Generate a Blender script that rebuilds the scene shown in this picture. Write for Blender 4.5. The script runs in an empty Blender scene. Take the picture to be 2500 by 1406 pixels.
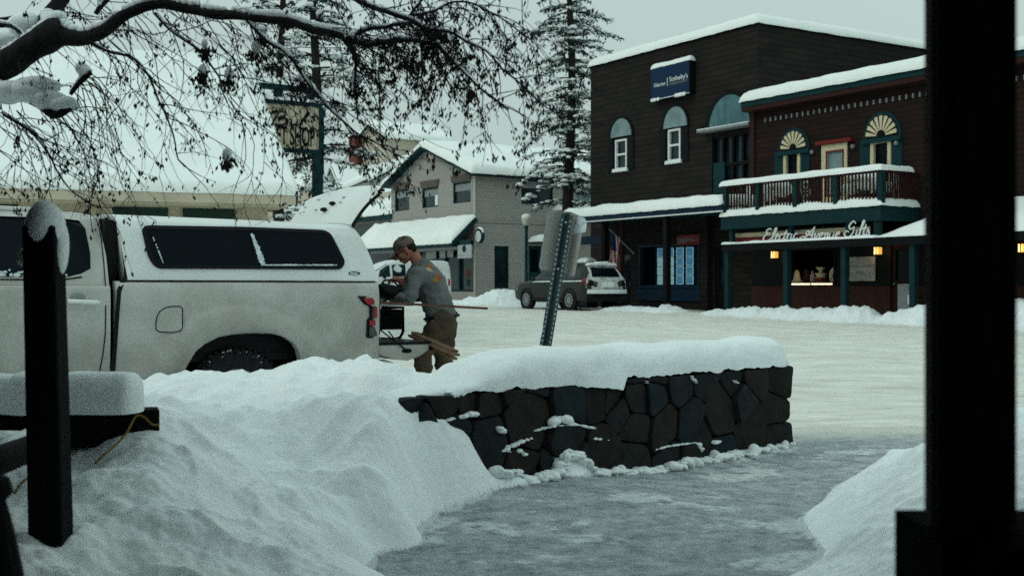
import bpy, math, random
import numpy as np
from mathutils import Vector, Matrix, noise
from mathutils.geometry import tessellate_polygon
R = math.radians
rnd = random.Random(7)
C = bpy.context.scene.collection
scene = bpy.context.scene
PXF, CX, CY, EYE = 2950.0, 1250.0, 703.0, 1.34      # photo pixels: focal length, centre, eye height

# ---------------------------------------------------------------- camera, sky, sun, exposure
cam_d = bpy.data.cameras.new('camera'); cam = bpy.data.objects.new('camera', cam_d); C.objects.link(cam)
cam.location = (0, 0, EYE); cam.rotation_euler = (R(90), 0, 0)
cam_d.sensor_width = 36; cam_d.lens = 36*PXF/2500
cam_d.clip_end = 2000; cam_d.clip_start = .05
cam_d.dof.use_dof = True; cam_d.dof.focus_distance = 11.0; cam_d.dof.aperture_fstop = 3.6
scene.camera = cam
w = bpy.data.worlds.new("World"); scene.world = w; w.use_nodes = True
nt = w.node_tree; nt.nodes.clear()
out = nt.nodes.new('ShaderNodeOutputWorld'); bg = nt.nodes.new('ShaderNodeBackground')
geo = nt.nodes.new('ShaderNodeTexCoord'); sep = nt.nodes.new('ShaderNodeSeparateXYZ')
ramp = nt.nodes.new('ShaderNodeValToRGB')
SKY_LOW, SKY_MID, SKY_TOP = (.42,.53,.495,1), (.50,.63,.595,1), (.68,.90,.88,1)
ramp.color_ramp.elements[0].position = 0; ramp.color_ramp.elements[0].color = SKY_LOW
ramp.color_ramp.elements[1].position = 1; ramp.color_ramp.elements[1].color = SKY_TOP
e = ramp.color_ramp.elements.new(.35); e.color = SKY_MID
cn = nt.nodes.new('ShaderNodeTexNoise'); cn.inputs['Scale'].default_value = 2.2; cn.inputs['Detail'].default_value = 4
cm = nt.nodes.new('ShaderNodeMix'); cm.data_type = 'RGBA'; cm.blend_type = 'MULTIPLY'
cr = nt.nodes.new('ShaderNodeMapRange'); cr.inputs[3].default_value = .93; cr.inputs[4].default_value = 1.05
sky = nt.nodes.new('ShaderNodeTexSky'); sky.sky_type = 'NISHITA'; sky.sun_disc = False
sky.sun_elevation = R(24); sky.sun_rotation = R(60)
bg2 = nt.nodes.new('ShaderNodeBackground'); bg2.inputs[1].default_value = .05
mx = nt.nodes.new('ShaderNodeMixShader'); mx.inputs[0].default_value = .12      # cloud cover over the clear sky
nt.links.new(geo.outputs['Generated'], sep.inputs[0]); nt.links.new(sep.outputs['Z'], ramp.inputs[0])
nt.links.new(geo.outputs['Generated'], cn.inputs['Vector']); nt.links.new(cn.outputs[0], cr.inputs[0])
cm.inputs[0].default_value = 1.0
nt.links.new(ramp.outputs[0], cm.inputs[6]); nt.links.new(cr.outputs[0], cm.inputs[7])
nt.links.new(cm.outputs[2], bg.inputs[0]); bg.inputs[1].default_value = 1.0
nt.links.new(sky.outputs[0], bg2.inputs[0])
nt.links.new(bg.outputs[0], mx.inputs[1]); nt.links.new(bg2.outputs[0], mx.inputs[2])
nt.links.new(mx.outputs[0], out.inputs[0])
sd = bpy.data.lights.new('sun', 'SUN'); sd.energy = .5; sd.angle = R(25); sd.color = (1, .97, .9)
sun = bpy.data.objects.new('sun', sd); C.objects.link(sun)
sun.rotation_euler = (R(52), 0, R(-60))
vs = scene.view_settings; vs.view_transform = 'Standard'; vs.look = 'None'; vs.exposure = .2; vs.gamma = 1
scene.cycles.use_denoising = False      # keep the fine grain of the photograph
scene.cycles.adaptive_threshold = .03
scene.cycles.max_bounces = 6

# ---------------------------------------------------------------- materials
def M(name, c, c2=None, scale=8, rough=.7, bump=0, bscale=None, metal=0, detail=4, spec=None, stretch=None, lo=.35, hi=.65, emit=None, estr=0, nr=.5):
    m = bpy.data.materials.new(name); m.use_nodes = True
    n = m.node_tree.nodes; l = m.node_tree.links; p = n['Principled BSDF']
    p.inputs['Base Color'].default_value = (*c, 1); p.inputs['Roughness'].default_value = rough; p.inputs['Metallic'].default_value = metal
    p.inputs['Specular IOR Level'].default_value = .10 if spec is None else spec
    if emit: p.inputs['Emission Color'].default_value = (*emit, 1); p.inputs['Emission Strength'].default_value = estr
    tc = n.new('ShaderNodeTexCoord'); mp = n.new('ShaderNodeMapping'); l.new(tc.outputs['Object'], mp.inputs[0])
    if stretch: mp.inputs['Scale'].default_value = stretch
    if c2:
        t = n.new('ShaderNodeTexNoise'); t.inputs['Scale'].default_value = scale; t.inputs['Detail'].default_value = detail; t.inputs['Roughness'].default_value = nr
        l.new(mp.outputs[0], t.inputs['Vector'])
        mr = n.new('ShaderNodeMapRange'); mr.inputs[1].default_value = lo; mr.inputs[2].default_value = hi; l.new(t.outputs[0], mr.inputs[0])
        mix = n.new('ShaderNodeMix'); mix.data_type = 'RGBA'; mix.name = 'colmix'
        mix.inputs[6].default_value = (*c, 1); mix.inputs[7].default_value = (*c2, 1)
        l.new(mr.outputs[0], mix.inputs[0]); l.new(mix.outputs[2], p.inputs['Base Color'])
    if bump:
        t = n.new('ShaderNodeTexNoise'); t.inputs['Scale'].default_value = bscale or scale*3; t.inputs['Detail'].default_value = 8; t.inputs['Roughness'].default_value = max(.5, nr)
        l.new(mp.outputs[0], t.inputs['Vector'])
        b = n.new('ShaderNodeBump'); b.inputs['Strength'].default_value = bump; b.inputs['Distance'].default_value = .02
        l.new(t.outputs[0], b.inputs['Height']); l.new(b.outputs[0], p.inputs['Normal'])
    return m

def siding(name, c, c2, pitch=.18, bump=.8, dark=.45):
    """lap siding: boards of height pitch along local Z, each board its own tone"""
    m = M(name, c, c2, 1.0, .8)
    n = m.node_tree.nodes; l = m.node_tree.links; p = n['Principled BSDF']
    tc = n.new('ShaderNodeTexCoord'); s = n.new('ShaderNodeSeparateXYZ'); l.new(tc.outputs['Object'], s.inputs[0])
    d = n.new('ShaderNodeMath'); d.operation = 'DIVIDE'; d.inputs[1].default_value = pitch; l.new(s.outputs['Z'], d.inputs[0])
    fr = n.new('ShaderNodeMath'); fr.operation = 'FRACT'; l.new(d.outputs[0], fr.inputs[0])
    fl = n.new('ShaderNodeMath'); fl.operation = 'FLOOR'; l.new(d.outputs[0], fl.inputs[0])
    cb = n.new('ShaderNodeCombineXYZ'); l.new(fl.outputs[0], cb.inputs[2])
    ad = n.new('ShaderNodeMath'); ad.operation = 'ADD'; l.new(s.outputs['X'], ad.inputs[0]); l.new(s.outputs['Y'], ad.inputs[1])
    ml = n.new('ShaderNodeMath'); ml.operation = 'MULTIPLY'; ml.inputs[1].default_value = .5; l.new(ad.outputs[0], ml.inputs[0]); l.new(ml.outputs[0], cb.inputs[0])
    t = n.new('ShaderNodeTexNoise'); t.inputs['Scale'].default_value = 1.7; t.inputs['Detail'].default_value = 5; l.new(cb.outputs[0], t.inputs['Vector'])
    mr = n.new('ShaderNodeMapRange'); mr.inputs[1].default_value = .3; mr.inputs[2].default_value = .7; l.new(t.outputs[0], mr.inputs[0])
    mix = n['colmix']; l.new(mr.outputs[0], mix.inputs[0])
    b = n.new('ShaderNodeBump'); b.inputs['Strength'].default_value = bump; b.inputs['Distance'].default_value = .03
    iv = n.new('ShaderNodeMath'); iv.operation = 'SUBTRACT'; iv.inputs[0].default_value = 1; l.new(fr.outputs[0], iv.inputs[1])
    l.new(iv.outputs[0], b.inputs['Height']); l.new(b.outputs[0], p.inputs['Normal'])
    g = n.new('ShaderNodeMath'); g.operation = 'LESS_THAN'; g.inputs[1].default_value = .13; l.new(fr.outputs[0], g.inputs[0])
    m2 = n.new('ShaderNodeMix'); m2.data_type = 'RGBA'; m2.blend_type = 'MULTIPLY'; m2.inputs[7].default_value = (dark, dark, dark, 1)
    l.new(g.outputs[0], m2.inputs[0]); l.new(mix.outputs[2], m2.inputs[6]); l.new(m2.outputs[2], p.inputs['Base Color'])
    return m

def brick(name, c, c2, mortar, scale=4.5):
    m = M(name, c, None, rough=.85); n = m.node_tree.nodes; l = m.node_tree.links
    tc = n.new('ShaderNodeTexCoord'); s = n.new('ShaderNodeSeparateXYZ'); l.new(tc.outputs['Object'], s.inputs[0])
    ad = n.new('ShaderNodeMath'); l.new(s.outputs['X'], ad.inputs[0]); l.new(s.outputs['Y'], ad.inputs[1])
    cb = n.new('ShaderNodeCombineXYZ'); l.new(ad.outputs[0], cb.inputs[0]); l.new(s.outputs['Z'], cb.inputs[1])
    b = n.new('ShaderNodeTexBrick'); b.inputs['Scale'].default_value = scale; b.inputs['Color1'].default_value = (*c, 1); b.inputs['Color2'].default_value = (*c2, 1)
    b.inputs['Mortar'].default_value = (*mortar, 1); b.inputs['Mortar Size'].default_value = .02; b.inputs['Bias'].default_value = -.3
    l.new(cb.outputs[0], b.inputs['Vector']); l.new(b.outputs['Color'], n['Principled BSDF'].inputs['Base Color'])
    return m

SNOW = (.84, .88, .87)
mat = {}
mat['snow'] = M('snow', SNOW, (.78,.83,.83), 3, .75, .35, 30)
mat['snowbank'] = M('snow bank', (.86,.90,.90), (.74,.80,.81), 3.0, .75, .6, 16, detail=12, nr=.68, lo=.3, hi=.75)
mat['snowroof'] = M('roof snow', (.88,.91,.89), (.83,.87,.85), 1.2, .8, .3, 8)
mat['street'] = M('packed street snow', (.85,.84,.78), (.45,.44,.40), 2.0, .8, 1.0, 14, detail=14, stretch=(.45,1.5,1), lo=.36, hi=.78, nr=.74)
mat['street'].node_tree.nodes['Mapping'].inputs['Rotation'].default_value = (0,0,R(28))
mat['walk'] = M('icy walkway', (.64,.68,.69), (.15,.18,.20), 5.0, .6, 1.0, 30, detail=15, stretch=(1.1,1.2,1), lo=.36, hi=.66, nr=.82)
mat['walk'].node_tree.nodes['Mapping'].inputs['Rotation'].default_value = (0,0,R(-14))
mat['siding_dark'] = siding('brown board siding', (.010,.0095,.009), (.024,.020,.017), .2)
mat['siding_red'] = siding('red brown board siding', (.012,.0075,.007), (.025,.013,.011), .16)
mat['siding_beige'] = siding('beige lap siding', (.33,.32,.30), (.29,.283,.268), .16, .5, .85)
mat['siding_beige2'] = siding('pale beige siding', (.50,.46,.38), (.46,.42,.35), .16, .3, .9)
mat['brick'] = brick('dark red brick', (.055,.02,.014), (.03,.013,.01), (.02,.018,.018), 4.5)
mat['brick_red'] = brick('chimney brick', (.16,.035,.025), (.10,.025,.02), (.12,.1,.09), 4)
mat['teal'] = M('teal paint', (.005,.024,.029), (.007,.030,.034), 5, .6)
mat['teal_dark'] = M('dark teal paint', (.004,.030,.036), (.006,.036,.042), 5, .6)
mat['navy'] = M('navy paint', (.004,.020,.042), (.006,.024,.05), 3, .5)
mat['navy_sign'] = M('navy sign face', (.003,.022,.062), None, rough=.35)
mat['black'] = M('black paint', (.004,.005,.006), None, rough=.6)
mat['darkwood'] = M('dark wet wood', (.0015,.0017,.002), (.003,.003,.0032), 6, .8, .6, 20, stretch=(4,4,.6))
mat['postwood'] = M('dark green post paint', (.0012,.0022,.0024), (.0018,.003,.003), 6, .75, .3, 20, stretch=(4,4,.6))
mat['cream'] = M('cream paint', (.62,.55,.36), (.55,.48,.32), 6, .6)
mat['white'] = M('white paint', (.72,.75,.74), None, rough=.5)
mat['grey'] = M('grey paint', (.25,.27,.28), (.2,.22,.23), 6, .6)
mat['red'] = M('red paint', (.15,.018,.015), None, rough=.5)
mat['redbrown'] = M('red brown wood', (.026,.010,.009), (.036,.014,.012), 10, .7)
mat['glass'] = M('dark window glass', (.0025,.006,.009), None, rough=.05, spec=.07)
mat['glass_teal'] = M('tinted window glass', (.012,.028,.034), (.004,.010,.014), 1.5, rough=.12, spec=.3)
mat['pale_glass'] = M('pale mottled pane', (.22,.30,.31), (.14,.21,.22), 2.5, rough=.25)  # pale base with darker noise mottling
mat['teal_glass'] = M('arch pane with painted reflection', (.10,.19,.21), (.05,.12,.14), 2.0, rough=.2, stretch=(2,2,.8))  # mottling puts the reflected trees into the pane colour
mat['interior'] = M('dark shop interior', (.006,.006,.007), None, rough=.9)
mat['paper'] = M('white poster', (.45,.48,.48), (.3,.34,.35), 14, .7)
mat['pierstone'] = M('near-black pier stone', (.0008,.001,.0012), (.0016,.0018,.002), 6, .9, .8, 18, spec=.02)  # porch shade put into the stone colour as near-black
mat['pitch'] = M('near-black pier core', (.0008,.001,.0012), None, rough=.9, spec=.02)  # pier core, the same shade painted in as near-black
mat['bark'] = M('wet bark', (.010,.011,.012), (.022,.022,.022), 12, .9, 1.0, 30, stretch=(1,1,.4))
mat['twig'] = M('dark twig', (.010,.011,.013), None, rough=.8)
mat['pod'] = M('dry seed clusters', (.012,.013,.016), (.028,.024,.022), 20, .8)
mat['trunk'] = M('conifer bark', (.016,.015,.014), (.03,.027,.025), 8, .9, 1, 20)
mat['needle'] = M('conifer needles', (.012,.034,.036), (.022,.05,.048), 3, .8)
mat['lamp'] = M('lit lantern glass', (.9,.6,.2), None, emit=(1,.50,.12), estr=.75)
mat['lamp_hot'] = M('bright lantern glass', (.9,.8,.5), None, emit=(1,.72,.36), estr=.9)
mat['strip'] = M('lit window ledge', (.9,.85,.6), None, emit=(1,.86,.55), estr=1.2)
mat['bluecard'] = M('backlit listing card', (.03,.10,.16), (.10,.24,.30), 9, .4, emit=(.05,.20,.34), estr=.35)
mat['bluecard_edge'] = M('backlit card edge', (.3,.45,.5), None, emit=(.25,.5,.6), estr=.5)
mat['palecard'] = M('backlit pale card', (.25,.38,.4), (.12,.22,.25), 30, .4, emit=(.2,.36,.38), estr=.45)
mat['skin'] = M('skin', (.34,.15,.11), (.26,.105,.08), 30, .55)
mat['trouser'] = M('brown work trousers', (.085,.062,.042), (.055,.042,.03), 7, .9, .6, 12)
mat['boot'] = M('dark boots', (.02,.016,.013), None, rough=.7)
mat['cap'] = M('camouflage cap', (.13,.105,.085), (.05,.045,.04), 18, .9, lo=.42, hi=.58)
mat['hair'] = M('dark hair', (.012,.010,.010), None, rough=.8)
mat['tyre'] = M('tyre rubber', (.010,.011,.012), (.02,.021,.022), 20, .8, .5, 60)
mat['rim'] = M('alloy rim', (.36,.38,.39), None, rough=.35, metal=.7)
mat['truck'] = M('dirty white truck paint', (.50,.50,.47), (.27,.262,.235), 1.6, .45, detail=12, lo=.32, hi=.72, spec=.4, nr=.66)
mat['topper'] = M('white truck cap paint', (.72,.75,.73), (.62,.65,.63), 1.4, .35, detail=5, spec=.45)
mat['blacktrim'] = M('black rubber trim', (.006,.007,.008), None, rough=.45)
mat['tail_red'] = M('red tail light lens', (.33,.03,.04), (.24,.02,.03), 30, .3)
mat['tail_smoke'] = M('smoked tail light lens', (.045,.05,.055), (.08,.085,.09), 20, .25)
mat['frost'] = M('frost on glass', (.7,.77,.78), (.4,.47,.5), 30, .7)
mat['galv'] = M('galvanised steel', (.045,.075,.082), (.07,.10,.105), 10, .5, metal=.35)
mat['signback'] = M('bare aluminium sign back', (.37,.36,.34), (.33,.32,.30), 5, .5, metal=.1)
mat['wagon'] = M('dark green grey car paint', (.018,.024,.023), (.032,.036,.034), 4, .35, spec=.12)
mat['vanpaint'] = M('white van paint', (.66,.70,.69), None, rough=.35)
mat['steel'] = M('bright rail', (.35,.38,.39), None, rough=.35, metal=.6)
mat['lumber'] = M('weathered lumber', (.20,.13,.075), (.11,.07,.045), 6, .8, .6, 20, stretch=(1,8,8))
mat['lath'] = M('brown lath', (.13,.065,.045), (.08,.045,.035), 8, .8)
mat['cord'] = M('yellow cord', (.16,.10,.018), (.10,.06,.012), 12, .7)
mat['greenwall'] = M('dark green wall panel', (.028,.055,.045), (.022,.045,.038), 3, .8)
mat['creamwall'] = M('cream stucco', (.56,.50,.39), (.47,.42,.33), 3, .85, .4, 20)
mat['flag_red'] = M('flag red', (.25,.03,.035), None, rough=.8)
mat['flag_white'] = M('flag white', (.4,.38,.36), None, rough=.8)
mat['flag_blue'] = M('flag blue', (.01,.02,.07), None, rough=.8)
mat['signcream'] = M('cream sign board', (.56,.49,.37), (.50,.44,.33), 3, .6)
mat['globe'] = M('lamp globe', (.55,.53,.45), (.45,.44,.38), 8, .4)

def low_dirt(m, z0, z1, amt):
    """road grime that lies thicker towards the sills"""
    n = m.node_tree.nodes; l = m.node_tree.links; s = n.new('ShaderNodeSeparateXYZ'); l.new(n['Texture Coordinate'].outputs['Object'], s.inputs[0])
    r = n.new('ShaderNodeMapRange'); r.inputs[1].default_value = z1; r.inputs[2].default_value = z0; r.inputs[3].default_value = 0; r.inputs[4].default_value = amt; l.new(s.outputs['Z'], r.inputs[0])
    mr = [q for q in n if q.type == 'MAP_RANGE'][0]; a = n.new('ShaderNodeMath'); a.use_clamp = True; l.new(mr.outputs[0], a.inputs[0]); l.new(r.outputs[0], a.inputs[1]); l.new(a.outputs[0], n['colmix'].inputs[0])
low_dirt(mat['truck'], .6, 1.3, .45)

# stone with a tone of its own for each stone
def stone_mat():
    m = M('rough field stone', (.03,.03,.03), (.055,.05,.045), 7, .85, 1.0, 16, detail=8)
    n = m.node_tree.nodes; l = m.node_tree.links
    g = n.new('ShaderNodeNewGeometry'); r = n.new('ShaderNodeValToRGB'); el = r.color_ramp.elements
    cols = [(.012,.018,.022),(.020,.018,.015),(.014,.015,.015),(.011,.019,.024),(.020,.018,.015),(.013,.013,.012),(.021,.027,.029)]
    el[0].color = (*cols[0],1); el[1].color = (*cols[-1],1)
    for i, c in enumerate(cols[1:-1]): q = el.new((i+1)/(len(cols)-1)); q.color = (*c,1)
    l.new(g.outputs['Random Per Island'], r.inputs[0])
    m2 = n.new('ShaderNodeMix'); m2.data_type = 'RGBA'; m2.blend_type = 'OVERLAY'; m2.inputs[0].default_value = .55
    t = n.new('ShaderNodeTexNoise'); t.inputs['Scale'].default_value = 9; t.inputs['Detail'].default_value = 8
    l.new(n['Mapping'].outputs[0], t.inputs['Vector'])
    l.new(r.outputs[0], m2.inputs[6]); l.new(t.outputs[0], m2.inputs[7]); l.new(m2.outputs[2], n['Principled BSDF'].inputs['Base Color'])
    return m
mat['stone'] = stone_mat()

# ---------------------------------------------------------------- frames: turn a photo pixel into a point of a real plane
class Fr:
    def __init__(s, x, y, z, ang):
        s.o = Vector((x, y, z)); s.a = R(ang); s.X = Vector((math.cos(s.a), math.sin(s.a), 0)); s.Y = Vector((-math.sin(s.a), math.cos(s.a), 0))
    def ray(s, px, py): return Vector(((px-CX)/PXF, 1, -(py-CY)/PXF))
    def loc(s, p):
        d = p - s.o; return Vector((d.dot(s.X), d.dot(s.Y), d.z))
    def world(s, x, y, z): return s.o + s.X*x + s.Y*y + Vector((0, 0, z))
    def hit(s, px, py, nrm, c):
        r = s.ray(px, py); o = Vector((0, 0, EYE)); t = (c - (o - s.o).dot(nrm))/r.dot(nrm); return s.loc(o + r*t)
    def onY(s, px, py, Y=0): p = s.hit(px, py, s.Y, Y); return (p.x, p.z)
    def onX(s, px, py, X=0): p = s.hit(px, py, s.X, X); return (p.y, p.z)
def at(px, py, d): return Vector(((px-CX)/PXF*d, d, EYE-(py-CY)/PXF*d))

# ---------------------------------------------------------------- mesh helpers
class MB:
    def __init__(s): s.v = []; s.f = []; s.m = []; s.mi = 0
    def add(s, vs, fs):
        b = len(s.v); s.v += [tuple(v) for v in vs]; s.f += [tuple(b+i for i in f) for f in fs]; s.m += [s.mi]*len(fs); return s
    def box(s, x0, x1, y0, y1, z0, z1):
        if x0 > x1: x0, x1 = x1, x0
        if y0 > y1: y0, y1 = y1, y0
        if z0 > z1: z0, z1 = z1, z0
        return s.add([(x0,y0,z0),(x1,y0,z0),(x1,y1,z0),(x0,y1,z0),(x0,y0,z1),(x1,y0,z1),(x1,y1,z1),(x0,y1,z1)],
                     [(0,3,2,1),(4,5,6,7),(0,1,5,4),(1,2,6,5),(2,3,7,6),(3,0,4,7)])
    def bar(s, a, b, w, h, up=Vector((0,0,1))):
        a = Vector(a); b = Vector(b); d = (b-a).normalized(); sd = d.cross(up)
        sd = sd.normalized() if sd.length > 1e-5 else Vector((1,0,0)); u = sd.cross(d)
        vs = [p + sd*sx*w/2 + u*sz*h/2 for p in (a, b) for sx, sz in ((-1,-1),(1,-1),(1,1),(-1,1))]
        return s.add(vs, [(3,2,1,0),(4,5,6,7),(0,1,5,4),(1,2,6,5),(2,3,7,6),(3,0,4,7)])
    def prism(s, poly, y0, y1, f=None):
        """polygon in (x, z) pushed from y0 to y1; f(x, z, y) -> point"""
        f = f or (lambda x, z, y: (x, y, z)); n = len(poly)
        vs = [f(x, z, y0) for x, z in poly] + [f(x, z, y1) for x, z in poly]
        return s.add(vs, [tuple(range(n)), tuple(range(2*n-1, n-1, -1))] + [(i, i+n, (i+1) % n+n, (i+1) % n) for i in range(n)])
    def tube(s, pts, rad, sides=6, cap=True):
        pts = [Vector(p) for p in pts]; n = len(pts)
        rad = rad if hasattr(rad, '__len__') else [rad]*n
        prev = None; vs = []
        for i, p in enumerate(pts):
            d = (pts[min(i+1, n-1)] - pts[max(i-1, 0)])
            d = d.normalized() if d.length > 1e-9 else Vector((0,0,1))
            u = prev if prev else (Vector((0,0,1)) if abs(d.z) < .9 else Vector((1,0,0)))
            u = (u - d*u.dot(d)); u = u.normalized() if u.length > 1e-6 else d.orthogonal().normalized(); prev = u; q = d.cross(u)
            for k in range(sides):
                a = 2*math.pi*k/sides; vs.append(p + (u*math.cos(a)+q*math.sin(a))*rad[i])
        fs = [(i*sides+k, i*sides+(k+1) % sides, (i+1)*sides+(k+1) % sides, (i+1)*sides+k) for i in range(n-1) for k in range(sides)]
        if cap: fs += [tuple(range(sides-1, -1, -1)), tuple(range((n-1)*sides, n*sides))]
        return s.add(vs, fs)
    def ell(s, c, r, seg=12, ring=8, rot=None, jit=0):
        vs = []; fs = []; c = Vector(c)
        for i in range(ring+1):
            t = math.pi*i/ring
            for k in range(seg):
                a = 2*math.pi*k/seg; p = Vector((math.sin(t)*math.cos(a)*r[0], math.sin(t)*math.sin(a)*r[1], math.cos(t)*r[2]))
                if jit: p *= 1 + jit*noise.noise((p+c)*9)
                if rot: p = rot @ p
                vs.append(c+p)
        for i in range(ring):
            for k in range(seg): fs.append((i*seg+k, (i+1)*seg+k, (i+1)*seg+(k+1) % seg, i*seg+(k+1) % seg))
        return s.add(vs, fs)
    def lathe(s, prof, c=(0,0,0), seg=24, axis='z'):
        vs = []; n = len(prof)
        for r_, h in prof:
            for k in range(seg):
                a = 2*math.pi*k/seg; x, y = r_*math.cos(a), r_*math.sin(a)
                p = (x, y, h) if axis == 'z' else ((x, h, y) if axis == 'y' else (h, x, y))
                vs.append((p[0]+c[0], p[1]+c[1], p[2]+c[2]))
        fs = [(i*seg+k, i*seg+(k+1) % seg, (i+1)*seg+(k+1) % seg, (i+1)*seg+k) for i in range(n-1) for k in range(seg)]
        return s.add(vs, fs)
    def grid(s, rows):
        n = len(rows[0]); vs = [p for r in rows for p in r]
        return s.add(vs, [(i*n+k, i*n+k+1, (i+1)*n+k+1, (i+1)*n+k) for i in range(len(rows)-1) for k in range(n-1)])
    def snow(s, P, th, r=None, n=26, m=8, amp=.15, lip=.0, sd=0):
        """snow slab on the quad P (4 corners in order), rounded at its rim, uneven on top"""
        P = [Vector(p) for p in P]; la = ((P[1]-P[0]).length + (P[2]-P[3]).length)/2; lb = ((P[3]-P[0]).length + (P[2]-P[1]).length)/2
        r = r or th*1.1
        def sam(L, k):
            e = min(r, L*.45)/L; a = [e*(1-math.cos(math.pi/2*i/4)) for i in range(5)]
            return a + [e+(1-2*e)*i/k for i in range(1, k)] + [1-q for q in reversed(a)]
        S, T = sam(la, n), sam(lb, m); rows = []
        for t in T:
            row = []
            for q in S:
                p = (P[0]*(1-q)+P[1]*q)*(1-t) + (P[3]*(1-q)+P[2]*q)*t
                de = min(q*la, (1-q)*la, t*lb, (1-t)*lb); e_ = max(0, min(1, de/min(r, la*.45, lb*.45)))
                h = math.sqrt(max(0, 1-(1-e_)**2)); k = noise.noise(Vector((p.x*1.3+sd, p.y*1.3, p.z))) + .4*noise.noise(p*4.1)
                row.append(p + Vector((0, 0, th*h*(1+amp*k))) - Vector((0, 0, (1-min(1, e_*3))*(lip + .5*lip*noise.noise(p*5)))))
            rows.append(row)
        s.grid(rows); return s.add(P, [(3,2,1,0)])
    def build(s, name, m, parent=None, smooth=0, bevel=0):
        me = bpy.data.meshes.new(name); me.from_pydata(s.v, [], s.f)
        for x in (m if isinstance(m, (list, tuple)) else [m]): me.materials.append(mat[x] if isinstance(x, str) else x)
        if isinstance(m, (list, tuple)): me.polygons.foreach_set('material_index', s.m)
        me.update()
        if smooth:
            me.polygons.foreach_set('use_smooth', [True]*len(me.polygons))
            if smooth > 1: me.set_sharp_from_angle(angle=R(smooth))
        o = bpy.data.objects.new(name, me); C.objects.link(o)
        if parent: o.parent = parent
        if bevel:
            b = o.modifiers.new('bevel', 'BEVEL'); b.width = bevel; b.segments = 2; b.limit_method = 'ANGLE'; b.angle_limit = R(40)
        return o
def tag(o, label=None, cat=None, group=None, kind=None):
    if label: o['label'] = label
    if cat: o['category'] = cat
    if group: o['group'] = group
    if kind: o['kind'] = kind
    return o
def thing(name, label, cat, fr=None, loc=None, ang=0, group=None):
    o = bpy.data.objects.new(name, None); C.objects.link(o)
    if fr: o.location = fr.o; o.rotation_euler = (0, 0, fr.a)
    else: o.location = loc or (0,0,0); o.rotation_euler = (0, 0, R(ang))
    o.empty_display_size = .2
    return tag(o, label, cat, group)
def kids(o): return [c for c in bpy.data.objects if c.parent == o]
def dup(o, parent=None):
    c = o.copy(); C.objects.link(c); c.parent = parent
    for k in kids(o): dup(k, c)
    return c
def wall(mb, outer, holes, y0, y1, f=None):
    """wall in (x, z) with real openings, front at y0, back at y1"""
    f = f or (lambda x, z, y: (x, y, z))
    loops = [outer]+holes; flat = [p for q in loops for p in q]
    tri = tessellate_polygon([[Vector((x, z, 0)) for x, z in q] for q in loops])
    mb.add([f(x, z, y0) for x, z in flat], [tuple(t) for t in tri])
    mb.add([f(x, z, y1) for x, z in flat], [tuple(reversed(t)) for t in tri])
    for q in loops:
        n = len(q); mb.add([f(x, z, y0) for x, z in q]+[f(x, z, y1) for x, z in q], [(i, i+n, (i+1) % n+n, (i+1) % n) for i in range(n)])
    return mb
def rect(x0, x1, z0, z1): return [(x0,z0),(x1,z0),(x1,z1),(x0,z1)]
def arch(x0, x1, z0, z1, n=12, pt=1.0):
    """round-headed opening: springing at z0, crown at z1"""
    c = (x0+x1)/2; r_ = (x1-x0)/2
    return [(c+r_*math.cos(math.pi*i/n), z0+(z1-z0)*math.sin(math.pi*i/n)**pt) for i in range(n+1)]
def words(txt, size, m, parent, f, thick=.01, name='lettering', width=None, shear=0, bold=0):
    """flat lettering: f(x, z) -> (point on the surface, frame); text laid along local X"""
    cu = bpy.data.curves.new(name, 'FONT'); cu.body = txt; cu.size = size; cu.extrude = thick; cu.align_x = 'LEFT'; cu.shear = shear; cu.offset = bold
    o = bpy.data.objects.new('tmp', cu); C.objects.link(o); dg = bpy.context.evaluated_depsgraph_get()
    me = bpy.data.meshes.new_from_object(o.evaluated_get(dg)); bpy.data.objects.remove(o); bpy.data.curves.remove(cu)
    xs = [v.co.x for v in me.vertices]; k = width/(max(xs)-min(xs)) if width else 1
    for v in me.vertices: v.co = Vector(f(v.co.x*k, v.co.y, v.co.z))
    me.materials.clear(); me.materials.append(mat[m]); o = bpy.data.objects.new(name, me); C.objects.link(o); o.parent = parent
    return o

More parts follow.
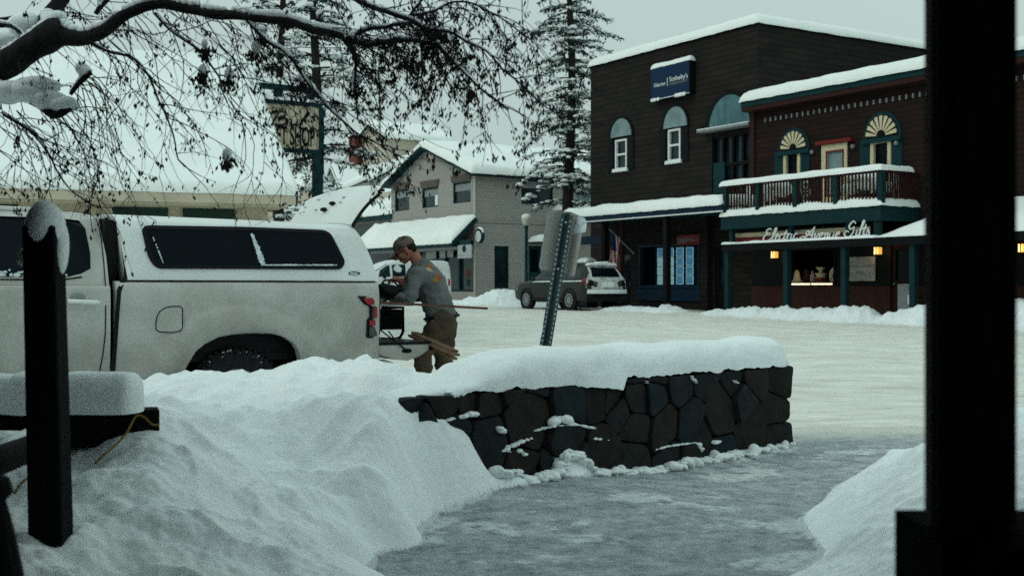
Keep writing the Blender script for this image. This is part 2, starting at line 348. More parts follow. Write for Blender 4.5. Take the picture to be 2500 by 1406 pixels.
# ---------------------------------------------------------------- the ground: one height function for street, walkway and snow banks
GRID_A = -math.degrees(math.atan2(2950, 1850))     # the town grid: facades run along this heading
FB = Fr(8.14, 40, .45, GRID_A)                     # brown corner building: corner, X along the front, Y inwards
WA, WB = Vector((-.76, 6.917)), Vector((2.29, 10.08))  # stone wall: its front face from left end to right end
wd = (WB-WA).normalized(); wn = Vector((wd.y, -wd.x))   # towards the camera side
cps = [  # px, py, depth: points read off the snow banks
 (345,958,8.0),(400,942,8.1),(450,907,8.5),(500,908,8.5),(560,911,8.6),(640,911,8.7),(675,896,8.8),(705,882,8.8),(780,884,8.8),(860,879,8.8),
 (930,878,8.9),(985,900,9.0),(1040,930,9.0),(1085,928,9.0),(1025,930,8.6),(1080,932,8.6),(1020,925,8.2),(1075,922,8.2),(1130,892,8.5),(250,965,7.6),(150,975,7.3),(0,985,7.2),(-200,1000,7.0),
 (700,960,7.7),(700,1060,6.8),(700,1180,6.0),(700,1300,5.2),(700,1406,4.6),(850,945,7.6),(850,1060,6.75),(850,1180,6.2),(850,1300,5.75),(850,1380,5.45),
 (550,1000,7.3),(550,1100,6.4),(550,1250,5.3),(550,1406,4.5),(400,968,7.0),(400,1040,5.8),(400,1140,5.3),(400,1250,4.8),(400,1406,4.3),(250,1250,4.8),
 (130,1300,4.5),(50,1406,3.9),(60,1175,5.1),(130,1150,5.3),(180,1165,5.4),(230,1150,5.42),(300,1112,5.48),(345,1078,5.55),(384,1002,5.9),
 (0,1130,5.3),(-150,1400,3.9),(-300,1100,5.3),(250,1360,4.35),
 (1000,900,8.3),(900,990,6.72),(900,965,6.9),(930,962,6.9),(860,955,7.1),(900,915,7.6),(1000,1008,7.0),(1060,1022,7.12),(1120,1040,7.28),(1160,1085,7.4),(1200,1135,7.48),(1000,1140,6.7),(1000,1250,6.5),(950,1150,6.45),(950,1260,6.1),(1090,1180,7.0),
 (1245,1140,7.58),(1330,1130,7.9),(1470,1118,8.45),(1610,1104,8.95),(1750,1092,9.4),(1910,1088,9.9),(1470,1140,8.3),(1610,1120,8.82),(1750,1104,9.3),(1960,1090,10.3),
 (2258,1088,7.0),(2258,1250,5.0),(2150,1200,6.3),(2100,1300,5.3),(2170,1406,4.4),(2495,1020,6.0),(2495,1250,4.2),(2330,1050,6.8),(2700,1000,5.5),(2600,1200,4),(2130,1133,7.6)]
P3 = [tuple(at(*c)) for c in cps]
for px, py in ((1150,1265),(1250,1235),(1350,1235),(1350,1300),(1450,1240),(1600,1240),(1100,1320),(1250,1300),(1000,1400),(1050,1360),(1350,1380),(1700,1330),(1200,1215),(1080,1272),(950,1345),(860,1406),(1300,1200),(1500,1185),(1700,1160),(1900,1130),(1500,1300),(1200,1400),(1500,1406),(1800,1250),(1900,1350),(1950,1200),(2040,1175),(1990,1225),(1970,1310),(1940,1406),(2100,1100),(2250,1060),(1900,1060),(2500,1000),(2100,1020)):
    d = (EYE-.02)*PXF/(py-CY); q = at(px, py, d); P3.append((q.x, q.y, .0 if (px, py) in ((1200,1215),(1080,1272),(950,1345),(860,1406),(2040,1175),(1990,1225),(1970,1310),(1940,1406)) else -.10))
for x, y, z in ((-.62,7.3,.62),(-.4,7.55,.6),(-.15,7.8,.55),(.1,8.1,.45),(-.78,7.5,.68),(-.85,7.15,.63),(0,3,.0),(1,2,0),(-1,2,.2),(-3,2,.3),(3,2,.3),(-2,11.6,.05),(-3,11,.05),(-4.5,10.5,.05),(-1,10.6,.12),(-.5,11.6,.05),(0,10.4,.10),(-7,9,.05),(-6,7,.5),(-8,5,.4),
                (.3,9.9,.42),(1.0,10.6,.36),(1.6,11.2,.25),(.6,10.9,.12),(1.2,11.8,.05),(2.2,11.9,.03),(3,11,.0),(4.5,9,.1),(6,8,.1),(8,8,.1),(0,13,.03),(-5,13,.03),(5,13,.03),(-9,13,.05),(9,13,.05),(-.4,9.2,.62),(0,9.3,.62)):
    P3.append((x, y, z))
P3 = np.array(P3); KE = .22
A_ = np.sqrt(((P3[:,None,:2]-P3[None,:,:2])**2).sum(-1)+KE**2); NCP = len(P3)
big = np.zeros((NCP+1, NCP+1)); big[:NCP,:NCP] = A_ - .004*np.eye(NCP); big[:NCP,NCP] = 1; big[NCP,:NCP] = 1
W_ = np.linalg.solve(big, np.append(P3[:,2], 0))
heaps = [  # px, top py, depth, half width, half depth: heaps along the far side of the street
 (1232,708,50,1.5,1.2),(1185,724,51,1.8,1.2),(1120,742,52,2.5,1.3),(1535,748,41.5,.9,1.0),(1580,751,40.5,1.0,.9),(1625,746,39.6,.7,.7),(1790,757,36.4,1.2,.8),(1850,753,35.7,1.3,.8),
 (1910,754,35,1.2,.8),(1970,753,34.4,1.2,.8),(2030,754,33.8,1.2,.8),(2085,748,33.2,.9,.7),(2215,762,31.6,.9,.8),(2262,746,31.2,1.0,.8),(2330,735,30.6,1.4,.9),(2420,735,30,1.4,.9),(2510,735,29.3,1.6,.9),
 (1690,768,38.2,1.5,.7),(1545,757,42.2,2.0,1.2),(1750,764,37,.9,.7)]
def base_h(x, y):
    b = np.interp(y, [0, 12, 37, 60, 120], [0, .0, .5, .72, .9])
    return b
def ground_h(x, y):
    x = np.asarray(x, float); y = np.asarray(y, float); b = base_h(x, y) + .11*np.exp(-((x-.05)**2+(y-7.75)**2)/1.2)
    near = np.full(x.shape, W_[NCP])
    for i in range(NCP): near += W_[i]*np.sqrt((x-P3[i,0])**2+(y-P3[i,1])**2+KE**2)
    k = np.clip((14-y)/2.5, 0, 1)*np.clip((9.5-np.abs(x))/2, 0, 1); k = k*k*(3-2*k)
    h = b + np.maximum(near-b, 0)*k
    f = np.zeros(x.shape)
    for px, py, d, rx, ry in heaps:
        p = at(px, py, d); q = p.z - np.interp(d, [0, 12, 37, 60, 120], [0, .0, .5, .72, .9])
        dx = (x-p.x); dy = (y-p.y); u = dx*.531-dy*.847; v_ = dx*.847+dy*.531
        f = np.maximum(f, q*np.exp(-((u/rx)**2+(v_/ry)**2)**1.3))
    dp = at(285, 1362, 4.35); h = h - .13*np.exp(-(((x-dp.x)/.20)**2+((y-dp.y)/.17)**2))
    return h+f, np.maximum(near-b, -.2)*k, f
def build_ground():
    cols = np.unique(np.concatenate([np.linspace(-1.9, -.46, 40), np.linspace(-.46, .46, 520), np.linspace(.46, 1.9, 40)]))
    rows = np.concatenate([np.geomspace(.6, 3.6, 26)[:-1], np.geomspace(3.6, 13, 560)[:-1], np.geomspace(13, 62, 260)[:-1], np.geomspace(62, 900, 26)])
    Y = np.repeat(rows[:,None], len(cols), 1); X = cols[None,:]*Y; H, near, f = ground_h(X, Y)
    Z = H.copy(); nr, nc = X.shape; pat = np.zeros(X.shape)
    amt = np.clip(near*3.2, 0, 1)
    for i in range(nr):
        yy = rows[i]
        if yy > 70: continue
        for j in range(nc):
            a = amt[i,j]; x = X[i,j]
            if yy < 13.5:
                v = Vector((x, yy, 0))
                d = noise.fractal(v*1.6, 1, 2, 3)*.035*a + (1-abs(noise.noise(v*2.7)))**4*.040*a + max(0, noise.noise(v*5.3)-.15)*.06*a - .034*a + noise.fractal(v*6, .8, 2.1, 3)*(.004+.020*a)
                if a < .2: pat[i,j] = max(0, noise.fractal(Vector((x*1.1+yy*.3, yy*1.9-x*.4, 4)), .7, 2, 5)*.9+.10)
                if yy > 10: q_ = (x*.847+yy*.531)*.16; w_ = -x*.531+yy*.847; d += (noise.noise(Vector((q_, w_*1.1, 1)))*.035 + noise.noise(Vector((q_*3, w_*4, 2)))*.014)*(1-a)*min(1, (yy-10)/2)
                if a > .05: d += abs(noise.noise(v*15))*.013*a*(1 if near[i,j] < .35 else .45)
                Z[i,j] += d
            else:
                v = Vector((x, yy, 0)); ff = min(1, f[i,j]*5)
                q_ = (x*.847+yy*.531)*.16; w_ = -x*.531+yy*.847
                Z[i,j] += noise.noise(Vector((q_, w_*1.1, 1)))*.045 + noise.noise(Vector((q_*3, w_*3.2, 2)))*.018 + noise.fractal(v*.7, 1, 2, 4)*.02 + (noise.fractal(v*2.6, .7, 2, 4)*.13)*ff
    verts = np.stack([X, Y, Z], -1).reshape(-1, 3)
    line_v = 11.35 + .10*X
    cover = np.clip(near/.04, 0, 1)*(Y < 14) + np.where(Y < 14, np.clip(1-np.abs(Y-line_v+.05)/.35, 0, 1)*.55*(X > 1.8), 0) + np.clip(f/.12, 0, 1)*(Y >= 14)
    cover = cover + np.clip(pat, 0, .55)*(Y < line_v)
    # which surface each face is
    cls = np.zeros((nr-1, nc-1), int)      # 0 street, 1 walkway, 2 snow bank
    xc = (X[1:,1:]+X[:-1,:-1])/2; yc = (Y[1:,1:]+Y[:-1,:-1])/2; nc_ = near[1:,1:]; fc = f[1:,1:]
    jit = np.array([[noise.noise(Vector((xc[i,j]*2, yc[i,j]*2, 3)))*.02 + noise.noise(Vector((xc[i,j]*7, yc[i,j]*7, 5)))*.006 if yc[i,j] < 15 else 0 for j in range(nc-1)] for i in range(nr-1)])
    line = 11.35 + .10*xc          # where the walk meets the street
    cls[(yc < line+jit*4)] = 1
    cls[(nc_ > .03+jit*.6) & (yc < 14)] = 2
    cls[fc > .06] = 2
    cls[(yc < 13) & (xc < -1.5)] = np.where(nc_[(yc < 13) & (xc < -1.5)] > .04, 2, 0)
    for k, (nm, mt_) in enumerate((('street', 'street'), ('walkway', 'walk'), ('snow_bank', 'snowbank'))):
        I, J = np.nonzero(cls == k)
        q = np.stack([I*nc+J, I*nc+J+1, (I+1)*nc+J+1, (I+1)*nc+J], -1)
        u, inv = np.unique(q, return_inverse=True)
        me = bpy.data.meshes.new(nm); me.from_pydata(verts[u].tolist(), [], inv.reshape(-1, 4).tolist())
        me.polygons.foreach_set('use_smooth', [True]*len(me.polygons)); me.materials.append(mat[mt_])
        at_ = me.attributes.new('cover', 'FLOAT', 'POINT'); at_.data.foreach_set('value', cover.reshape(-1)[u].astype(np.float32))
        at_ = me.attributes.new('tostreet', 'FLOAT', 'POINT'); at_.data.foreach_set('value', np.clip((Y-line_v+1.6)/1.6, 0, 1).reshape(-1)[u].astype(np.float32))
        o = bpy.data.objects.new(nm, me); C.objects.link(o); tag(o, kind='structure')
def cover_mix(m, bankc, bankc2):
    n = m.node_tree.nodes; l = m.node_tree.links
    a = n.new('ShaderNodeAttribute'); a.attribute_name = 'cover'; t = n.new('ShaderNodeTexNoise'); t.inputs['Scale'].default_value = 14; t.inputs['Detail'].default_value = 6
    l.new(n['Mapping'].outputs[0], t.inputs['Vector'])
    ad = n.new('ShaderNodeMath'); ad.operation = 'ADD'; l.new(a.outputs['Fac'], ad.inputs[0]); l.new(t.outputs[0], ad.inputs[1])
    r = n.new('ShaderNodeMapRange'); r.inputs[1].default_value = .85; r.inputs[2].default_value = 1.15; l.new(ad.outputs[0], r.inputs[0])
    m2 = n.new('ShaderNodeMix'); m2.data_type = 'RGBA'; m2.inputs[7].default_value = (*bankc, 1)
    l.new(r.outputs[0], m2.inputs[0]); l.new(n['colmix'].outputs[2], m2.inputs[6]); l.new(m2.outputs[2], n['Principled BSDF'].inputs['Base Color'])
def street_mix(m):
    n = m.node_tree.nodes; l = m.node_tree.links; a = n.new('ShaderNodeAttribute'); a.attribute_name = 'tostreet'; t = n.new('ShaderNodeTexNoise'); t.inputs['Scale'].default_value = 3; t.inputs['Detail'].default_value = 8; t.inputs['Roughness'].default_value = .7
    l.new(n['Mapping'].outputs[0], t.inputs['Vector']); ad = n.new('ShaderNodeMath'); l.new(a.outputs['Fac'], ad.inputs[0]); l.new(t.outputs[0], ad.inputs[1])
    r = n.new('ShaderNodeMapRange'); r.inputs[1].default_value = .8; r.inputs[2].default_value = 1.3; l.new(ad.outputs[0], r.inputs[0])
    m2 = n.new('ShaderNodeMix'); m2.data_type = 'RGBA'; m2.inputs[7].default_value = (.70,.69,.63, 1); l.new(r.outputs[0], m2.inputs[0])
    old = n['Principled BSDF'].inputs['Base Color'].links[0].from_socket; l.new(old, m2.inputs[6]); l.new(m2.outputs[2], n['Principled BSDF'].inputs['Base Color'])
cover_mix(mat['walk'], (.78,.83,.83), None); street_mix(mat['walk']); cover_mix(mat['street'], (.82,.84,.80), None)
build_ground()
def gz(x, y): return float(ground_h(np.array([x]), np.array([y]))[0][0])

# ---------------------------------------------------------------- stone wall with its snow cap
FW = Fr(WA.x, WA.y, 0, math.degrees(math.atan2(wd.y, wd.x)))   # X along the wall, Y away from the camera
WL = (WB-WA).length; WH = .70
def clip(poly, a, b, c):
    o = []
    for i in range(len(poly)):
        p, q = poly[i], poly[(i+1) % len(poly)]; dp = a*p[0]+b*p[1]-c; dq = a*q[0]+b*q[1]-c
        if dp <= 0: o.append(p)
        if dp*dq < 0: t = dp/(dp-dq); o.append((p[0]+(q[0]-p[0])*t, p[1]+(q[1]-p[1])*t))
    return o
def stone_face(mb, sites, x0, x1, z0, z1, f, seed=0):
    rr = random.Random(seed)
    for i, p in enumerate(sites):
        poly = rect(x0, x1, z0, z1)
        for j, q in enumerate(sites):
            if i != j:
                a, b = q[0]-p[0], q[1]-p[1]; wp_ = p[2] if len(p) > 2 else 0; wq_ = q[2] if len(q) > 2 else 0; poly = clip(poly, a, b, (q[0]**2+q[1]**2-p[0]**2-p[1]**2+wp_-wq_)/2)
                if len(poly) < 3: break
        if len(poly) < 3: continue
        cx = sum(v[0] for v in poly)/len(poly); cz = sum(v[1] for v in poly)/len(poly)
        dense = []
        for k in range(len(poly)):
            a, b = Vector(poly[k]), Vector(poly[(k+1) % len(poly)]); m_ = max(2, int((b-a).length/.035))
            dense += [a.lerp(b, t/m_) for t in range(m_)]
        for _ in range(1): dense = [(dense[k-1]+dense[k]*2+dense[(k+1) % len(dense)])/4 for k in range(len(dense))]
        out_ = rr.uniform(.03, .075); tx, tz = rr.uniform(-.10, .10), rr.uniform(-.10, .10); vs = []; m_ = len(dense)
        lay = [(.985, .05), (.975, -out_*.62), (.94, -out_*.93), (.80, -out_*1.0), (.4, -out_*1.02)]
        for sc, y in lay:
            for v in dense:
                x = cx+(v.x-cx)*sc; z = cz+(v.y-cz)*sc
                g = noise.noise(Vector((x*9, z*9, i*3.1)))*.012 + noise.noise(Vector((x*28, z*28, i)))*.005
                vs.append(f(x+g, z+g*.7, y + (0 if y > 0 else (tx*(x-cx)+tz*(z-cz)) + g)))
        vs.append(f(cx, cz, -out_*1.07)); L = len(lay)
        fs = [(r_*m_+k, r_*m_+(k+1) % m_, (r_+1)*m_+(k+1) % m_, (r_+1)*m_+k) for r_ in range(L-1) for k in range(m_)]
        fs += [((L-1)*m_+k, (L-1)*m_+(k+1) % m_, L*m_) for k in range(m_)]
        mb.add(vs, fs)
spx = [(994,990,0),(1071,973,.01),(1133,968,0),(1180,972,0),(1244,932,.004),(1296,948,0),(1384,968,.02),(1282,1022,.03),(1442,958,.006),(1184,1074,.008),(1366,1076,.014),(1266,1122,.004),(1455,1102,.006),
 (1486,960,0),(1506,1004,0),(1540,917,0),(1540,970,.008),(1588,964,.004),(1592,914,0),(1645,935,.012),(1705,920,0),(1535,1042,.006),(1611,1040,.012),(1670,1030,.01),(1749,1000,.022),(1782,930,.004),(1829,922,.006),(1806,975,.006),(1826,1042,.010),
 (1886,1000,.010),(1897,928,.010),(1888,1064,.008),(1675,1106,-.004),(1622,1106,-.004),(1751,1100,-.002),(1530,1102,0),(1700,1062,-.002),(1030,1015,0),(1100,1050,0),(1400,1130,0),(1330,1140,0),(1290,1170,0),(1120,1120,0)]
sw = thing('stone_wall', 'low wall of dark irregular field stones under a thick snow cap beside the icy walkway', 'stone wall', FW)
st = [(*FW.onY(p[0], p[1]), p[2]*1.0) for p in spx]
st = [(x, z, k) for x, z, k in st if -.1 < x < WL+.1 and -.15 < z < WH+.1]
mb = MB(); stone_face(mb, st, .12, WL, -.12, WH, lambda x, z, y: (x, y, z), 3)
rr = random.Random(5); bsites = [(rr.uniform(0, WL), rr.uniform(-.1, WH)) for _ in range(46)]
stone_face(mb, bsites, 0, WL-.35, -.12, WH, lambda x, z, y: (WL-x, .45-y, z), 4)
esites = [(.12,.1),(.34,.2),(.1,.34),(.33,.45),(.14,.6),(.35,.66)]
stone_face(mb, esites, 0, .45, -.12, WH, lambda x, z, y: (WL-y, x, z), 5)
mb.build('stonework', 'stone', sw, smooth=32)
MB().box(.30, WL-.03, .02, .43, -.12, WH-.03).build('mortar_core', 'black', sw)
def wall_cap():
    mb = MB(); nL, nC = 230, 26; rows = []
    cap_px = [(860,905),(900,897),(960,890),(1000,908),(1035,922),(1085,920),(1120,890),(1200,862),(1330,846),(1450,843),(1600,836),(1750,826),(1850,821),(1895,838),(1922,880)]
    zt = []
    for px, py in cap_px:
        x, z = FW.onY(px, py, .26); zt.append((x, z))
    bot = [(-.5,.50),(-.1,.60),(.2,.66),(.55,.67),(.68,.70),(1.25,.70),(1.95,.66),(2.14,.62),(2.2,.72),(2.7,.70),(3.1,.72),(3.3,.69),(3.5,.71),(WL,.69)]
    x0, x1 = .02, WL+.03
    for i in range(nL+1):
        x = x0+(x1-x0)*i/nL; top = float(np.interp(x, [a for a, _ in zt], [b for _, b in zt])); row = []
        endk = min(1, max(.02, (x1-x)/.16)); top_ = WH + (top-WH)*math.sqrt(1-(1-endk)**2)
        lk = min(1, max(.0, (x-x0)/.75)); lk = lk*lk*(3-2*lk); top_ = .58+(top_-.58)*lk
        b0 = float(np.interp(x, [a for a, _ in bot], [b for _, b in bot])) + .02*noise.noise(Vector((x*6, 1, 2))) + .012*noise.noise(Vector((x*19, 1, 2)))
        yc, hw = .23, .29*(.85+.15*endk)*(.45+.55*lk)
        for k in range(nC+1):
            t = k/nC; a = math.pi*t
            cx, cz = -math.cos(a), math.sin(a); yy = yc + hw*math.copysign(abs(cx)**.55, cx); base = min(b0, top_-.01) if t < .5 else min(WH-.06, top_-.01)
            zz = base + (top_-base)*abs(cz)**.62
            d = noise.fractal(Vector((x*1.7, yy*3, zz*3)), 1, 2, 4)*.028
            row.append((x, yy - d*(1 if t < .5 else -1), zz + d*.8*cz))
        rows.append(row)
    mb.grid(rows); mb.add(rows[0], [tuple(range(nC+1))]); mb.add(rows[-1], [tuple(range(nC, -1, -1))])
    mb.build('snow_cap', 'snowbank', sw, smooth=1)
wall_cap()
mb = MB(); rr = random.Random(11)
def ledge(pts, th):
    for a, b in zip(pts[:-1], pts[1:]):
        n = max(2, int(math.hypot(a[0]-b[0], a[1]-b[1])/5))
        for t in range(n):
            q = (a[0]+(b[0]-a[0])*t/n, a[1]+(b[1]-a[1])*t/n); x, z = FW.onY(q[0], q[1], -.05); s_ = th/350*rr.uniform(.35, 1.0)
            if 0 < x < WL: mb.ell((x, -.045+rr.uniform(-.012, .012), z), (s_*1.5, .032, s_*.7), 8, 6, jit=.8)
ledge([(1308,1052),(1345,1040),(1400,1035),(1455,1046)], 5); ledge([(1352,1030),(1372,1022),(1392,1032)], 14); ledge([(1360,1018),(1384,1018)], 8)
ledge([(1230,1100),(1262,1082),(1305,1068)], 8); ledge([(1120,1018),(1150,1010),(1172,1012)], 13); ledge([(1218,1045),(1230,1060)], 7); ledge([(1448,1070),(1500,1075)], 6)
ledge([(1596,1096),(1650,1086),(1700,1080)], 5); ledge([(1705,1084),(1712,1105)], 9); ledge([(1575,930),(1592,945)], 3); ledge([(1684,918),(1700,938)], 4); ledge([(1794,930),(1802,938)], 3)
ledge([(1092,1025),(1118,1018)], 6); ledge([(1270,1100),(1284,1112)], 8); ledge([(1240,1090),(1236,1106)], 7); ledge([(1740,1080),(1760,1076)], 6); ledge([(1100,958),(1112,972)], 5); ledge([(1732,895),(1745,905)], 8)
for px in range(1210, 1925, 7):
    x, _ = FW.onY(px, 1100, -.1); p = FW.world(x, -.12, 0)
    k_ = max(.25, 1+1.3*noise.noise(Vector((px*.03, 1, 7))))
    for _ in range(2): mb.ell((x+rr.uniform(-.03,.03), -.09-rr.random()*.05, gz(p.x, p.y)+.012+rr.uniform(-.01, .02)), (rr.uniform(.012,.05)*k_, rr.uniform(.03,.06), rr.uniform(.008,.032)*k_), 9, 7, jit=.9)
mb.build('ledge_snow', 'snow', sw, smooth=1)

# ---------------------------------------------------------------- brown corner building
def PY(F, pts, Y): return [F.onY(px, py, Y) for px, py in pts]
b1 = thing('office_building', 'tall two-storey flat-roofed building in dark brown boards with arched windows and a navy sign', 'building', FB)
H1 = FB.onY(1850, 60, 0)[1]; L1 = -FB.onY(1442, 300, 0)[0]; D1 = 14.5
def u_of(px, Y=0): return FB.onY(px, 400, Y)[0]
mb = MB(); w1 = PY(FB, [(1496,338),(1544,338),(1520,290)], 0); w2 = PY(FB, [(1625,316),(1680,316),(1652,261)], 0); w3 = PY(FB, [(1737,316),(1842,300),(1790,231)], 0)
w3x0, w3x1 = w3[0][0], -.28
z3 = 5.15; z3t = FB.onY(1792, 231, 0)[1]
holes = []
s1 = PY(FB, [(1503,343),(1531,343),(1503,416)], 0); s2 = PY(FB, [(1632,318),(1662,318),(1632,396)], 0)
def zat(px, py, Y=0): return FB.onY(px, py, Y)[1]
sash = []
for (x0, z1), (x1, _), (_, z0) in (s1, s2): holes.append(rect(x0, x1, z0, z1)); sash.append((x0, x1, z0, z1))
dx0, dx1, dz0, dz1 = u_of(1738), -.3, zat(1760,478), zat(1780,328)
holes.append(rect(dx0, dx1, dz0, dz1))
dw0, dw1, dwz0, dwz1 = u_of(1560), u_of(1708), zat(1640,704), zat(1640,596)
holes.append(rect(dw0, dw1, dwz0, dwz1))
ed0, ed1 = u_of(1492), u_of(1540); holes.append(rect(ed0, ed1, .05, 2.35))
rd0, rd1 = u_of(1745), u_of(1790); holes.append(rect(rd0, rd1, .05, 2.3))
wall(mb, rect(-L1, 0, -.5, H1), holes, 0, .28)
mb.box(-.28, 0, .28, D1, -.5, H1); mb.box(-L1, -L1+.28, .28, D1, -.5, H1); mb.box(-L1+.28, -.28, D1-.28, D1, -.5, H1)
mb.build('wall', 'siding_dark', b1)
MB().box(-L1-.02, .02, -.05, D1+.02, H1, H1+.08).build('roof', 'black', b1)
rf = kids(b1)[-1]
mb = MB(); mb.snow([(-L1-.08,-.12,H1+.08),(.1,-.12,H1+.08),(.1,D1+.08,H1+.08),(-L1-.08,D1+.08,H1+.08)], .34, n=40, m=30, amp=.12, lip=.05); mb.build('roof_snow', 'snowroof', rf, smooth=1)
MB().box(-.06, .03, -.03, .06, 3.1, H1).build('corner_board', 'siding_dark', b1)
MB().box(-L1+.3, -.3, 2.5, 2.6, 0, H1-.5).build('interior_wall', 'interior', b1)
for (x0, x1, z0, z1), ap in zip(sash, (w1, w2)):
    fm = MB(); t = .07
    wall(fm, rect(x0, x1, z0, z1), [rect(x0+t, x1-t, z0+t, (z0+z1)/2-t/2), rect(x0+t, x1-t, (z0+z1)/2+t/2, z1-t)], -.03, .07)
    fm.box(x0-.1, x1+.1, -.10, 0, z0-.09, z0-.01); fo = fm.build('window', 'white', b1)
    MB().box(x0+.02, x1-.02, .08, .10, z0+.02, z1-.02).build('pane', 'glass_teal', fo)
    sw_ = .34
    for sx in (x0-.12-sw_, x1+.10):
        MB().box(sx, sx+sw_, -.05, -.003, z0-.05, z1+.08).build('shutter', 'black', b1, bevel=.01)
    sn = MB(); sn.snow([(x0-.1,-.1,z0-.01),(x1+.1,-.1,z0-.01),(x1+.1,-.03,z0-.01),(x0-.1,-.03,z0-.01)], .05); sn.build('sill_snow', 'snow', fo, smooth=1)
    (ax0, az0), (ax1, _), (_, az1) = ap; ax0 -= .02; ax1 += .02
    MB().prism(arch(ax0-.22, ax1+.08, az0-.02, az1+.12), -.05, -.003).build('arch_surround', 'black', b1)
    pa = MB().prism(arch(ax0, ax1, az0, az1), -.09, -.052).build('arch_pane', 'pale_glass', b1)
fm = MB().prism(arch(w3x0-.28, w3x1+.2, zat(1729,322), z3t+.13, 20), -.07, -.003).build('arch_surround', 'black', b1)
MB().prism(arch(w3x0, w3x1, zat(1745,318), z3t, 20), -.11, -.072).build('arch_pane', 'teal_glass', b1)
lg = MB().box(w3x0-.3, -.02, -.42, -.003, zat(1729,326), zat(1729,320)).build('ledge', 'grey', b1)
zl = zat(1729,320); MB().snow([(w3x0-.3,-.42,zl),(-.04,-.42,zl),(-.04,-.12,zl),(w3x0-.3,-.12,zl)], .03).build('ledge_snow', 'snow', lg, smooth=1)
bo = MB(); n4 = 4
wall(bo, rect(dx0, dx1, dz0, dz1), [rect(dx0+(dx1-dx0)*i/n4+.05, dx0+(dx1-dx0)*(i+1)/n4-.05, z0, z1) for i in range(n4) for z0, z1 in ((dz0+.1, dz0+1.0), (dz0+1.1, dz1-.08))], .05, .16)
bw = bo.build('window', 'black', b1); MB().box(dx0+.02, dx1-.02, .18, .2, dz0+.02, dz1-.02).build('pane', 'glass_teal', bw)
MB().box(dx0+.05, dx0+.62, .02, .05, dz0+.1, dz0+1.15).build('lower_panel', 'teal_dark', bw)
# shop window with lit listing cards
fm = MB(); wall(fm, rect(dw0, dw1, dwz0, dwz1), [rect(dw0+.1, dw1-.1, dwz0+.12, dwz1-.08)], -.04, .1); so = fm.build('shop_window', 'navy', b1)
MB().box(dw0+.05, dw1-.05, .34, .36, dwz0+.02, dwz1-.02).build('pane', 'glass', so)
MB().box(dw0-.1, dw1+.15, -.09, -.04, dwz0-.45, dwz0-.02).build('apron_panel', 'navy', b1)
def card(x0, x1, z0, z1, pale, parent):
    c = MB(); c.mi = 0; c.box(x0+.015, x1-.015, .286, .30, z0+.015, z1-.015); c.mi = 1
    wall(c, rect(x0, x1, z0, z1), [rect(x0+.015, x1-.015, z0+.015, z1-.015)], .28, .30)
    return c.build('listing_card', ['palecard' if pale else 'bluecard', 'bluecard_edge'], parent)
for ci, (a, b) in enumerate(((1605,1621),(1628,1644),(1651,1668),(1675,1692))):
    x0, x1 = FB.onY(a, 650, .28)[0], FB.onY(b, 650, .28)[0]
    for ri, (t_, q_) in enumerate(((605,626),(628,649),(651,671),(673,694))):
        card(x0, x1, FB.onY(1650, q_, .28)[1], FB.onY(1650, t_, .28)[1], ci < 2 and ri > 0, so)
x0, z1 = FB.onY(1655, 575, -.1); x1, z0 = FB.onY(1722, 596, -.1)
rs = MB().box(x0, x1, -.16, -.1, z0, z1).build('red_sign', 'red', b1)
for (t_, dz, wd_) in (('REAL ESTATE', .62, .7), ('PROPERTY SALES', .32, .9), ('OPEN', .08, .4)):
    words(t_, .1, 'grey', rs, lambda x, y, z, dz=dz: (x0+.08+x, -.165-z, z0+.04+y+(z1-z0-.12)*dz), .003, width=wd_*(x1-x0)*.8)
for dd, (x0_, x1_) in (('door', (ed0, ed1)), ('door', (rd0, rd1))):
    dm = MB(); wall(dm, rect(x0_, x1_, .06, 2.34 if x0_ == ed0 else 2.29), [rect(x0_+.15, x1_-.15, .9, 2.15)], .08, .14); do = dm.build('door', 'black', b1)
    MB().box(x0_+.1, x1_-.1, .145, .16, .85, 2.2).build('pane', 'glass_teal', do); MB().ell((x1_-.09, .05, 1.05), (.03,.03,.03)).build('handle', 'steel', do)
for k in range(5):
    MB().box(u_of(1445)+k*.2, u_of(1445)+k*.2+.02, -.02, -.003, 3.2, 3.25)
# porch roof over the pavement
YP = -2.0; pz0 = FB.onY(1767,517,YP)[1]; pz1 = FB.onY(1767,497,YP)[1]; px0 = FB.onY(1378,530,YP)[0]; px1 = FB.onY(1766,500,YP)[0]
pr = MB().box(px0, px1, YP, 0, pz0+.05, pz1-.05).build('porch_roof', 'teal_dark', b1)
MB().box(px0-.02, px1, YP-.05, YP, pz0+.04, pz1).build('fascia', 'navy', pr)
MB().box(px0-.02, px1, YP-.08, YP-.01, pz0, pz0+.04).build('drip_edge', 'white', pr)
MB().snow([(px0-.1,YP-.12,pz1),(px1-.02,YP-.12,pz1),(px1-.02,-.02,pz1+.02),(px0-.1,-.02,pz1+.02)], .36, n=60, m=10, amp=.2, lip=.05).build('roof_snow', 'snowroof', pr, smooth=1)
for px in (1478, 1628): x = FB.onY(px, 600, -1.8)[0]; MB().box(x-.1, x+.1, -1.9, -1.7, -.3, pz0+.05).build('porch_post', 'darkwood' if px == 1478 else 'black', b1, bevel=.01)
x = FB.onY(1519, 600, -1.2)[0]; MB().box(x-.07, x+.07, -1.27, -1.13, -.3, pz0+.05).build('porch_post', 'redbrown', b1, bevel=.01)
x = FB.onY(1722, 600, -.2)[0]; MB().box(x-.25, x+.15, -.25, -.003, -.3, pz0+.05).build('pilaster', 'siding_dark', b1)
mb = MB().box(FB.onY(1420,580,-1.0)[0], FB.onY(1472,580,-1.0)[0], -1.04, -.98, FB.onY(1440,597,-1.0)[1], FB.onY(1440,577,-1.0)[1]); hs = mb.build('hanging_sign_board', 'navy', b1)
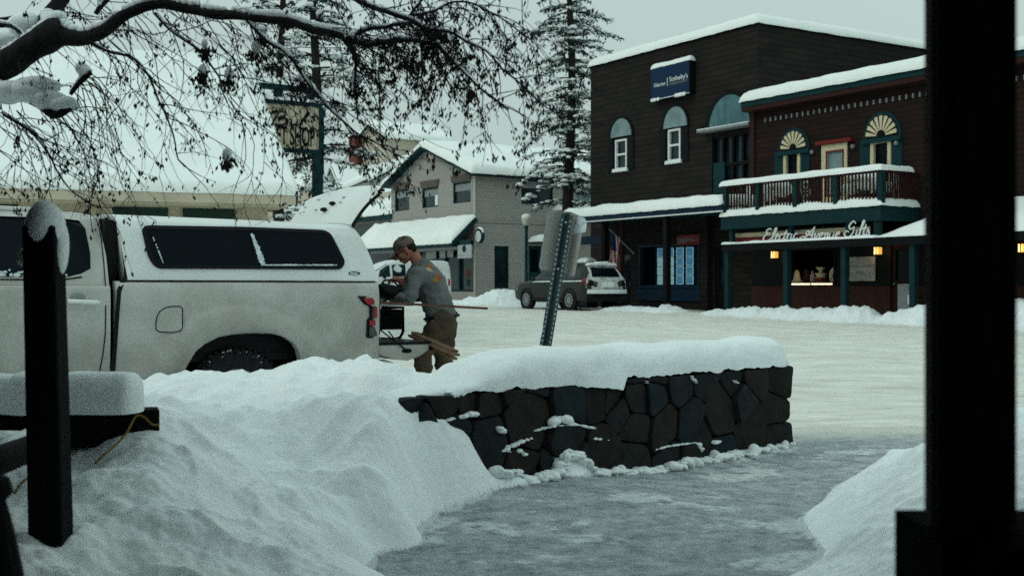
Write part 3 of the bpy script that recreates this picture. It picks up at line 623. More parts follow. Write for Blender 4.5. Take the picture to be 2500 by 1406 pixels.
# navy box sign high on the front
sg = thing('wall_sign', 'navy box sign with pale lettering and a strip of snow high on the brown building', 'sign', FB)
(x0, zt0), (x1, _) = FB.onY(1589,169,-.28), FB.onY(1684,150,-.28); z0 = FB.onY(1590,249,-.28)[1]; z1 = zt0
MB().box(x0, x1, -.28, -.004, z0, z1).build('cabinet', 'black', sg, bevel=.02)
MB().box(x0+.03, x1-.03, -.292, -.281, z0+.04, z1-.04).build('sign_face', 'navy_sign', sg)
MB().snow([(x0,-.3,z1),(x1+.02,-.3,z1),(x1+.02,-.02,z1),(x0,-.02,z1)], .17, lip=.02).build('snow_cap', 'snowroof', sg, smooth=1)
sn = MB(); rr = random.Random(3)
for i in range(40):
    t = i/39; k = .045*(1.5 if t < .22 or .62 < t < .9 else .35); sn.ell((x0+.05+(x1-x0-.1)*t, -.30, z0+.04), (.05, .025, k*rr.uniform(.7,1.2)), 6, 5)
sn.build('bottom_snow', 'snow', sg, smooth=1)
def onf(F, px, py, Y): return F.onY(px, py, Y)
def put(txt, a, b, hpx, Y, m, parent, F, th=.006, bold=0, size=None):
    (xa, za), (xb, _) = F.onY(*a, Y), F.onY(*b, Y)
    words(txt, size or hpx*(F.world(xa, Y, za).y)/PXF*1.35, m, parent, lambda x, y, z: (xa+x, Y-z, za+y), th, width=xb-xa, bold=bold)
put('Glacier', (1596,214), (1625,206), 9, -.294, 'white', sg, FB)
put("Sotheby's", (1634,200), (1679,188), 12, -.294, 'white', sg, FB)
put('INTERNATIONAL REALTY', (1635,209), (1678,200), 4, -.294, 'grey', sg, FB, size=.12)
(xa, za) = FB.onY(1629.5, 211, -.294); (_, zb) = FB.onY(1629.5, 190, -.294); MB().box(xa-.012, xa+.012, -.302, -.293, za, zb).build('divider', 'white', sg)
for px, py in ((1531,420),(1663,400)):
    pass
# flag on its pole
fl = thing('flag', 'red white and blue striped flag hanging from a slanted pole under the brown porch', 'flag', FB)
pa = Vector((*[FB.onY(1487,559,-1.85)[0]], -1.85, FB.onY(1487,559,-1.85)[1])); pb = Vector((FB.onY(1548,620,-1.05)[0], -1.05, FB.onY(1548,620,-1.05)[1]))
MB().tube([pa, pb], .018).build('pole', 'grey', fl)
fm = MB(); nU, nV = 26, 14
def fp(s_, t_):   # s along the pole (hoist), t down the fly
    a = pa.lerp(pb, .04+.42*s_); drop = 1.45*t_*(1-.12*s_)
    return Vector((a.x - .10*t_ + .05*math.sin(s_*9+t_*3), a.y+.06*math.sin(s_*11+t_*2.5), a.z - drop*.98))
for i in range(nU):
    for k in range(nV):
        s_, t_ = i/nU, k/nV; st_ = int(i*13/nU)
        fm.mi = 2 if (s_ < .54 and t_ < .4) else (0 if st_ % 2 == 0 else 1)
        fm.add([fp(s_, t_), fp(s_+1/nU, t_), fp(s_+1/nU, t_+1/nV), fp(s_, t_+1/nV)], [(0,1,2,3)])
fm.build('cloth', ['flag_red', 'flag_white', 'flag_blue'], fl, smooth=1)

# ---------------------------------------------------------------- gift shop building
yg = -.35; go = FB.world(0, yg, 0); FG = Fr(go.x, go.y, .45, GRID_A)
g = thing('gift_shop_building', 'red brown two-storey gift shop with snowy balcony, sunburst window heads and teal posts', 'building', FG)
def gu(px, Y=0): return FG.onY(px, 400, Y)[0]
def gzz(px, py, Y=0): return FG.onY(px, py, Y)[1]
gx0, gx1 = gu(1836), gu(2258)+9.5; HG = gzz(1836, 250); GD = 12
win = []  # lower show window, upper windows, door
sx0, sx1, sz0, sz1 = gu(1926), gu(2040), gzz(1980,697), gzz(1980,606)
uw = [(gu(1918), gu(1952), gzz(1935,470), gzz(1935,371)), (gu(2131), gu(2173), gzz(2150,470), gzz(2150,345))]
ddx0, ddx1, ddz0, ddz1 = gu(2008), gu(2070), 2.75, gzz(2040,352)
gd0, gd1 = gu(2075), gu(2130)
ldx0, ldx1 = gu(2175), gu(2228)
mb = MB()
wall(mb, rect(gx0, gx1, 2.75, HG), [rect(*q) for q in uw] + [rect(ddx0, ddx1, ddz0+.001, ddz1)], 0, .25)
mb.box(gx0, gx0+.25, .25, GD, -.5, HG); mb.box(gx1-.25, gx1, .25, GD, -.5, HG); mb.box(gx0+.25, gx1-.25, GD-.25, GD, -.5, HG)
mb.build('wall', 'siding_red', g)
mb = MB(); wall(mb, rect(gx0, gx1, .95, 2.745), [rect(sx0, sx1, sz0, sz1), rect(ldx0, ldx1, .951, 2.15)], .0, .25); mb.build('lower_wall', 'black', g)
mb = MB(); wall(mb, rect(gx0, gx1, -.5, .945), [rect(ldx0, ldx1, .05, .944)], -.03, .22); mb.build('brick_base', 'brick', g)
MB().box(gx0+.3, gx1-.3, 1.6, 1.7, 0, HG-.3).build('interior_wall', 'interior', g)
MB().box(gx0-.05, gx0+.16, -.06, -.003, 2.9, HG-.1).build('corner_board', 'redbrown', g)
MB().box(gx1-.6, gx1-.4, -.06, -.003, 2.9, HG-.1).build('corner_board', 'redbrown', g)
# cornice
cz0, cz1 = FG.onY(1836, 268, -.4)[1], FG.onY(1836, 243, -.4)[1]
co = MB().box(gx0-.08, gx1+.1, -.42, 0, cz0+.12, cz1).build('cornice', 'teal_dark', g)
MB().box(gx0-.06, gx1+.08, -.40, -.003, cz0-.03, cz0+.115).build('trim_board', 'redbrown', co)
MB().snow([(gx0-.1,-.5,cz1),(gx1+.1,-.5,cz1),(gx1+.1,4,cz1+.05),(gx0-.1,4,cz1+.05)], .36, n=60, m=14, amp=.12, lip=.05).build('roof_snow', 'snowroof', co, smooth=1)
MB().box(gx0, gx1, 0, GD, cz1-.04, cz1-.002).build('roof', 'black', g)
n_d = 44; dx = (gu(2231)-gu(1870))/25
for i in range(n_d):
    x = gu(1870)+dx*i
    if x < gx1-.3: MB().box(x-.022, x+.022, -.05, -.003, gzz(1870,299), gzz(1870,289)).build('dentil', 'grey', g)
for (cxp, cyp), wp, top in (((1935,365), 38, 312), ((2150,334), 47, 272)):
    cx, cz = FG.onY(cxp, cyp, -.1); r_ = (FG.onY(cxp+wp, cyp, -.1)[0]-FG.onY(cxp-wp, cyp, -.1)[0])/2; zt = FG.onY(cxp, top, -.1)[1]
    kz = (zt-cz)/r_
    so_ = MB().prism(arch(cx-r_, cx+r_, cz-.03, zt, 20), -.06, -.003).build('arch_surround', 'teal', g)
    MB().prism(arch(cx-r_*.83, cx+r_*.83, cz, cz+(zt-cz)*.83, 20), -.075, -.062).build('arch_panel', 'black', so_)
    fm = MB()
    for i in range(9):
        a0 = math.pi*(i*1.0+.18)/9; a1 = math.pi*(i+.82)/9
        P_ = lambda a, q: (cx+r_*q*math.cos(a), cz+.02+r_*kz*q*math.sin(a))
        am = (a0+a1)/2; fm.prism([P_(a0,.24+.0), P_(a0,.79), P_(am,.81), P_(a1,.79), P_(a1,.24)], -.10, -.077)
    fm.build('sunburst_rays', 'cream', so_)
    MB().prism(arch(cx-r_*.16, cx+r_*.16, cz, cz+r_*.16*kz), -.11, -.077).build('sunburst_hub', 'black', so_)
    MB().box(cx-r_*1.03, cx+r_*1.03, -.14, -.003, cz-.16, cz-.035).build('window_head', 'teal_dark', g)
for x0, x1, z0, z1 in uw:
    fm = MB(); fm.box(x0-.06, x0+.06, -.05, .05, z0, z1); fm.box(x1-.06, x1+.06, -.05, .05, z0, z1); fm.box(x0+.06, x1-.06, -.04, .04, z1-.06, z1); fo = fm.build('window', 'cream', g)
    MB().box(x0, x1, .08, .1, z0, z1).build('pane', 'glass', fo)
    for sx in (x0-.45, x1+.1): MB().box(sx, sx+.35, -.04, -.003, z0, z1+.02).build('shutter', 'teal_dark', g)
dm = MB(); wall(dm, rect(ddx0, ddx1, ddz0+.002, ddz1), [rect(ddx0+.22, ddx1-.14, ddz0+.95, ddz1-.22)], -.05, .05); do = dm.build('balcony_door', 'cream', g)
dm = MB(); wall(dm, rect(ddx0+.19, ddx1-.11, ddz0+.92, ddz1-.19), [rect(ddx0+.24, ddx1-.16, ddz0+.97, ddz1-.24)], -.065, -.052); dm.build('red_frame', 'red', do)
MB().box(ddx0+.2, ddx1-.12, .0, .02, ddz0+.93, ddz1-.2).build('pane', 'pale_glass', do); MB().ell((ddx1-.08, -.09, ddz0+.95), (.03,.04,.03)).build('handle', 'steel', do)
a = FG.onY(1992,352,-.12); b = FG.onY(2078,340,-.12); MB().box(a[0], b[0], -.16, -.003, a[1]-.05, a[1]+.06).build('door_head', 'red', g)
for px, py in ((1982,372),(2082,358),(2188,350)):
    x, z = FG.onY(px, py, -.1); MB().ell((x,-.1,z), (.06,.08,.07), 8, 6).build('flood_lamp', 'grey', g)
# striped board above the canopy
bx0, bz0 = FG.onY(1795,588,-1.2); bx1, bz1 = FG.onY(2140,572,-1.2)
# balcony
YB = -1.55; dz0 = FG.onY(1768,561,YB)[1]; dz1 = FG.onY(1768,527,YB)[1]; qx0 = FG.onY(1765,540,YB)[0]; qx1 = FG.onY(2150,540,YB)[0]
bal = MB().box(qx0, qx1, YB, -.003, dz0+.02, dz1-.03).build('balcony', 'teal_dark', g)
mb = MB(); mb.box(qx0-.04, qx1+.04, YB-.05, YB, dz0, dz1); mb.box(qx1, qx1+.05, YB, -.003, dz0, dz1); mb.box(qx0-.05, qx0, YB, -.003, dz0, dz1); mb.build('fascia', 'teal', bal)
MB().snow([(qx0-.08,YB-.1,dz1),(qx1+.1,YB-.1,dz1),(qx1+.1,-.02,dz1),(qx0-.08,-.02,dz1)], .22, n=60, m=14, amp=.45, lip=.04).build('deck_snow', 'snowroof', bal, smooth=1)
rz1 = FG.onY(1768,455,YB)[1]; rt = rz1
mb = MB(); mb.box(qx0, qx1, YB-.05, YB+.07, rt-.06, rt); mb.box(qx1-.06, qx1+.06, YB+.07, -.003, rt-.06, rt); mb.box(qx0, qx1, YB-.02, YB+.04, dz1+.08, dz1+.13); mb.box(qx1-.03, qx1+.03, YB+.04, -.003, dz1+.08, dz1+.13)
mb.build('handrail', 'redbrown', bal)
mb = MB(); n = 50
for i in range(1, n): x = qx0+(qx1-qx0)*i/n; mb.box(x-.02, x+.02, YB-.01, YB+.03, dz1+.05, rt-.03)
for i in range(1, 16): y = YB+(-YB)*i/16; mb.box(qx1-.02, qx1+.02, y-.02, y+.02, dz1+.05, rt-.03)
mb.build('balusters', 'redbrown', bal)
for px in (1772,1851,1943,2042,2151):
    x = FG.onY(px, 480, YB)[0]; MB().box(x-.075, x+.075, YB-.06, YB+.09, dz1, rt-.001).build('baluster_post', 'teal', bal)
mb = MB(); mb.snow([(qx0-.06,YB-.13,rt+.001),(qx1+.12,YB-.13,rt+.001),(qx1+.12,YB+.15,rt+.001),(qx0-.06,YB+.15,rt+.001)], .17, r=.14, n=50, m=3, amp=.15, lip=.015)
mb.snow([(qx1-.12,YB+.10,rt+.002),(qx1+.12,YB+.10,rt+.002),(qx1+.12,-.3,rt+.002),(qx1-.12,-.3,rt+.002)], .15, r=.14, n=3, m=20, amp=.15, lip=.01)
mb.build('rail_snow', 'snowroof', bal, smooth=1)
# canopy under the balcony, with posts
YC = -1.75; cc1 = FG.onY(1768,597,YC)[1]; ccx0 = FG.onY(1764,597,YC)[0]; ccx1 = gx1
cn_ = MB().box(ccx0, ccx1, YC, 0, cc1-.07, cc1-.002).build('canopy', 'teal_dark', g)
MB().box(ccx0, ccx1, YC-.04, YC, cc1-.22, cc1).build('fascia', 'black', cn_)
MB().snow([(ccx0,YC-.06,cc1),(qx1,YC-.06,cc1),(qx1,-.05,cc1),(ccx0,-.05,cc1)], .07, n=50, m=10, amp=.6).build('canopy_snow', 'snow', cn_, smooth=1)
# deep snow on the right-hand part of the canopy, heaped up against the wall
rows = []; xs0 = qx1-.15; nn = 60
for k in range(15):
    t = k/14; y = YC-.08+(1.70)*t; row = []
    for i in range(nn+1):
        x = xs0+(ccx1-xs0)*(i/nn)**1.2; rise = min(1, (x-xs0)/2.3); hh = .98*math.sin(rise*math.pi/2)**.8
        hh *= (.30+.70*t) if x < xs0+2 else (.25+.75*t)
        hh *= min(1, .15+t*5)
        row.append((x, y, cc1+.004+hh+(.03*noise.noise(Vector((x*1.5,y*2,0))) if hh > .1 else 0)))
    rows.append(row)
mb = MB().grid(rows); mb.add([rows[0][0], rows[0][-1], rows[-1][-1], rows[-1][0]], [(3,2,1,0)]); mb.add([(p[0],p[1],p[2]) for p in rows[0]]+[(rows[0][-1][0], YC-.08, cc1+.001), (xs0, YC-.08, cc1+.001)], [tuple(range(nn+3))]); mb.build('canopy_snow', 'snowroof', cn_, smooth=40)
mb = MB()
for px in (1778, 1922, 2063):
    x = FG.onY(px, 650, -1.6)[0]; MB().box(x-.09, x+.09, -1.69, -1.51, -.4, cc1-.07).build('canopy_post', 'teal', g, bevel=.01)
    MB().box(x-.07, x+.07, -1.50, -1.36, cc1, dz0+.02).build('balcony_prop', 'teal', g)
for k in range(3):
    x = FG.onY(2063,650,-1.6)[0]+2.4*(k+1); MB().box(x-.09, x+.09, -1.69, -1.51, -.4, cc1-.07).build('canopy_post', 'teal', g, bevel=.01)
x = FG.onY(2142,560,-1.45)[0]; MB().box(x-.10, x+.10, -1.50, -1.36, cc1, dz0+.02).build('balcony_prop', 'teal', g)
mb = MB(); mb.mi = 0; ax, az = FG.onY(1790,583,-1.2); bx, _ = FG.onY(2125,570,-1.2)
sb = MB().box(ax, bx, -1.2, -1.16, az-.13, az+.22).build('striped_board', 'black', g)
MB().box(ax, bx, -1.215, -1.202, az+.03, az+.16).build('cream_stripe', 'cream', sb); MB().box(ax, bx, -1.215, -1.202, az-.10, az+.02).build('red_stripe', 'red', sb)
# script sign standing on the canopy edge: strokes of each letter as bent metal
SC = {'E': [[(.75,.95),(.5,1.05),(.25,.9),(.3,.65),(.6,.6)],[(.5,.6),(.15,.5),(.0,.2),(.15,-.02),(.5,.0),(.8,.25)]],
 'l': [[(0,.1),(.25,.5),(.38,1.0),(.25,1.0),(.1,.3),(.15,0),(.35,.1)]], 'e': [[(0,.2),(.25,.35),(.3,.5),(.15,.5),(.05,.2),(.15,0),(.4,.12)]],
 'c': [[(.38,.42),(.22,.52),(.05,.3),(.1,.02),(.25,0),(.42,.15)]], 't': [[(.28,.9),(.12,.25),(.15,0),(.35,.1)],[(.0,.55),(.4,.6)]],
 'r': [[(0,.1),(.12,.5),(.1,.0)],[(.12,.38),(.25,.5),(.38,.46)]], 'i': [[(.12,.5),(.05,.1),(.12,0),(.28,.12)]],
 'A': [[(.0,.25),(-.25,.3),(-.45,.12),(-.3,-.05),(-.05,.15),(.25,.55),(.62,1.12)],[(.62,1.12),(.52,.4),(.55,0),(.72,.05)],[(-.05,.62),(.12,.78),(.28,.62),(.15,.42),(.0,.5),(.05,.62)],[(.2,.4),(.6,.42)]],
 'v': [[(0,.45),(.1,.5),(.14,0),(.36,.5),(.42,.42)]], 'n': [[(0,.4),(.1,.5),(.06,0)],[(.08,.3),(.25,.5),(.32,.42),(.28,.05),(.42,.08)]],
 'u': [[(.05,.5),(.02,.1),(.12,0),(.3,.2)],[(.34,.5),(.3,.05),(.44,.08)]], 's': [[(0,.1),(.2,.5),(.16,.4),(.3,.18),(.2,0),(.05,.06)]],
 'G': [[(.95,.95),(.75,1.18),(.45,1.0),(.35,.7),(.55,.55),(.85,.75)],[(.85,.75),(.8,.3),(.5,-.05),(.15,-.05),(-.05,.2),(.15,.42),(.4,.3)]],
 'f': [[(0,.1),(.2,.5),(.42,1.05),(.34,1.15),(.2,.6),(.08,-.1),(-.02,-.12)],[(0,.5),(.4,.52)]], ' ': []}
WID = {'E':.8,'l':.33,'e':.38,'c':.38,'t':.34,'r':.36,'i':.27,'A':.98,'v':.42,'n':.42,'u':.44,'s':.36,'G':1.05,'f':.36,' ':.28}
def smoothp(pts, n=5):
    P_ = [pts[0]]+list(pts)+[pts[-1]]; o = []
    for i in range(1, len(P_)-2):
        p0, p1, p2, p3 = [Vector(q) for q in P_[i-1:i+3]]
        for k in range(n):
            t = k/n; o.append(.5*((2*p1)+(p2-p0)*t+(2*p0-5*p1+4*p2-p3)*t*t+(3*p1-p0-3*p2+p3)*t**3))
    return o+[Vector(P_[-1])]
def script(txt, pa_, pb_, hpx, F, Y, rad, m, parent, slant=.28, gap=None, name='lettering'):
    (xa, za), (xb, zb) = F.onY(*pa_, Y), F.onY(*pb_, Y); mb = MB(); tot = sum(WID[c] for c in txt); k = (xb-xa)/tot; x = 0
    zk = hpx/PXF*F.world(xa, Y, za).y
    for ch in txt:
        if ch == 'A': x += .35
        for st_ in SC[ch]:
            q = smoothp(st_); n = len(q); mb.tube([(xa+(x+p.x+slant*p.y*.5)*k, Y, za+(p.y)*zk) for p in q], [rad*(.55+.6*math.sin(math.pi*i/(n-1))) for i in range(n)], 5)
        x += WID[ch] - (.35 if ch == 'A' else 0)
    mb.build(name, m, parent, smooth=1)
ls = thing('script_sign', 'white cursive metal letters Electric Avenue Gifts standing along the canopy edge', 'sign', FG)
script('Electric', (1863,588), (1946,582), 27, FG, -1.72, .022, 'white', ls, name='first_word')
script('Avenue', (1955,586), (2050,579), 27, FG, -1.72, .022, 'white', ls, name='second_word')
script('Gifts', (2062,577), (2123,573), 30, FG, -1.72, .024, 'white', ls, name='third_word')
a = FG.onY(1863,590,-1.72); b = FG.onY(2123,590,-1.72); MB().box(a[0], b[0], -1.735, -1.705, cc1+.03, cc1+.06).build('mounting_rail', 'white', ls)
# show window
fm = MB(); wall(fm, rect(sx0, sx1, sz0, sz1), [rect(sx0+.06, sx1-.06, sz0+.09, sz1-.06)], -.03, .12); so = fm.build('shop_window', 'black', g)
mb = MB(); mb.box(sx0+.08, (sx0+sx1)/2-.03, -.05, -.032, sz0+.02, sz0+.07); mb.box((sx0+sx1)/2+.03, sx1-.1, -.05, -.032, sz0+.02, sz0+.07); mb.build('lit_ledge', 'strip', so)
MB().box(sx0+.03, sx1-.03, .1, .9, sz0+.02, sz0+.06).build('display_shelf', 'cream', so)
mb = MB(); mb.mi = 0; cyl = lambda r, h, z: [(0,z),(r,z),(r,z+h),(0,z+h)]
def item(px, prof, m, name):
    x, _ = FG.onY(px, 680, .25); return tag(MB().lathe(prof, (x, .25, sz0+.062), 12).build(name, m, g, smooth=40), None)
items = [('shell_ornament', 1945, [(0,0),(.16,0),(.2,.06),(.12,.16),(.1,.3),(.05,.42),(0,.45)], 'cream'), ('red_doll', 1968, [(0,0),(.09,0),(.1,.2),(.07,.3),(.08,.38),(0,.46)], 'redbrown'),
         ('glass_bottle', 1983, [(0,0),(.07,0),(.07,.25),(.03,.32),(.03,.4),(0,.4)], 'grey'), ('gift_jar', 2004, [(0,0),(.16,0),(.2,.12),(.13,.24),(.17,.28),(.17,.31),(.06,.33),(.06,.42),(.13,.45),(.13,.5),(0,.5)], 'cream')]
for nm, px, prof, m in items:
    x, _ = FG.onY(px, 680, .25); p = FG.world(x, .25, sz0+.062)
    o = MB().lathe(prof, (0,0,0), 12).build(nm, m, None, smooth=40); o.location = p
    tag(o, {'shell_ornament':'pale cream ornament at the left end of the lit gift shop window', 'red_doll':'narrow red brown figure standing in the gift shop window', 'glass_bottle':'thin grey bottle in the middle of the gift shop window', 'gift_jar':'round lidded jar with red band in the gift shop window'}[nm], 'ornament', 'small goods in the lit shop window')
    if nm == 'gift_jar': MB().lathe([(.185,.05),(.205,.12),(.165,.18)], (0,0,0), 12).build('red_band', 'red', o, smooth=1)
x, z = FG.onY(2031, 672, .12); mb = MB()
o = MB().lathe([(0,0),(.30,0),(.30,.03),(.22,.05),(.22,.03),(0,.03)], (0,0,0), 20, 'y').build('display_plate', 'cream', None, smooth=40); o.location = FG.world(x, .34, z-.03); o.rotation_euler = (0,0,FG.a+math.pi)
tag(o, 'large round cream plate with dark centre at the right of the shop window', 'plate'); MB().ell((0,.06,0), (.13,.02,.16)).build('plate_motif', 'redbrown', o)
ll = bpy.data.lights.new('window_light', 'AREA'); ll.energy = 3; ll.size = 1.2; ll.size_y = .2; ll.shape = 'RECTANGLE'; ll.color = (1,.75,.4); lo = bpy.data.objects.new('window_light', ll); C.objects.link(lo); lo.location = FG.world((sx0+sx1)/2, .3, sz1-.1); lo.parent = None
# wall lanterns
def lantern(px, py, lab):
    x, z = FG.onY(px, py, -.18); o = thing('wall_lantern', lab, 'lamp', loc=FG.world(x, 0, z-.14), ang=GRID_A, group='lit lanterns on the gift shop front'); o.scale = (.8,.8,.8)
    MB().box(-.05,.05,-.02,-.002,.0,.22).build('bracket', 'black', o); mb = MB(); mb.box(-.11,.11,-.24,-.02,.27,.30); mb.box(-.11,.11,-.24,-.02,-.02,.01); mb.box(-.015,.015,-.245,-.232,.01,.27); mb.build('cage', 'black', o)
    mb = MB(); mb.mi = 1; mb.box(-.10,-.016,-.23,-.03,.01,.27); mb.mi = 0; mb.box(.016,.10,-.23,-.03,.01,.27); mb.build('lantern_glass', ['lamp','lamp_hot'], o)
    l = bpy.data.lights.new('lantern_light', 'POINT'); l.energy = 2.5; l.color = (1,.6,.25); l.shadow_soft_size = .1; q = bpy.data.objects.new('lantern_light', l); C.objects.link(q); q.location = (0,-.45,.1); q.parent = o
lantern(1887,620,'glowing amber wall lantern left of the lit gift shop window'); lantern(2139,610,'glowing amber wall lantern right of the white oval poster board'); lantern(2492,603,'glowing amber wall lantern at the far right beyond the porch column')
# white oval sign board
ps = thing('poster_board', 'square white board with an oval ring of small print beside the shop window', 'sign', FG)
(x0, zt), (x1, _) = FG.onY(2071,628,-.06), FG.onY(2136,628,-.06); zb = FG.onY(2071,686,-.06)[1]
MB().box(x0, x1, -.06, -.032, zb, zt).build('board', 'signback', ps)
mb = MB(); c = ((x0+x1)/2, (zb+zt)/2); ra, rb = (x1-x0)/2*.95, (zt-zb)/2*.95
mb.tube([(c[0]+ra*math.cos(a), -.065, c[1]+rb*math.sin(a)) for a in [2*math.pi*i/48 for i in range(49)]], .012, 4); 
rr = random.Random(2)
for q, nn_ in ((.78, 22), (.5, 13)):
    for i in range(nn_):
        a = 2*math.pi*i/nn_
        if abs(math.sin(a)) > .3: X_, Z_ = c[0]+ra*q*math.cos(a), c[1]+rb*q*math.sin(a); mb.box(X_-.015, X_+.015, -.07, -.062, Z_-.03, Z_+.03)
mb.box(c[0]-ra*.9, c[0]-ra*.1, -.07, -.062, c[1]+.05, c[1]+.09); mb.box(c[0]+ra*.02, c[0]+ra*.9, -.07, -.062, c[1]+.05, c[1]+.11); mb.box(c[0]-ra*.35, c[0]+ra*.2, -.07, -.062, c[1]-.16, c[1]-.07)
mb.build('print', 'grey', ps)
dm = MB(); wall(dm, rect(ldx0, ldx1, .055, 2.14), [rect(ldx0+.12, ldx1-.12, 1.1, 2.0)], .05, .1); do = dm.build('door', 'redbrown', g); MB().box(ldx0+.1, ldx1-.1, .11, .12, 1.05, 2.05).build('pane', 'glass', do); MB().ell((ldx0+.09,.03,1.0),(.03,.03,.03)).build('handle', 'steel', do)
(x0, z1), (x1, _), (_, z0) = FG.onY(2191,693,-.5), FG.onY(2228,693,-.5), FG.onY(2191,744,-.5)
o = thing('notice_panel', 'plain blue grey panel leaning by the gift shop door with small white tag', 'panel', FG); MB().box(x0, x1, -.5, -.46, z0-.3, z1).build('panel', 'grey', o, bevel=.01); MB().box(x1-.16, x1-.04, -.512, -.502, z0+.02, z0+.28).build('tag', 'white', o)

# patio furniture on the balcony
def chair_at(px, py, Y, ang, lab, g_='snow covered chairs on the balcony'):
    x, z = FG.onY(px, py, Y); o = thing('patio_chair', lab, 'chair', loc=FG.world(x, Y, dz1+.03), ang=GRID_A+ang, group=g_)
    for sx in (-.22, .22):
        for sy in (-.2, .22): MB().box(sx-.02, sx+.02, sy-.02, sy+.02, 0, .45 if sy < 0 else .95).build('leg', 'white', o)
    MB().box(-.24,.24,-.24,.24,.43,.46).build('seat', 'white', o)
    mb = MB(); [mb.box(x_-.02, x_+.02, .21, .24, .5, .92) for x_ in (-.12,-.04,.04,.12)]; mb.box(-.2,.2,.205,.245,.9,.95); mb.build('backrest', 'white', o)
    mb = MB(); mb.ell((0,-.02,.5),(.27,.26,.16),14,8,jit=.2); mb.ell((0,.22,.97),(.24,.05,.05),10,6); mb.build('seat_snow', 'snowroof', o, smooth=1)
def table_at(px, Y, r, lab):
    x, z = FG.onY(px, 470, Y); o = thing('patio_table', lab, 'table', loc=FG.world(x, Y, dz1+.03), group='snow covered tables on the balcony')
    MB().lathe([(0,.70),(r,.70),(r,.73),(0,.73)]).build('table_top', 'black', o); MB().lathe([(0,0),(.25,0),(.25,.03),(.03,.05),(.03,.70)]).build('pedestal', 'black', o)
    MB().ell((0,0,.74),(r*1.03,r*1.03,.28),20,10,jit=.12).build('snow_dome', 'snowroof', o, smooth=1)
table_at(1905, -.9, .38, 'small round balcony table under a tall dome of snow'); table_at(2118, -.8, .48, 'larger round balcony table with wide snow dome near the right corner post')
chair_at(1873,470,-1.1,20,'white slatted balcony chair just left of the small snow-domed table'); chair_at(1812,470,-.9,-30,'white slatted balcony chair nearest the left end of the railing')
chair_at(2072,470,-1.0,15,'white balcony chair heaped with snow right of the cream door'); chair_at(2170,470,-.7,-70,'white balcony chair beside the right-hand corner post')
# round wire rack in the middle of the balcony
x, z = FG.onY(1967,472,-1.1); o = thing('wire_rack', 'white round wire rack standing behind the balcony railing below the cream door', 'rack', loc=FG.world(x,-1.1,dz1+.03), ang=GRID_A)
mb = MB(); mb.tube([(.16*math.cos(a),0,.55+.32*math.sin(a)) for a in [2*math.pi*i/24 for i in range(25)]], .02, 5)
for k in range(4): a = math.pi*k/4; mb.tube([(-.16*math.cos(a),0,.55-.32*math.sin(a)),(.16*math.cos(a),0,.55+.32*math.sin(a))], .012, 4)
mb.build('wire_ring', 'white', o); MB().box(-.02,.02,-.02,.02,0,.25).build('stand', 'white', o)

# ---------------------------------------------------------------- beige shop building
FE = Fr(-1.83, 60, .7, GRID_A)
e1 = thing('beige_shop_building', 'beige gabled two-storey shop with teal trim, brown window heads and snowy awning roof', 'building', FE)
zE = FE.onY(1160, 412, 0)[1]; uA, zA = FE.onY(1045, 362, 0); uL = FE.onY(955, 420, 0)[0]; DE = 15
zE = (zE + FE.onY(955, 462, 0)[1])/2
def win_hole(F, x0, x1, y0, y1, Y=0, X=None):
    if X is None: a = F.onY(x0, y1, Y); b = F.onY(x1, y0, Y)
    else: a = F.onX(x0, y1, X); b = F.onX(x1, y0, X)
    return (a[0], b[0], a[1], b[1])
gw = [win_hole(FE,964,999,460,517), win_hole(FE,1031,1070,455,509), win_hole(FE,1106,1149,441,498)]
sfx0, sfx1 = uL+.15, -.15; sfz0, sfz1 = FE.onY(1100,712,0)[1], 3.0
mb = MB(); wall(mb, [(uL,-.6),(0,-.6),(0,zE),(uA,zA),(uL,zE)], [rect(*q) for q in gw]+[rect(sfx0, sfx1, sfz0, sfz1)], 0, .25)
sw_ = [win_hole(FE,1273,1350,441,498,X=0), win_hole(FE,1410,1452,444,496,X=0), win_hole(FE,1207,1242,601,704,X=0), win_hole(FE,1290,1322,600,712,X=0)]
wall(mb, rect(.25, DE, -.6, zE), [rect(*q) for q in sw_], 0, .25, lambda x, z, y: (-y, x, z))
mb.box(uL, uL+.25, .25, DE, -.6, zE); mb.box(uL+.25, -.25, DE-.2, DE, -.6, zE)
mb.build('wall', 'siding_beige', e1)
MB().box(uL+.4, -.4, 1.2, DE-.4, -.5, zE-.2).build('interior_wall', 'interior', e1)
rf = MB()
for a, b in (((uL-.35, zE-.13), (uA, zA+.02)), ((uA, zA+.02), (.35, zE-.13))):
    rf.add([(a[0],-.4,a[1]),(b[0],-.4,b[1]),(b[0],DE+.3,b[1]),(a[0],DE+.3,a[1]),(a[0],-.4,a[1]+.14),(b[0],-.4,b[1]+.14),(b[0],DE+.3,b[1]+.14),(a[0],DE+.3,a[1]+.14)],[(0,1,2,3),(7,6,5,4),(0,4,5,1),(1,5,6,2),(2,6,7,3),(3,7,4,0)])
ro = rf.build('roof', 'teal_dark', e1)
mb = MB()
for (a, b), s_ in ((((uL-.45, zE-.0), (uA+.05, zA+.165)), 1), (((uA-.05, zA+.165), (.5, zE-.03)), 2)):
    mb.snow([(a[0],-.5,a[1]),(b[0],-.5,b[1]),(b[0],DE+.4,b[1]),(a[0],DE+.4,a[1])], .36, n=16, m=50, amp=.2, lip=.07, sd=s_)
mb.build('roof_snow', 'snowroof', ro, smooth=1)
mb = MB(); mb.bar((uL-.35,-.43,zE-.08),(uA,-.43,zA+.07),.06,.24, Vector((0,0,1))); mb.bar((uA,-.43,zA+.07),(.35,-.43,zE-.08),.06,.24); mb.box(.33,.40,-.4,DE+.3,zE-.22,zE+.02); mb.build('rake_trim', 'teal', ro)
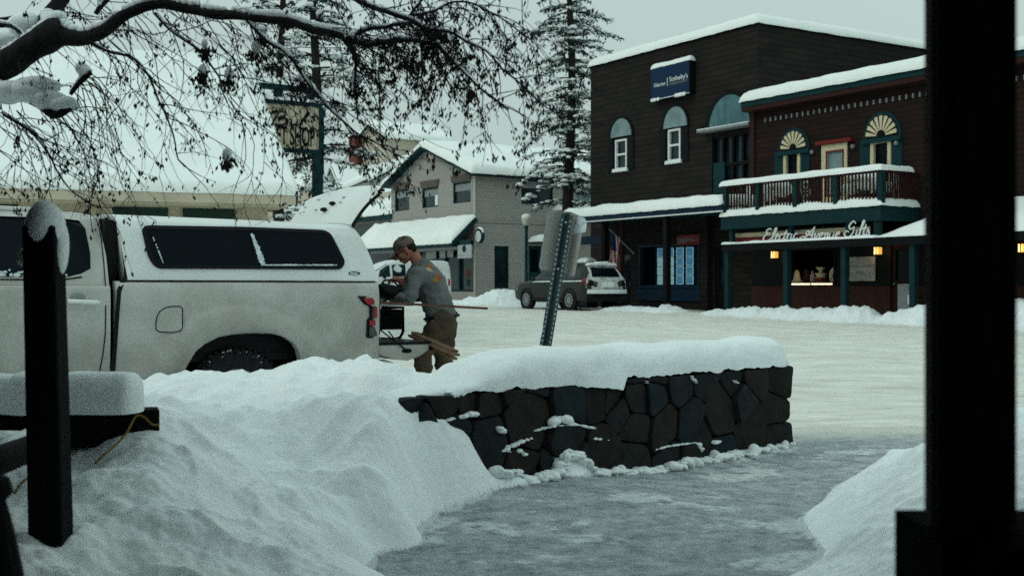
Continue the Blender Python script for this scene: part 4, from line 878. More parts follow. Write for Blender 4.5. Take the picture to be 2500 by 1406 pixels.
def trim_win(root, q, fr_, F, X=None, header=True, glass='glass_teal', fm_mat='teal_dark', split=True):
    x0, x1, z0, z1 = q; f = None if X is None else (lambda x, z, y: (-y, x, z)); mb = MB(); hl = [rect(x0+.05, x1-.05, z0+.06, z1-.06)]
    wall(mb, rect(x0, x1, z0, z1), hl, .03, .10, f); o = mb.build('window', fm_mat, root); mb = MB(); 
    P_ = [(x0+.02, z0+.02),(x1-.02, z0+.02),(x1-.02, z1-.02),(x0+.02, z1-.02)]; mb.prism(P_, .12, .14, f); mb.build('pane', glass, o)
    mb = MB(); mb.prism([(x0+.08, z1-.45),(x1-.08, z1-.45),(x1-.08, z1-.1),(x0+.08, z1-.1)], .104, .112, f) if split else None
    if split: mb.build('blind', 'grey', o)
    if header:
        mb = MB(); mb.prism([(x0-.02, z1+.02),(x1+.02, z1+.02),(x1+.14, z1+.36),(x0-.14, z1+.36)], -.09, -.003, f); mb.build('window_head', 'lath' if 0 else 'redbrown2', root)
    return o
mat['redbrown2'] = M('weathered brown trim', (.12,.10,.085), (.09,.075,.065), 6, .8)
for i, q in enumerate(gw):
    o = trim_win(e1, q, FE, 0)
    if i == 1: MB().box(q[1]-.38, q[1]-.08, .015, .028, q[2]+.08, q[2]+.62).build('white_notice', 'white', o)
trim_win(e1, sw_[0], FE, 0, X=0, header=False); trim_win(e1, sw_[1], FE, 0, X=0, header=False, glass='pale_glass'); trim_win(e1, sw_[2], FE, 0, X=0, header=False, split=False)
q = sw_[3]; f = lambda x, z, y: (-y, x, z); mb = MB(); wall(mb, rect(*q), [rect(q[0]+.15, q[1]-.15, q[2]+1.0, q[3]-.2)], .05, .1, f); do = mb.build('door', 'teal_dark', e1); MB().prism([(q[0]+.1,q[2]+.95),(q[1]-.1,q[2]+.95),(q[1]-.1,q[3]-.15),(q[0]+.1,q[3]-.15)], .104, .12, f).build('pane', 'glass', do)
yb0, zb0 = FE.onX(1165, 540, 0); MB().box(.003, .05, .0, DE, zb0-.05, zb0+.05).build('belt_board', 'siding_beige', e1)
MB().lathe([(0,.0),(.32,.0),(.32,.04),(0,.04)], (FE.onY(1054,383,0)[0], -.045, FE.onY(1054,383,0)[1]), 20, 'y').build('round_vent', 'siding_beige2', e1)
MB().box(-.10,.02,-.03,.0,.2,zE-.1).build('corner_board', 'siding_beige2', e1)
# small snowy roofs on the side wall
a = FE.onX(1289,594,0); b = FE.onX(1348,590,0); z = a[1]
aw = MB().box(.003, .95, a[0], b[0], z-.02, z+.06).build('door_canopy', 'teal_dark', e1); MB().snow([(0.0,a[0],z+.06),(1.0,a[0],z+.06),(1.0,b[0],z+.06),(0,b[0],z+.06)], .36).build('canopy_snow', 'snowroof', aw, smooth=1)
a = FE.onX(1351,515,0); b = FE.onX(1500,515,0); z = a[1]
aw = MB().box(.003, 1.6, a[0], b[0], z-.12, z).build('side_roof', 'teal_dark', e1); MB().snow([(0.0,a[0]-.1,z),(1.7,a[0]-.1,z),(1.7,b[0],z),(0,b[0],z)], .34).build('side_roof_snow', 'snowroof', aw, smooth=1)
# front awning roof
z1 = FE.onY(1160,532,0)[1]; z0 = FE.onX(1112,592,.1)[1]; ya = -1.35; axl = FE.onY(868,600,ya)[0]
aw = MB().add([(axl,ya,z0-.12),(.1,ya,z0-.12),(.1,-.003,z1-.12),(axl,-.003,z1-.12),(axl,ya,z0),(.1,ya,z0),(.1,-.003,z1),(axl,-.003,z1)],[(3,2,1,0),(4,5,6,7),(0,1,5,4),(1,2,6,5),(2,3,7,6),(3,0,4,7)]).build('awning_roof', 'teal_dark', e1)
MB().snow([(axl-.1,ya-.1,z0),(.15,ya-.1,z0),(.15,-.02,z1+.02),(axl-.1,-.02,z1+.02)], .34, n=50, m=10, amp=.2, lip=.05).build('awning_snow', 'snowroof', aw, smooth=1)
mb = MB(); mb.bar((axl,ya-.03,z0-.08),(.14,ya-.03,z0-.08),.06,.22); mb.bar((.13,ya,z0-.06),(.13,0,z1-.06),.06,.24); mb.build('awning_trim', 'teal', aw)
MB().box(uL, .0, ya+.1, -.003, z0-.32, z0-.2).build('awning_beam', 'grey', aw)
# shopfront
npn = 6; MB().box(FE.onY(862,650,0)[0], uL-.003, .3, .5, -.6, 3.5).build('side_wing', 'teal_dark', e1); MB().box(FE.onY(864,650,0)[0]+.3, uL-.3, .26, .297, .6, 2.8).build('side_wing_glass', 'glass', e1); mb = MB(); wd_ = (sfx1-sfx0)/npn
wall(mb, rect(sfx0, sfx1, sfz0, sfz1), [rect(sfx0+wd_*i+.06, sfx0+wd_*(i+1)-.06, sfz0+.1, sfz1-.1) for i in range(npn)], .02, .12); so = mb.build('shopfront', 'teal_dark', e1)
MB().box(sfx0+.02, sfx1-.02, .14, .16, sfz0+.02, sfz1-.02).build('pane', 'glass_teal', so)
for px, w_, h_ in ((1052,24,26),(1080,14,24),(1099,14,22)):
    a = FE.onY(px-w_/2, 606, .0); b = FE.onY(px+w_/2, 606+h_, .0); MB().box(a[0], b[0], .0, .018, b[1], a[1]).build('poster', 'paper', so)
for (px, py), m_ in (((1122,680),'navy'),((1143,668),'red'),((1143,690),'navy'),((1066,668),'white')):
    x, z = FE.onY(px, py, .13); MB().box(x-.15, x+.15, .125, .135, z-.18, z+.18).build('display_card', m_, so)
hs = thing('hanging_sign', 'white hanging sign with teal disc under the beige shop awning', 'sign', FE)
(x0, zt), (x1, zb) = FE.onY(1119,599,-1.1), FE.onY(1152,632,-1.1); zb = FE.onY(1119,631,-1.1)[1]
MB().box(x0, x1, -1.14, -1.08, zb, zt).build('board', 'paper', hs); c = ((x0+x1)/2, zb+(zt-zb)*.72); MB().lathe([(0,0),(.17,0),(.17,.02),(0,.02)], (c[0],-1.165,c[1]), 18, 'y').build('disc', 'teal', hs)
rr = random.Random(8); mb = MB(); [mb.box(x0+.1+i*.1, x0+.16+i*.1, -1.15, -1.141, zb+.12, zb+.16) for i in range(4)]; mb.build('small_print', 'grey', hs); MB().box(x0+.1, x1-.1, -1.12, -1.1, zt, zt+.25).build('hanger', 'teal_dark', hs)
rs = thing('round_sign', 'round white sign with snow on its rim beside the beige shop awning', 'sign', FE); y_, z_ = FE.onX(1171,576,.4)
MB().lathe([(0,-.08),(.36,-.08),(.36,.08),(0,.08)], (.4, y_, z_), 22, 'y').build('rim', 'teal_dark', rs); MB().lathe([(0,-.1),(.28,-.1),(.28,.1),(0,.1)], (.4, y_, z_-.03), 22, 'y').build('face', 'white', rs)
MB().box(.0,.12,y_-.03,y_+.03,z_-.03,z_+.03).build('bracket', 'teal_dark', rs); mb = MB(); mb.tube([(.4+.37*math.cos(a), y_, z_+.37*math.sin(a)) for a in [math.pi*(.12+.76*i/14) for i in range(15)]], [.03+.05*math.sin(math.pi*i/14) for i in range(15)], 8); mb.build('snow_cap', 'snow', rs, smooth=1)
yl, zl = FE.onX(1401,617,.15); wl = thing('wall_lamp', 'small round amber lamp glowing on the beige wall beside the brown building', 'lamp', loc=FE.world(0, yl, zl-.1)); MB().ell((.15,0,.1),(.13,.13,.13),12,8).build('globe', 'lamp', wl, smooth=1); MB().box(-.02,.03,-.02,.02,.05,.15).build('bracket', 'black', wl)

# ---------------------------------------------------------------- beige inn behind the truck: tower, gables and red chimney
i1 = thing('beige_inn_building', 'rambling beige building with teal-edged gables, a tall narrow tower and a red chimney', 'building', FE)
def gable(px0, px1, zb, e_py, p_px, p_py, Y, dep, root, sn=.33, name='wing', m_='siding_beige2', wins=()):
    x0, ze = FE.onY(px0, e_py, Y)[0], FE.onY((px0+px1)/2, e_py, Y)[1]; x1 = FE.onY(px1, e_py, Y)[0]; xp, zp = FE.onY(p_px, p_py, Y)
    mb = MB(); wall(mb, [(x0,zb),(x1,zb),(x1,ze),(xp,zp),(x0,ze)], [rect(*q) for q in wins], Y, Y+.2); mb.box(x0, x0+.2, Y+.2, Y+dep, zb, ze); mb.box(x1-.2, x1, Y+.2, Y+dep, zb, ze)
    o = mb.build(name, m_, root)
    for q in wins:
        fm = MB(); wall(fm, rect(*q), [rect(q[0]+.06, q[1]-.06, q[2]+.06, q[3]-.06)], Y+.02, Y+.1); w_ = fm.build('window', 'teal_dark', o) if 0 else fm.build('window', 'redbrown2', root); MB().box(q[0]+.03,q[1]-.03,Y+.12,Y+.14,q[2]+.03,q[3]-.03).build('pane','glass_teal',w_)
        MB().prism([(q[0]-.02, q[3]+.02),(q[1]+.02, q[3]+.02),(q[1]+.14, q[3]+.32),(q[0]-.14, q[3]+.32)], Y-.09, Y-.003).build('window_head', 'redbrown2', root)
    mb = MB(); tm = MB(); k = (zp-ze)/max(.1, (x1-xp)); kl = (zp-ze)/max(.1, (xp-x0)); ov = .25
    mb.snow([(x0-ov,Y-.3,ze-ov*kl+.06),(xp+.04,Y-.3,zp+.08),(xp+.04,Y+dep,zp+.08),(x0-ov,Y+dep,ze-ov*kl+.06)], sn, n=8, m=14, lip=.04)
    mb.snow([(xp-.04,Y-.3,zp+.08),(x1+ov,Y-.3,ze-ov*k+.06),(x1+ov,Y+dep,ze-ov*k+.06),(xp-.04,Y+dep,zp+.08)], sn, n=8, m=14, lip=.04)
    tm.bar((x0-ov,Y-.24,ze-ov*kl),(xp,Y-.24,zp+.03),.06,.26); tm.bar((xp,Y-.24,zp+.03),(x1+ov,Y-.24,ze-ov*k),.06,.26)
    r_ = tm.build('rake_trim', 'teal', root); mb.build('roof_snow', 'snowroof', r_, smooth=1); return o
gable(867, 948, 2, 345, 908, 305, 5, 5, i1, name='tower')
gable(800, 833, 3, 452, 802+14, 410, 1.5, 6, i1, name='dormer')
q1 = win_hole(FE,665,690,510,524,Y=-.5); q2 = win_hole(FE,706,733,503,526,Y=-.5)
q1 = (q1[0], q1[1], q2[2]-.05, q1[3]); 
gable(650, 768, -.5, 476, 706, 437, -.5, 10, i1, name='front_wing', wins=(q1, q2, (win_hole(FE,748,770,503,526,Y=-.5)[0]-.1, win_hole(FE,748,764,503,526,Y=-.5)[1]-.15, q2[2], q2[3])))
def slab(name, P, th, parent, m_='snowroof', **k): MB().snow(P, th, **k).build(name, m_, parent, smooth=1)
def roofslab(root, pxl, pxr, eave_py, ridge_py, Y0, Y1, th=.3, name='roof'):
    x0, z0 = FE.onY(pxl, eave_py, Y0); x1 = FE.onY(pxr, eave_py, Y0)[0]; z0 = FE.onY((pxl+pxr)/2, eave_py, Y0)[1]; z1 = FE.onY((pxl+pxr)/2, ridge_py, Y1)[1]
    o = MB().add([(x0,Y0,z0-.1),(x1,Y0,z0-.1),(x1,Y1,z1-.1),(x0,Y1,z1-.1),(x0,Y0,z0),(x1,Y0,z0),(x1,Y1,z1),(x0,Y1,z1)],[(3,2,1,0),(4,5,6,7),(0,1,5,4),(1,2,6,5),(2,3,7,6),(3,0,4,7)]).build(name, 'teal_dark', root)
    slab('roof_snow', [(x0-.1,Y0-.1,z0),(x1+.1,Y0-.1,z0),(x1+.1,Y1,z1),(x0-.1,Y1,z1)], th, o, n=20, m=10, lip=.05); return x0, x1, z0, z1
x0, x1, z0, z1 = roofslab(i1, 838, 958, 527, 448, 0, 4.5)
MB().box(x0, x1, -.06, -.003, z0-.35, z0-.1).build('fascia', 'teal_dark', i1); MB().box(x0, x1, .3, .5, -.6, z0-.1).build('lower_wall', 'siding_beige2', i1)
MB().box(x0+.5, x1-.3, .2, .29, 1.2, z0-.45).build('dark_window_band', 'glass_teal', i1)
roofslab(i1, 725, 812, 482, 440, .5, 5); roofslab(i1, 822, 905, 447, 412, 3, 6)
MB().box(FE.onY(770,480,1.2)[0], FE.onY(950,480,1.2)[0], 1.2, 1.4, -.6, FE.onY(800,490,1.2)[1]).build('rear_wall', 'siding_beige2', i1)
x0, zt = FE.onY(851,338,4.5); x1 = FE.onY(869,338,4.5)[0]; ch = MB().box(x0, x1, 4.5, 5.3, 5, zt).build('chimney', 'brick_red', i1); MB().box(x0-.06, x1+.06, 4.44, 5.36, zt, zt+.1).build('chimney_cap', 'black', ch); slab('chimney_snow', [(x0-.05,4.44,zt+.1),(x1+.05,4.44,zt+.1),(x1+.05,5.36,zt+.1),(x0-.05,5.36,zt+.1)], .25, ch, n=5, m=4)

# ---------------------------------------------------------------- long low building with the huge snowy roof, left
pl = at(724, 474, 22); FL = Fr(pl.x, pl.y, 0, 19)
l1 = thing('cream_lodge_building', 'long cream building with dark green panels under one huge snow-covered roof slope', 'building', FL)
ze = pl.z; yr_, zr_ = FL.onX(606, 152, 0); LL = -17
ro = MB().add([(LL,-.0,ze-.14),(0,-.0,ze-.14),(0,yr_,zr_-.14),(LL,yr_,zr_-.14),(LL,0,ze),(0,0,ze),(0,yr_,zr_),(LL,yr_,zr_)],[(3,2,1,0),(4,5,6,7),(0,1,5,4),(1,2,6,5),(2,3,7,6),(3,0,4,7)]).build('roof', 'teal_dark', l1)
MB().add([(LL,yr_,zr_-.14),(0,yr_,zr_-.14),(0,yr_*2,ze-.14),(LL,yr_*2,ze-.14),(LL,yr_,zr_),(0,yr_,zr_),(0,yr_*2,ze),(LL,yr_*2,ze)],[(3,2,1,0),(4,5,6,7),(0,1,5,4),(1,2,6,5),(2,3,7,6),(3,0,4,7)]).build('roof', 'teal_dark', l1)
mb = MB(); mb.snow([(LL,-.06,ze),(.05,-.06,ze),(.05,yr_,zr_),(LL,yr_,zr_)], .16, r=.14, n=60, m=30, amp=.25, lip=.03); mb.snow([(LL,yr_-.05,zr_),(.05,yr_-.05,zr_),(.05,yr_*2,ze),(LL,yr_*2,ze)], .16, r=.14, n=20, m=12, sd=3); mb.build('roof_snow', 'snowroof', ro, smooth=1)
mb = MB(); mb.box(LL, -.02, -.05, -.0, ze-.20, ze-.02); mb.build('fascia', 'creamwall', ro)
mb = MB(); mb.bar((-.0,-.0,ze-.1),(-.0,yr_,zr_-.1),.05,.26); mb.bar((0,yr_,zr_-.1),(0,yr_*2,ze-.1),.05,.26); mb.build('rake_trim', 'teal_dark', ro)
MB().box(LL, -.2, .0, .9, ze-.24, ze-.2).build('soffit', 'creamwall', ro)
XW = FL.onY(654, 500, .9)[0]
MB().prism([(LL,-.3),(XW,-.3),(XW,ze-.2),(LL,ze-.2)], .9, 1.1).build('wall', 'creamwall', l1); MB().box(XW-.2, XW, 1.1, yr_*2-.9, -.3, ze-.2).build('wall', 'creamwall', l1)
MB().add([(XW,1.1,ze-.2),(XW,yr_*2-.9,ze-.2),(XW,yr_,zr_-.25),(XW-.2,1.1,ze-.2),(XW-.2,yr_*2-.9,ze-.2),(XW-.2,yr_,zr_-.25)],[(0,1,2),(5,4,3),(0,2,5,3),(1,4,5,2)]).build('gable_wall', 'greenwall', l1)
def pan(x0, x1, y0, y1, m_, nm, Y=.84):
    a = FL.onY(x0, y0, Y); b = FL.onY(x1, y1, Y); MB().box(a[0], b[0], Y, .897, b[1], a[1]).build(nm, m_, l1)
pan(-500,45,481,640,'greenwall','green_panel'); pan(275,410,481,640,'greenwall','green_panel'); pan(-500,410,466,480,'teal_dark','header_band', .80); pan(45,275,481,640,'creamwall','cream_panel'); pan(447,573,508,640,'greenwall','green_panel'); pan(575,640,540,640,'glass','window')
MB().box(*(lambda a, b: (a[0], b[0], .75, .8, b[1], a[1]))(FL.onY(310,465,.8), FL.onY(322,471,.8))).build('soffit_light', 'black', l1)

# ---------------------------------------------------------------- pole sign behind the lodge roof
FS = Fr(*at(780, 430, 31.5)[:2], .3, 90+GRID_A); FS = Fr(FS.o.x, FS.o.y, .3, 32.1)
ss = thing('pole_sign', 'cream gift shop sign in a teal frame on a tall post behind the lodge roof', 'sign', FS)
(x0, zt), (x1, _) = FS.onY(600,248,0), FS.onY(776,262,0); zb = FS.onY(770,367,0)[1]; zt = FS.onY(770,263,0)[1]
MB().box(x0, x1, -.06, .06, zb, zt).build('sign_board', 'signcream', ss)
mb = MB(); mb.box(x0-.1, x1+.08, -.1, .1, zt, zt+.1); mb.box(x0-.1, x1+.08, -.1, .1, zb-.1, zb); mb.box(x1, x1+.13, -.1, .1, zb, zt); ztt = FS.onY(770,228,0)[1]; mb.box(x0-.1, x1-.1, -.1, .1, ztt, ztt+.12)
for px in (678, 757): xx = FS.onY(px, 240, 0)[0]; mb.box(xx-.09, xx+.09, -.08, .08, zt+.1, ztt)
mb.build('frame', 'teal_dark', ss)
for xx in (x1-.12, x0+.3): MB().box(xx, xx+.22, -.11, .11, -.3, zb-.1).build('post', 'teal_dark', ss)
mb = MB(); mb.snow([(x0-.1,-.12,zt+.1),(x1+.1,-.12,zt+.1),(x1+.1,.12,zt+.1),(x0-.1,.12,zt+.1)], .09, n=30, m=3, amp=.5); mb.snow([(x0-.1,-.12,ztt+.12),(x1-.1,-.12,ztt+.12),(x1-.1,.12,ztt+.12),(x0-.1,.12,ztt+.12)], .14, n=30, m=3, amp=.4); mb.build('frame_snow', 'snow', ss, smooth=1)
SC['B'] = [[(-.15,.55),(-.3,.75),(0,.95),(.45,1.1)],[(.3,1.1),(.1,.3),(-.1,.0)],[(.1,1.0),(.6,1.05),(.62,.72),(.3,.55),(.75,.5),(.8,.12),(.3,-.05),(-.2,-.0)]]; WID['B'] = 1.0; WID['a'] = .42; SC['a'] = [[(.35,.45),(.15,.5),(.03,.2),(.15,0),(.33,.3)],[(.36,.5),(.32,.1),(.44,.05)]]
script('Buf', (662,303), (745,300), 30, FS, -.075, .022, 'black', ss, name='script_word')
script('au', (733,318), (748,319), 9, FS, -.075, .014, 'black', ss, name='script_small')
a, b = FS.onY(650,352,-.07), FS.onY(768,358,-.07)
words('GIFT SHOP', .55, 'black', ss, lambda x, y, z: (a[0]+x, -.066-z, b[1]+y*1.25), .006, name='block_words', width=b[0]-a[0], bold=.01)

# ---------------------------------------------------------------- conifers
def conifer(name, label, x, y, h, r0, z_low, crown_r, seed, n_wh=34, per=5, tuft=1.0, snowy=.5, top_r=.3, group=None):
    rr = random.Random(seed); z0 = .3; t = thing(name, label, 'tree', loc=(x, y, z0), group=group)
    pts = [(.10*math.sin(z*.5+seed), .08*math.cos(z*.4+seed), z) for z in [h*i/16 for i in range(17)]]
    MB().tube(pts, [r0*(1-.9*i/16)+.01 for i in range(17)], 10).build('trunk', 'trunk', t, smooth=1)
    lb = MB(); nd = MB(); sn = MB(); up = Vector((0,0,1))
    for wv in range(n_wh):
        zc = z_low + (h-z_low)*(wv+rr.random()*.7)/n_wh; k = 1-(zc-z_low)/(h-z_low); L0 = crown_r*(top_r+(1-top_r)*k**.7)
        for b in range(per):
            if rr.random() < .15: continue
            az = rr.uniform(0, 2*math.pi); L = L0*rr.uniform(.45, 1.15); d = Vector((math.cos(az), math.sin(az), 0)); p = Vector((pts[0][0], pts[0][1], zc)); n = max(4, int(L/.22)); br = [p.copy()]
            el = rr.uniform(.0, .35)
            for i in range(n): el -= rr.uniform(.02, .14); p = p + (d*math.cos(el)+up*math.sin(el))*(L/n); p += Vector((rr.uniform(-.03,.03), rr.uniform(-.03,.03), 0)); br.append(p.copy())
            lb.tube(br, [.035*(1-i/(n+1))+.006 for i in range(n+1)], 4, cap=False)
            sd_ = d.cross(up)
            for i in range(1, n+1):
                q = br[i]; sp = min(.55, .18+L*.16)*(1.1-.5*i/n)
                for s_ in (-1, 1, 0):
                    if rr.random() < .22: continue
                    tip = q + (sd_*s_*sp*rr.uniform(.5,1.2) + d*sp*rr.uniform(.2,.9) - up*rr.uniform(.02,.28)*sp*1.6)
                    for m_ in range(int(5*tuft)):
                        c = q.lerp(tip, rr.uniform(.15, 1.1)) + Vector((rr.uniform(-.05,.05), rr.uniform(-.05,.05), rr.uniform(-.08,.02)))
                        a1 = Vector((rr.uniform(-1,1), rr.uniform(-1,1), rr.uniform(-.9,.2))).normalized()*rr.uniform(.07,.17); a2 = a1.orthogonal().normalized()*rr.uniform(.018,.042)
                        a2 = Matrix.Rotation(rr.uniform(0,6.28), 3, a1.normalized()) @ a2
                        nd.add([c-a2, c+a2, c+a1+a2*.3, c+a1-a2*.3], [(0,1,2,3)])
                    if rr.random() < snowy:
                        c = q.lerp(tip, rr.uniform(.3,.9)) + up*.035; s2 = rr.uniform(.06,.15); sn.ell(c, (s2*1.3, s2, s2*.45), 6, 4, jit=.6)
    lb.build('branches', 'trunk', t); nd.build('crown', 'needle', t)
    sn.build('crown_snow', 'snow', t, smooth=1)
p = at(1391, 560, 50.5)
conifer('spruce_tree', 'tall sparse spruce with snowy drooping boughs between the beige shop and brown building', p.x, p.y, 19, .28, 4.6, 2.15, 3, n_wh=42, per=5, tuft=1.15, snowy=.6, top_r=.7)
p = at(770, 430, 40); conifer('spruce_tree', 'dark spruce rising directly behind the gift shop pole sign', p.x, p.y, 17, .24, 3.2, 2.0, 5, n_wh=30, per=4, tuft=.8, snowy=.5, top_r=.6)
p = at(684, 430, 43); conifer('spruce_tree', 'thinner spruce just left of the gift shop pole sign above the lodge roof', p.x, p.y, 18, .22, 6, 1.4, 8, n_wh=22, per=4, tuft=.8, snowy=.35, top_r=.6)
p = at(860, 430, 86); conifer('spruce_tree', 'faint slender spruce far behind the beige inn chimney', p.x+2, p.y, 17, .25, 3, 2.0, 9, n_wh=20, per=4, snowy=.3)

# ---------------------------------------------------------------- lamp post
p = at(1285, 720, 51); o = thing('street_lamp', 'dark green street lamp with a snow-topped globe in front of the beige side wall', 'street lamp', loc=(p.x, p.y, .6))
zg = at(1285, 538, 51).z-.6
MB().lathe([(0,0),(.16,0),(.16,.35),(.10,.45),(.075,.6),(.065,zg-.35),(.09,zg-.3),(.09,zg-.22),(0,zg-.22)], (0,0,0), 12).build('post', 'teal_dark', o, smooth=40)
MB().lathe([(0,zg-.24),(.10,zg-.22),(.17,zg-.1),(.2,zg+.03),(.17,zg+.15),(.08,zg+.22),(0,zg+.23)], (0,0,0), 16).build('globe', 'globe', o, smooth=1); MB().ell((0,0,zg+.14),(.20,.20,.14),14,8,jit=.1).build('snow_cap', 'snow', o, smooth=1)

# ---------------------------------------------------------------- leaning street sign on its perforated post
P0, P1 = at(1332, 848, 9.1), at(1386, 522, 8.75)
o = thing('street_sign', 'pair of street signs seen from behind on a leaning perforated green steel post', 'sign', loc=P0)
ax_ = (P1-P0); Ls = ax_.length; ax_.normalize(); sx_ = Vector((1,-.25,0)); sx_ = (sx_-ax_*sx_.dot(ax_)).normalized(); sy_ = ax_.cross(sx_); 
if sy_.y < 0: sy_ = -sy_
fS = lambda a, b, c: sx_*a + sy_*b + ax_*c
mb = MB(); prof = [(-.045,-.018),(-.018,-.018),(-.012,.022),(.012,.022),(.018,-.018),(.045,-.018)]
hole = []; zn = int(Ls/.05)
pr2 = prof; th = .004
for i in range(len(prof)-1):
    a, b = prof[i], prof[i+1]; mb.add([fS(a[0],a[1],-.25),fS(b[0],b[1],-.25),fS(b[0],b[1],Ls),fS(a[0],a[1],Ls),fS(a[0],a[1]+th,-.25),fS(b[0],b[1]+th,-.25),fS(b[0],b[1]+th,Ls),fS(a[0],a[1]+th,Ls)],[(3,2,1,0),(4,5,6,7),(0,1,5,4),(1,2,6,5),(2,3,7,6),(3,0,4,7)])
mb.build('post', 'galv', o)
mb = MB()
for i in range(int(Ls/.038)):
    z = .02+i*.038
    for xx in (-.031, .031): mb.add([fS(xx+.006*math.cos(a), -.0195, z+.009*math.sin(a)) for a in [math.pi*k/3 for k in range(6)]], [tuple(range(6))])
mb.build('punched_holes', 'paper', o)
def signpanel(c, w_, h_, yaw, tilt, nm, Yo):
    mb = MB(); u = (sx_*math.cos(yaw)+sy_*math.sin(yaw)); v = ax_; n_ = u.cross(v).normalized(); r_ = .035; pts = []
    for qx, qz, a0 in ((w_/2-r_, h_/2-r_, 0), (-w_/2+r_, h_/2-r_, 90), (-w_/2+r_, -h_/2+r_, 180), (w_/2-r_, -h_/2+r_, 270)):
        for k in range(5): a = R(a0+90*k/4); pts.append((qx+r_*math.cos(a), qz+r_*math.sin(a)))
    mb.prism(pts, -.0015, .0015, lambda x, z, y: fS(c, Yo, Ls-h_/2-.005)+u*x+v*z+n_*y); return mb.build(nm, 'signback', o)
signpanel(-.055, .21, .46, R(28), 0, 'sign_panel', .05); signpanel(.062, .165, .46, R(-38), 0, 'sign_panel', .045)
mb = MB(); [mb.ell(fS(0, -.022, z), (.009,.006,.009), 8, 5) for z in (Ls-.06, Ls-.42)]; mb.build('bolt', 'steel', o)
mb = MB(); rr = random.Random(4)
for i in range(26): t = i/25; mb.ell(fS(-.045, .0, .0+t*.16), (.016*(1.3-t), .02, .012), 7, 5, jit=.5)
mb.build('clinging_snow', 'snow', o, smooth=1)
mb = MB(); w_ = .2; c = fS(.075, .0, Ls-.06); mb.prism([(-.03,-.09),(.10,-.03),(.10,.045),(.07,.062),(-.0,.06)], -.008, -.002, lambda x, z, y: fS(.075, .04, Ls-.07)+(sx_*math.cos(R(-38))+sy_*math.sin(R(-38)))*x+ax_*z+sy_*y); mb.build('snow_patch', 'frost', o)

# ---------------------------------------------------------------- pickup truck with its cap, backed up along the kerb
TA = Vector((-2.29, 10.17)); TN = Vector((-.531, .847)); FT = Fr(TA.x+TN.x, TA.y+TN.y, 0, 212.1)     # X forward, Y towards the near side, Z up
tk = thing('pickup_truck', 'dirty white crew cab pickup with white bed cap, raised rear glass and lowered tailgate', 'pickup truck', FT)
def tp(px, py, Y=1.0): return FT.onY(px, py, Y)
arch_r = sorted([tp(*q) for q in ((436,955),(440,930),(447,912),(458,889),(476,857),(497,839),(529,822),(564,815),(613,812),(658,813),(689,821),(712,836),(724,854),(730,874),(734,900),(735,960))])
S0, S1 = -1.295, tp(284,800)[0]
ZB = 1.392
def hw(z): return np.interp(z, [.4,.55,.75,1.0,1.2,1.33,1.392], [.93,.965,.985,1.0,.995,.98,.955])
fx = [(0.02+3.55+.53*math.cos(math.pi*k/14), .40+.50*math.sin(math.pi*k/14)) for k in range(15)]; fx.sort()
def side_y(s_, z):
    y = float(hw(z))
    for cx, cz, rx, rz in ((0.0, .42, .62, .56), (3.57, .42, .62, .56)):
        r_ = math.hypot((s_-cx)/rx, (z-cz)/rz)
        y += .035*math.exp(-((r_-1.12)/.20)**2) - (.012 if False else 0)
        y += .026/(1+math.exp(min(50, (r_-1.36)/.022)))
        if r_ < 1.8: y += .02*(1 - min(1, abs(r_-1.45)/.35))
    if z > 1.16: y += .012*min(1, (z-1.16)/.1)
    return y
def zbot(s_):
    for ar in (arch_r, fx):
        if ar[0][0] < s_ < ar[-1][0]: return float(np.interp(s_, [a[0] for a in ar], [a[1] for a in ar]))
    return .47
def panel(s0, s1, zt, parent, name, m, sides=(1, -1), top_in=.10, ztf=None):
    ss = list(np.arange(s0, s1, .025))+[s1]
    for ar in (arch_r, fx):
        if s0 < ar[0][0] < s1: ss += [a[0] for a in ar]+[ar[0][0]-.002, ar[-1][0]+.002]
    ss = sorted(set(round(float(q), 4) for q in ss if s0 <= q <= s1+1e-6)); mb = MB(); nz = 26
    for sd_ in sides:
        rows = []
        for q in ss:
            zb_ = zbot(q); ztt_ = ztf(q) if ztf else zt; r_ = []
            r_.append((q, sd_*(side_y(q, zb_)-.09), zb_+.002)); r_.append((q, sd_*(side_y(q, zb_)-.012), zb_-.004))
            for k in range(nz+1):
                z = zb_+.008+(ztt_-.012-zb_-.008)*k/nz; r_.append((q, sd_*side_y(q, z), z))
            yt = side_y(q, ztt_); r_.append((q, sd_*(yt-.018), ztt_)); r_.append((q, sd_*(yt-top_in), ztt_+.004)); rows.append(r_ if sd_ > 0 else r_[::-1])
        mb.grid(rows)
    return mb, name, m, parent
mb, *_ = panel(S0, S1, ZB, tk, '', '')
for sx in (S0, S1):    # end returns
    for sd_ in (1, -1):
        zz = np.linspace(zbot(sx), ZB, 12); mb.grid([[(sx, sd_*side_y(sx, z), z) for z in zz], [(sx, sd_*(side_y(sx, z)-(.22 if sx == S0 else .1)), z) for z in zz]])
bed = mb.build('bed', 'truck', tk, smooth=50)
mb = MB(); mb.box(S0, S1, -.86, .86, .72, .78); mb.box(S1-.06, S1-.01, -.86, .86, .78, ZB-.01); mb.box(S0+.02, S1-.02, .80, .84, .78, ZB-.02); mb.box(S0+.02, S1-.02, -.84, -.80, .78, ZB-.02); mb.build('bed_liner', 'blacktrim', bed)
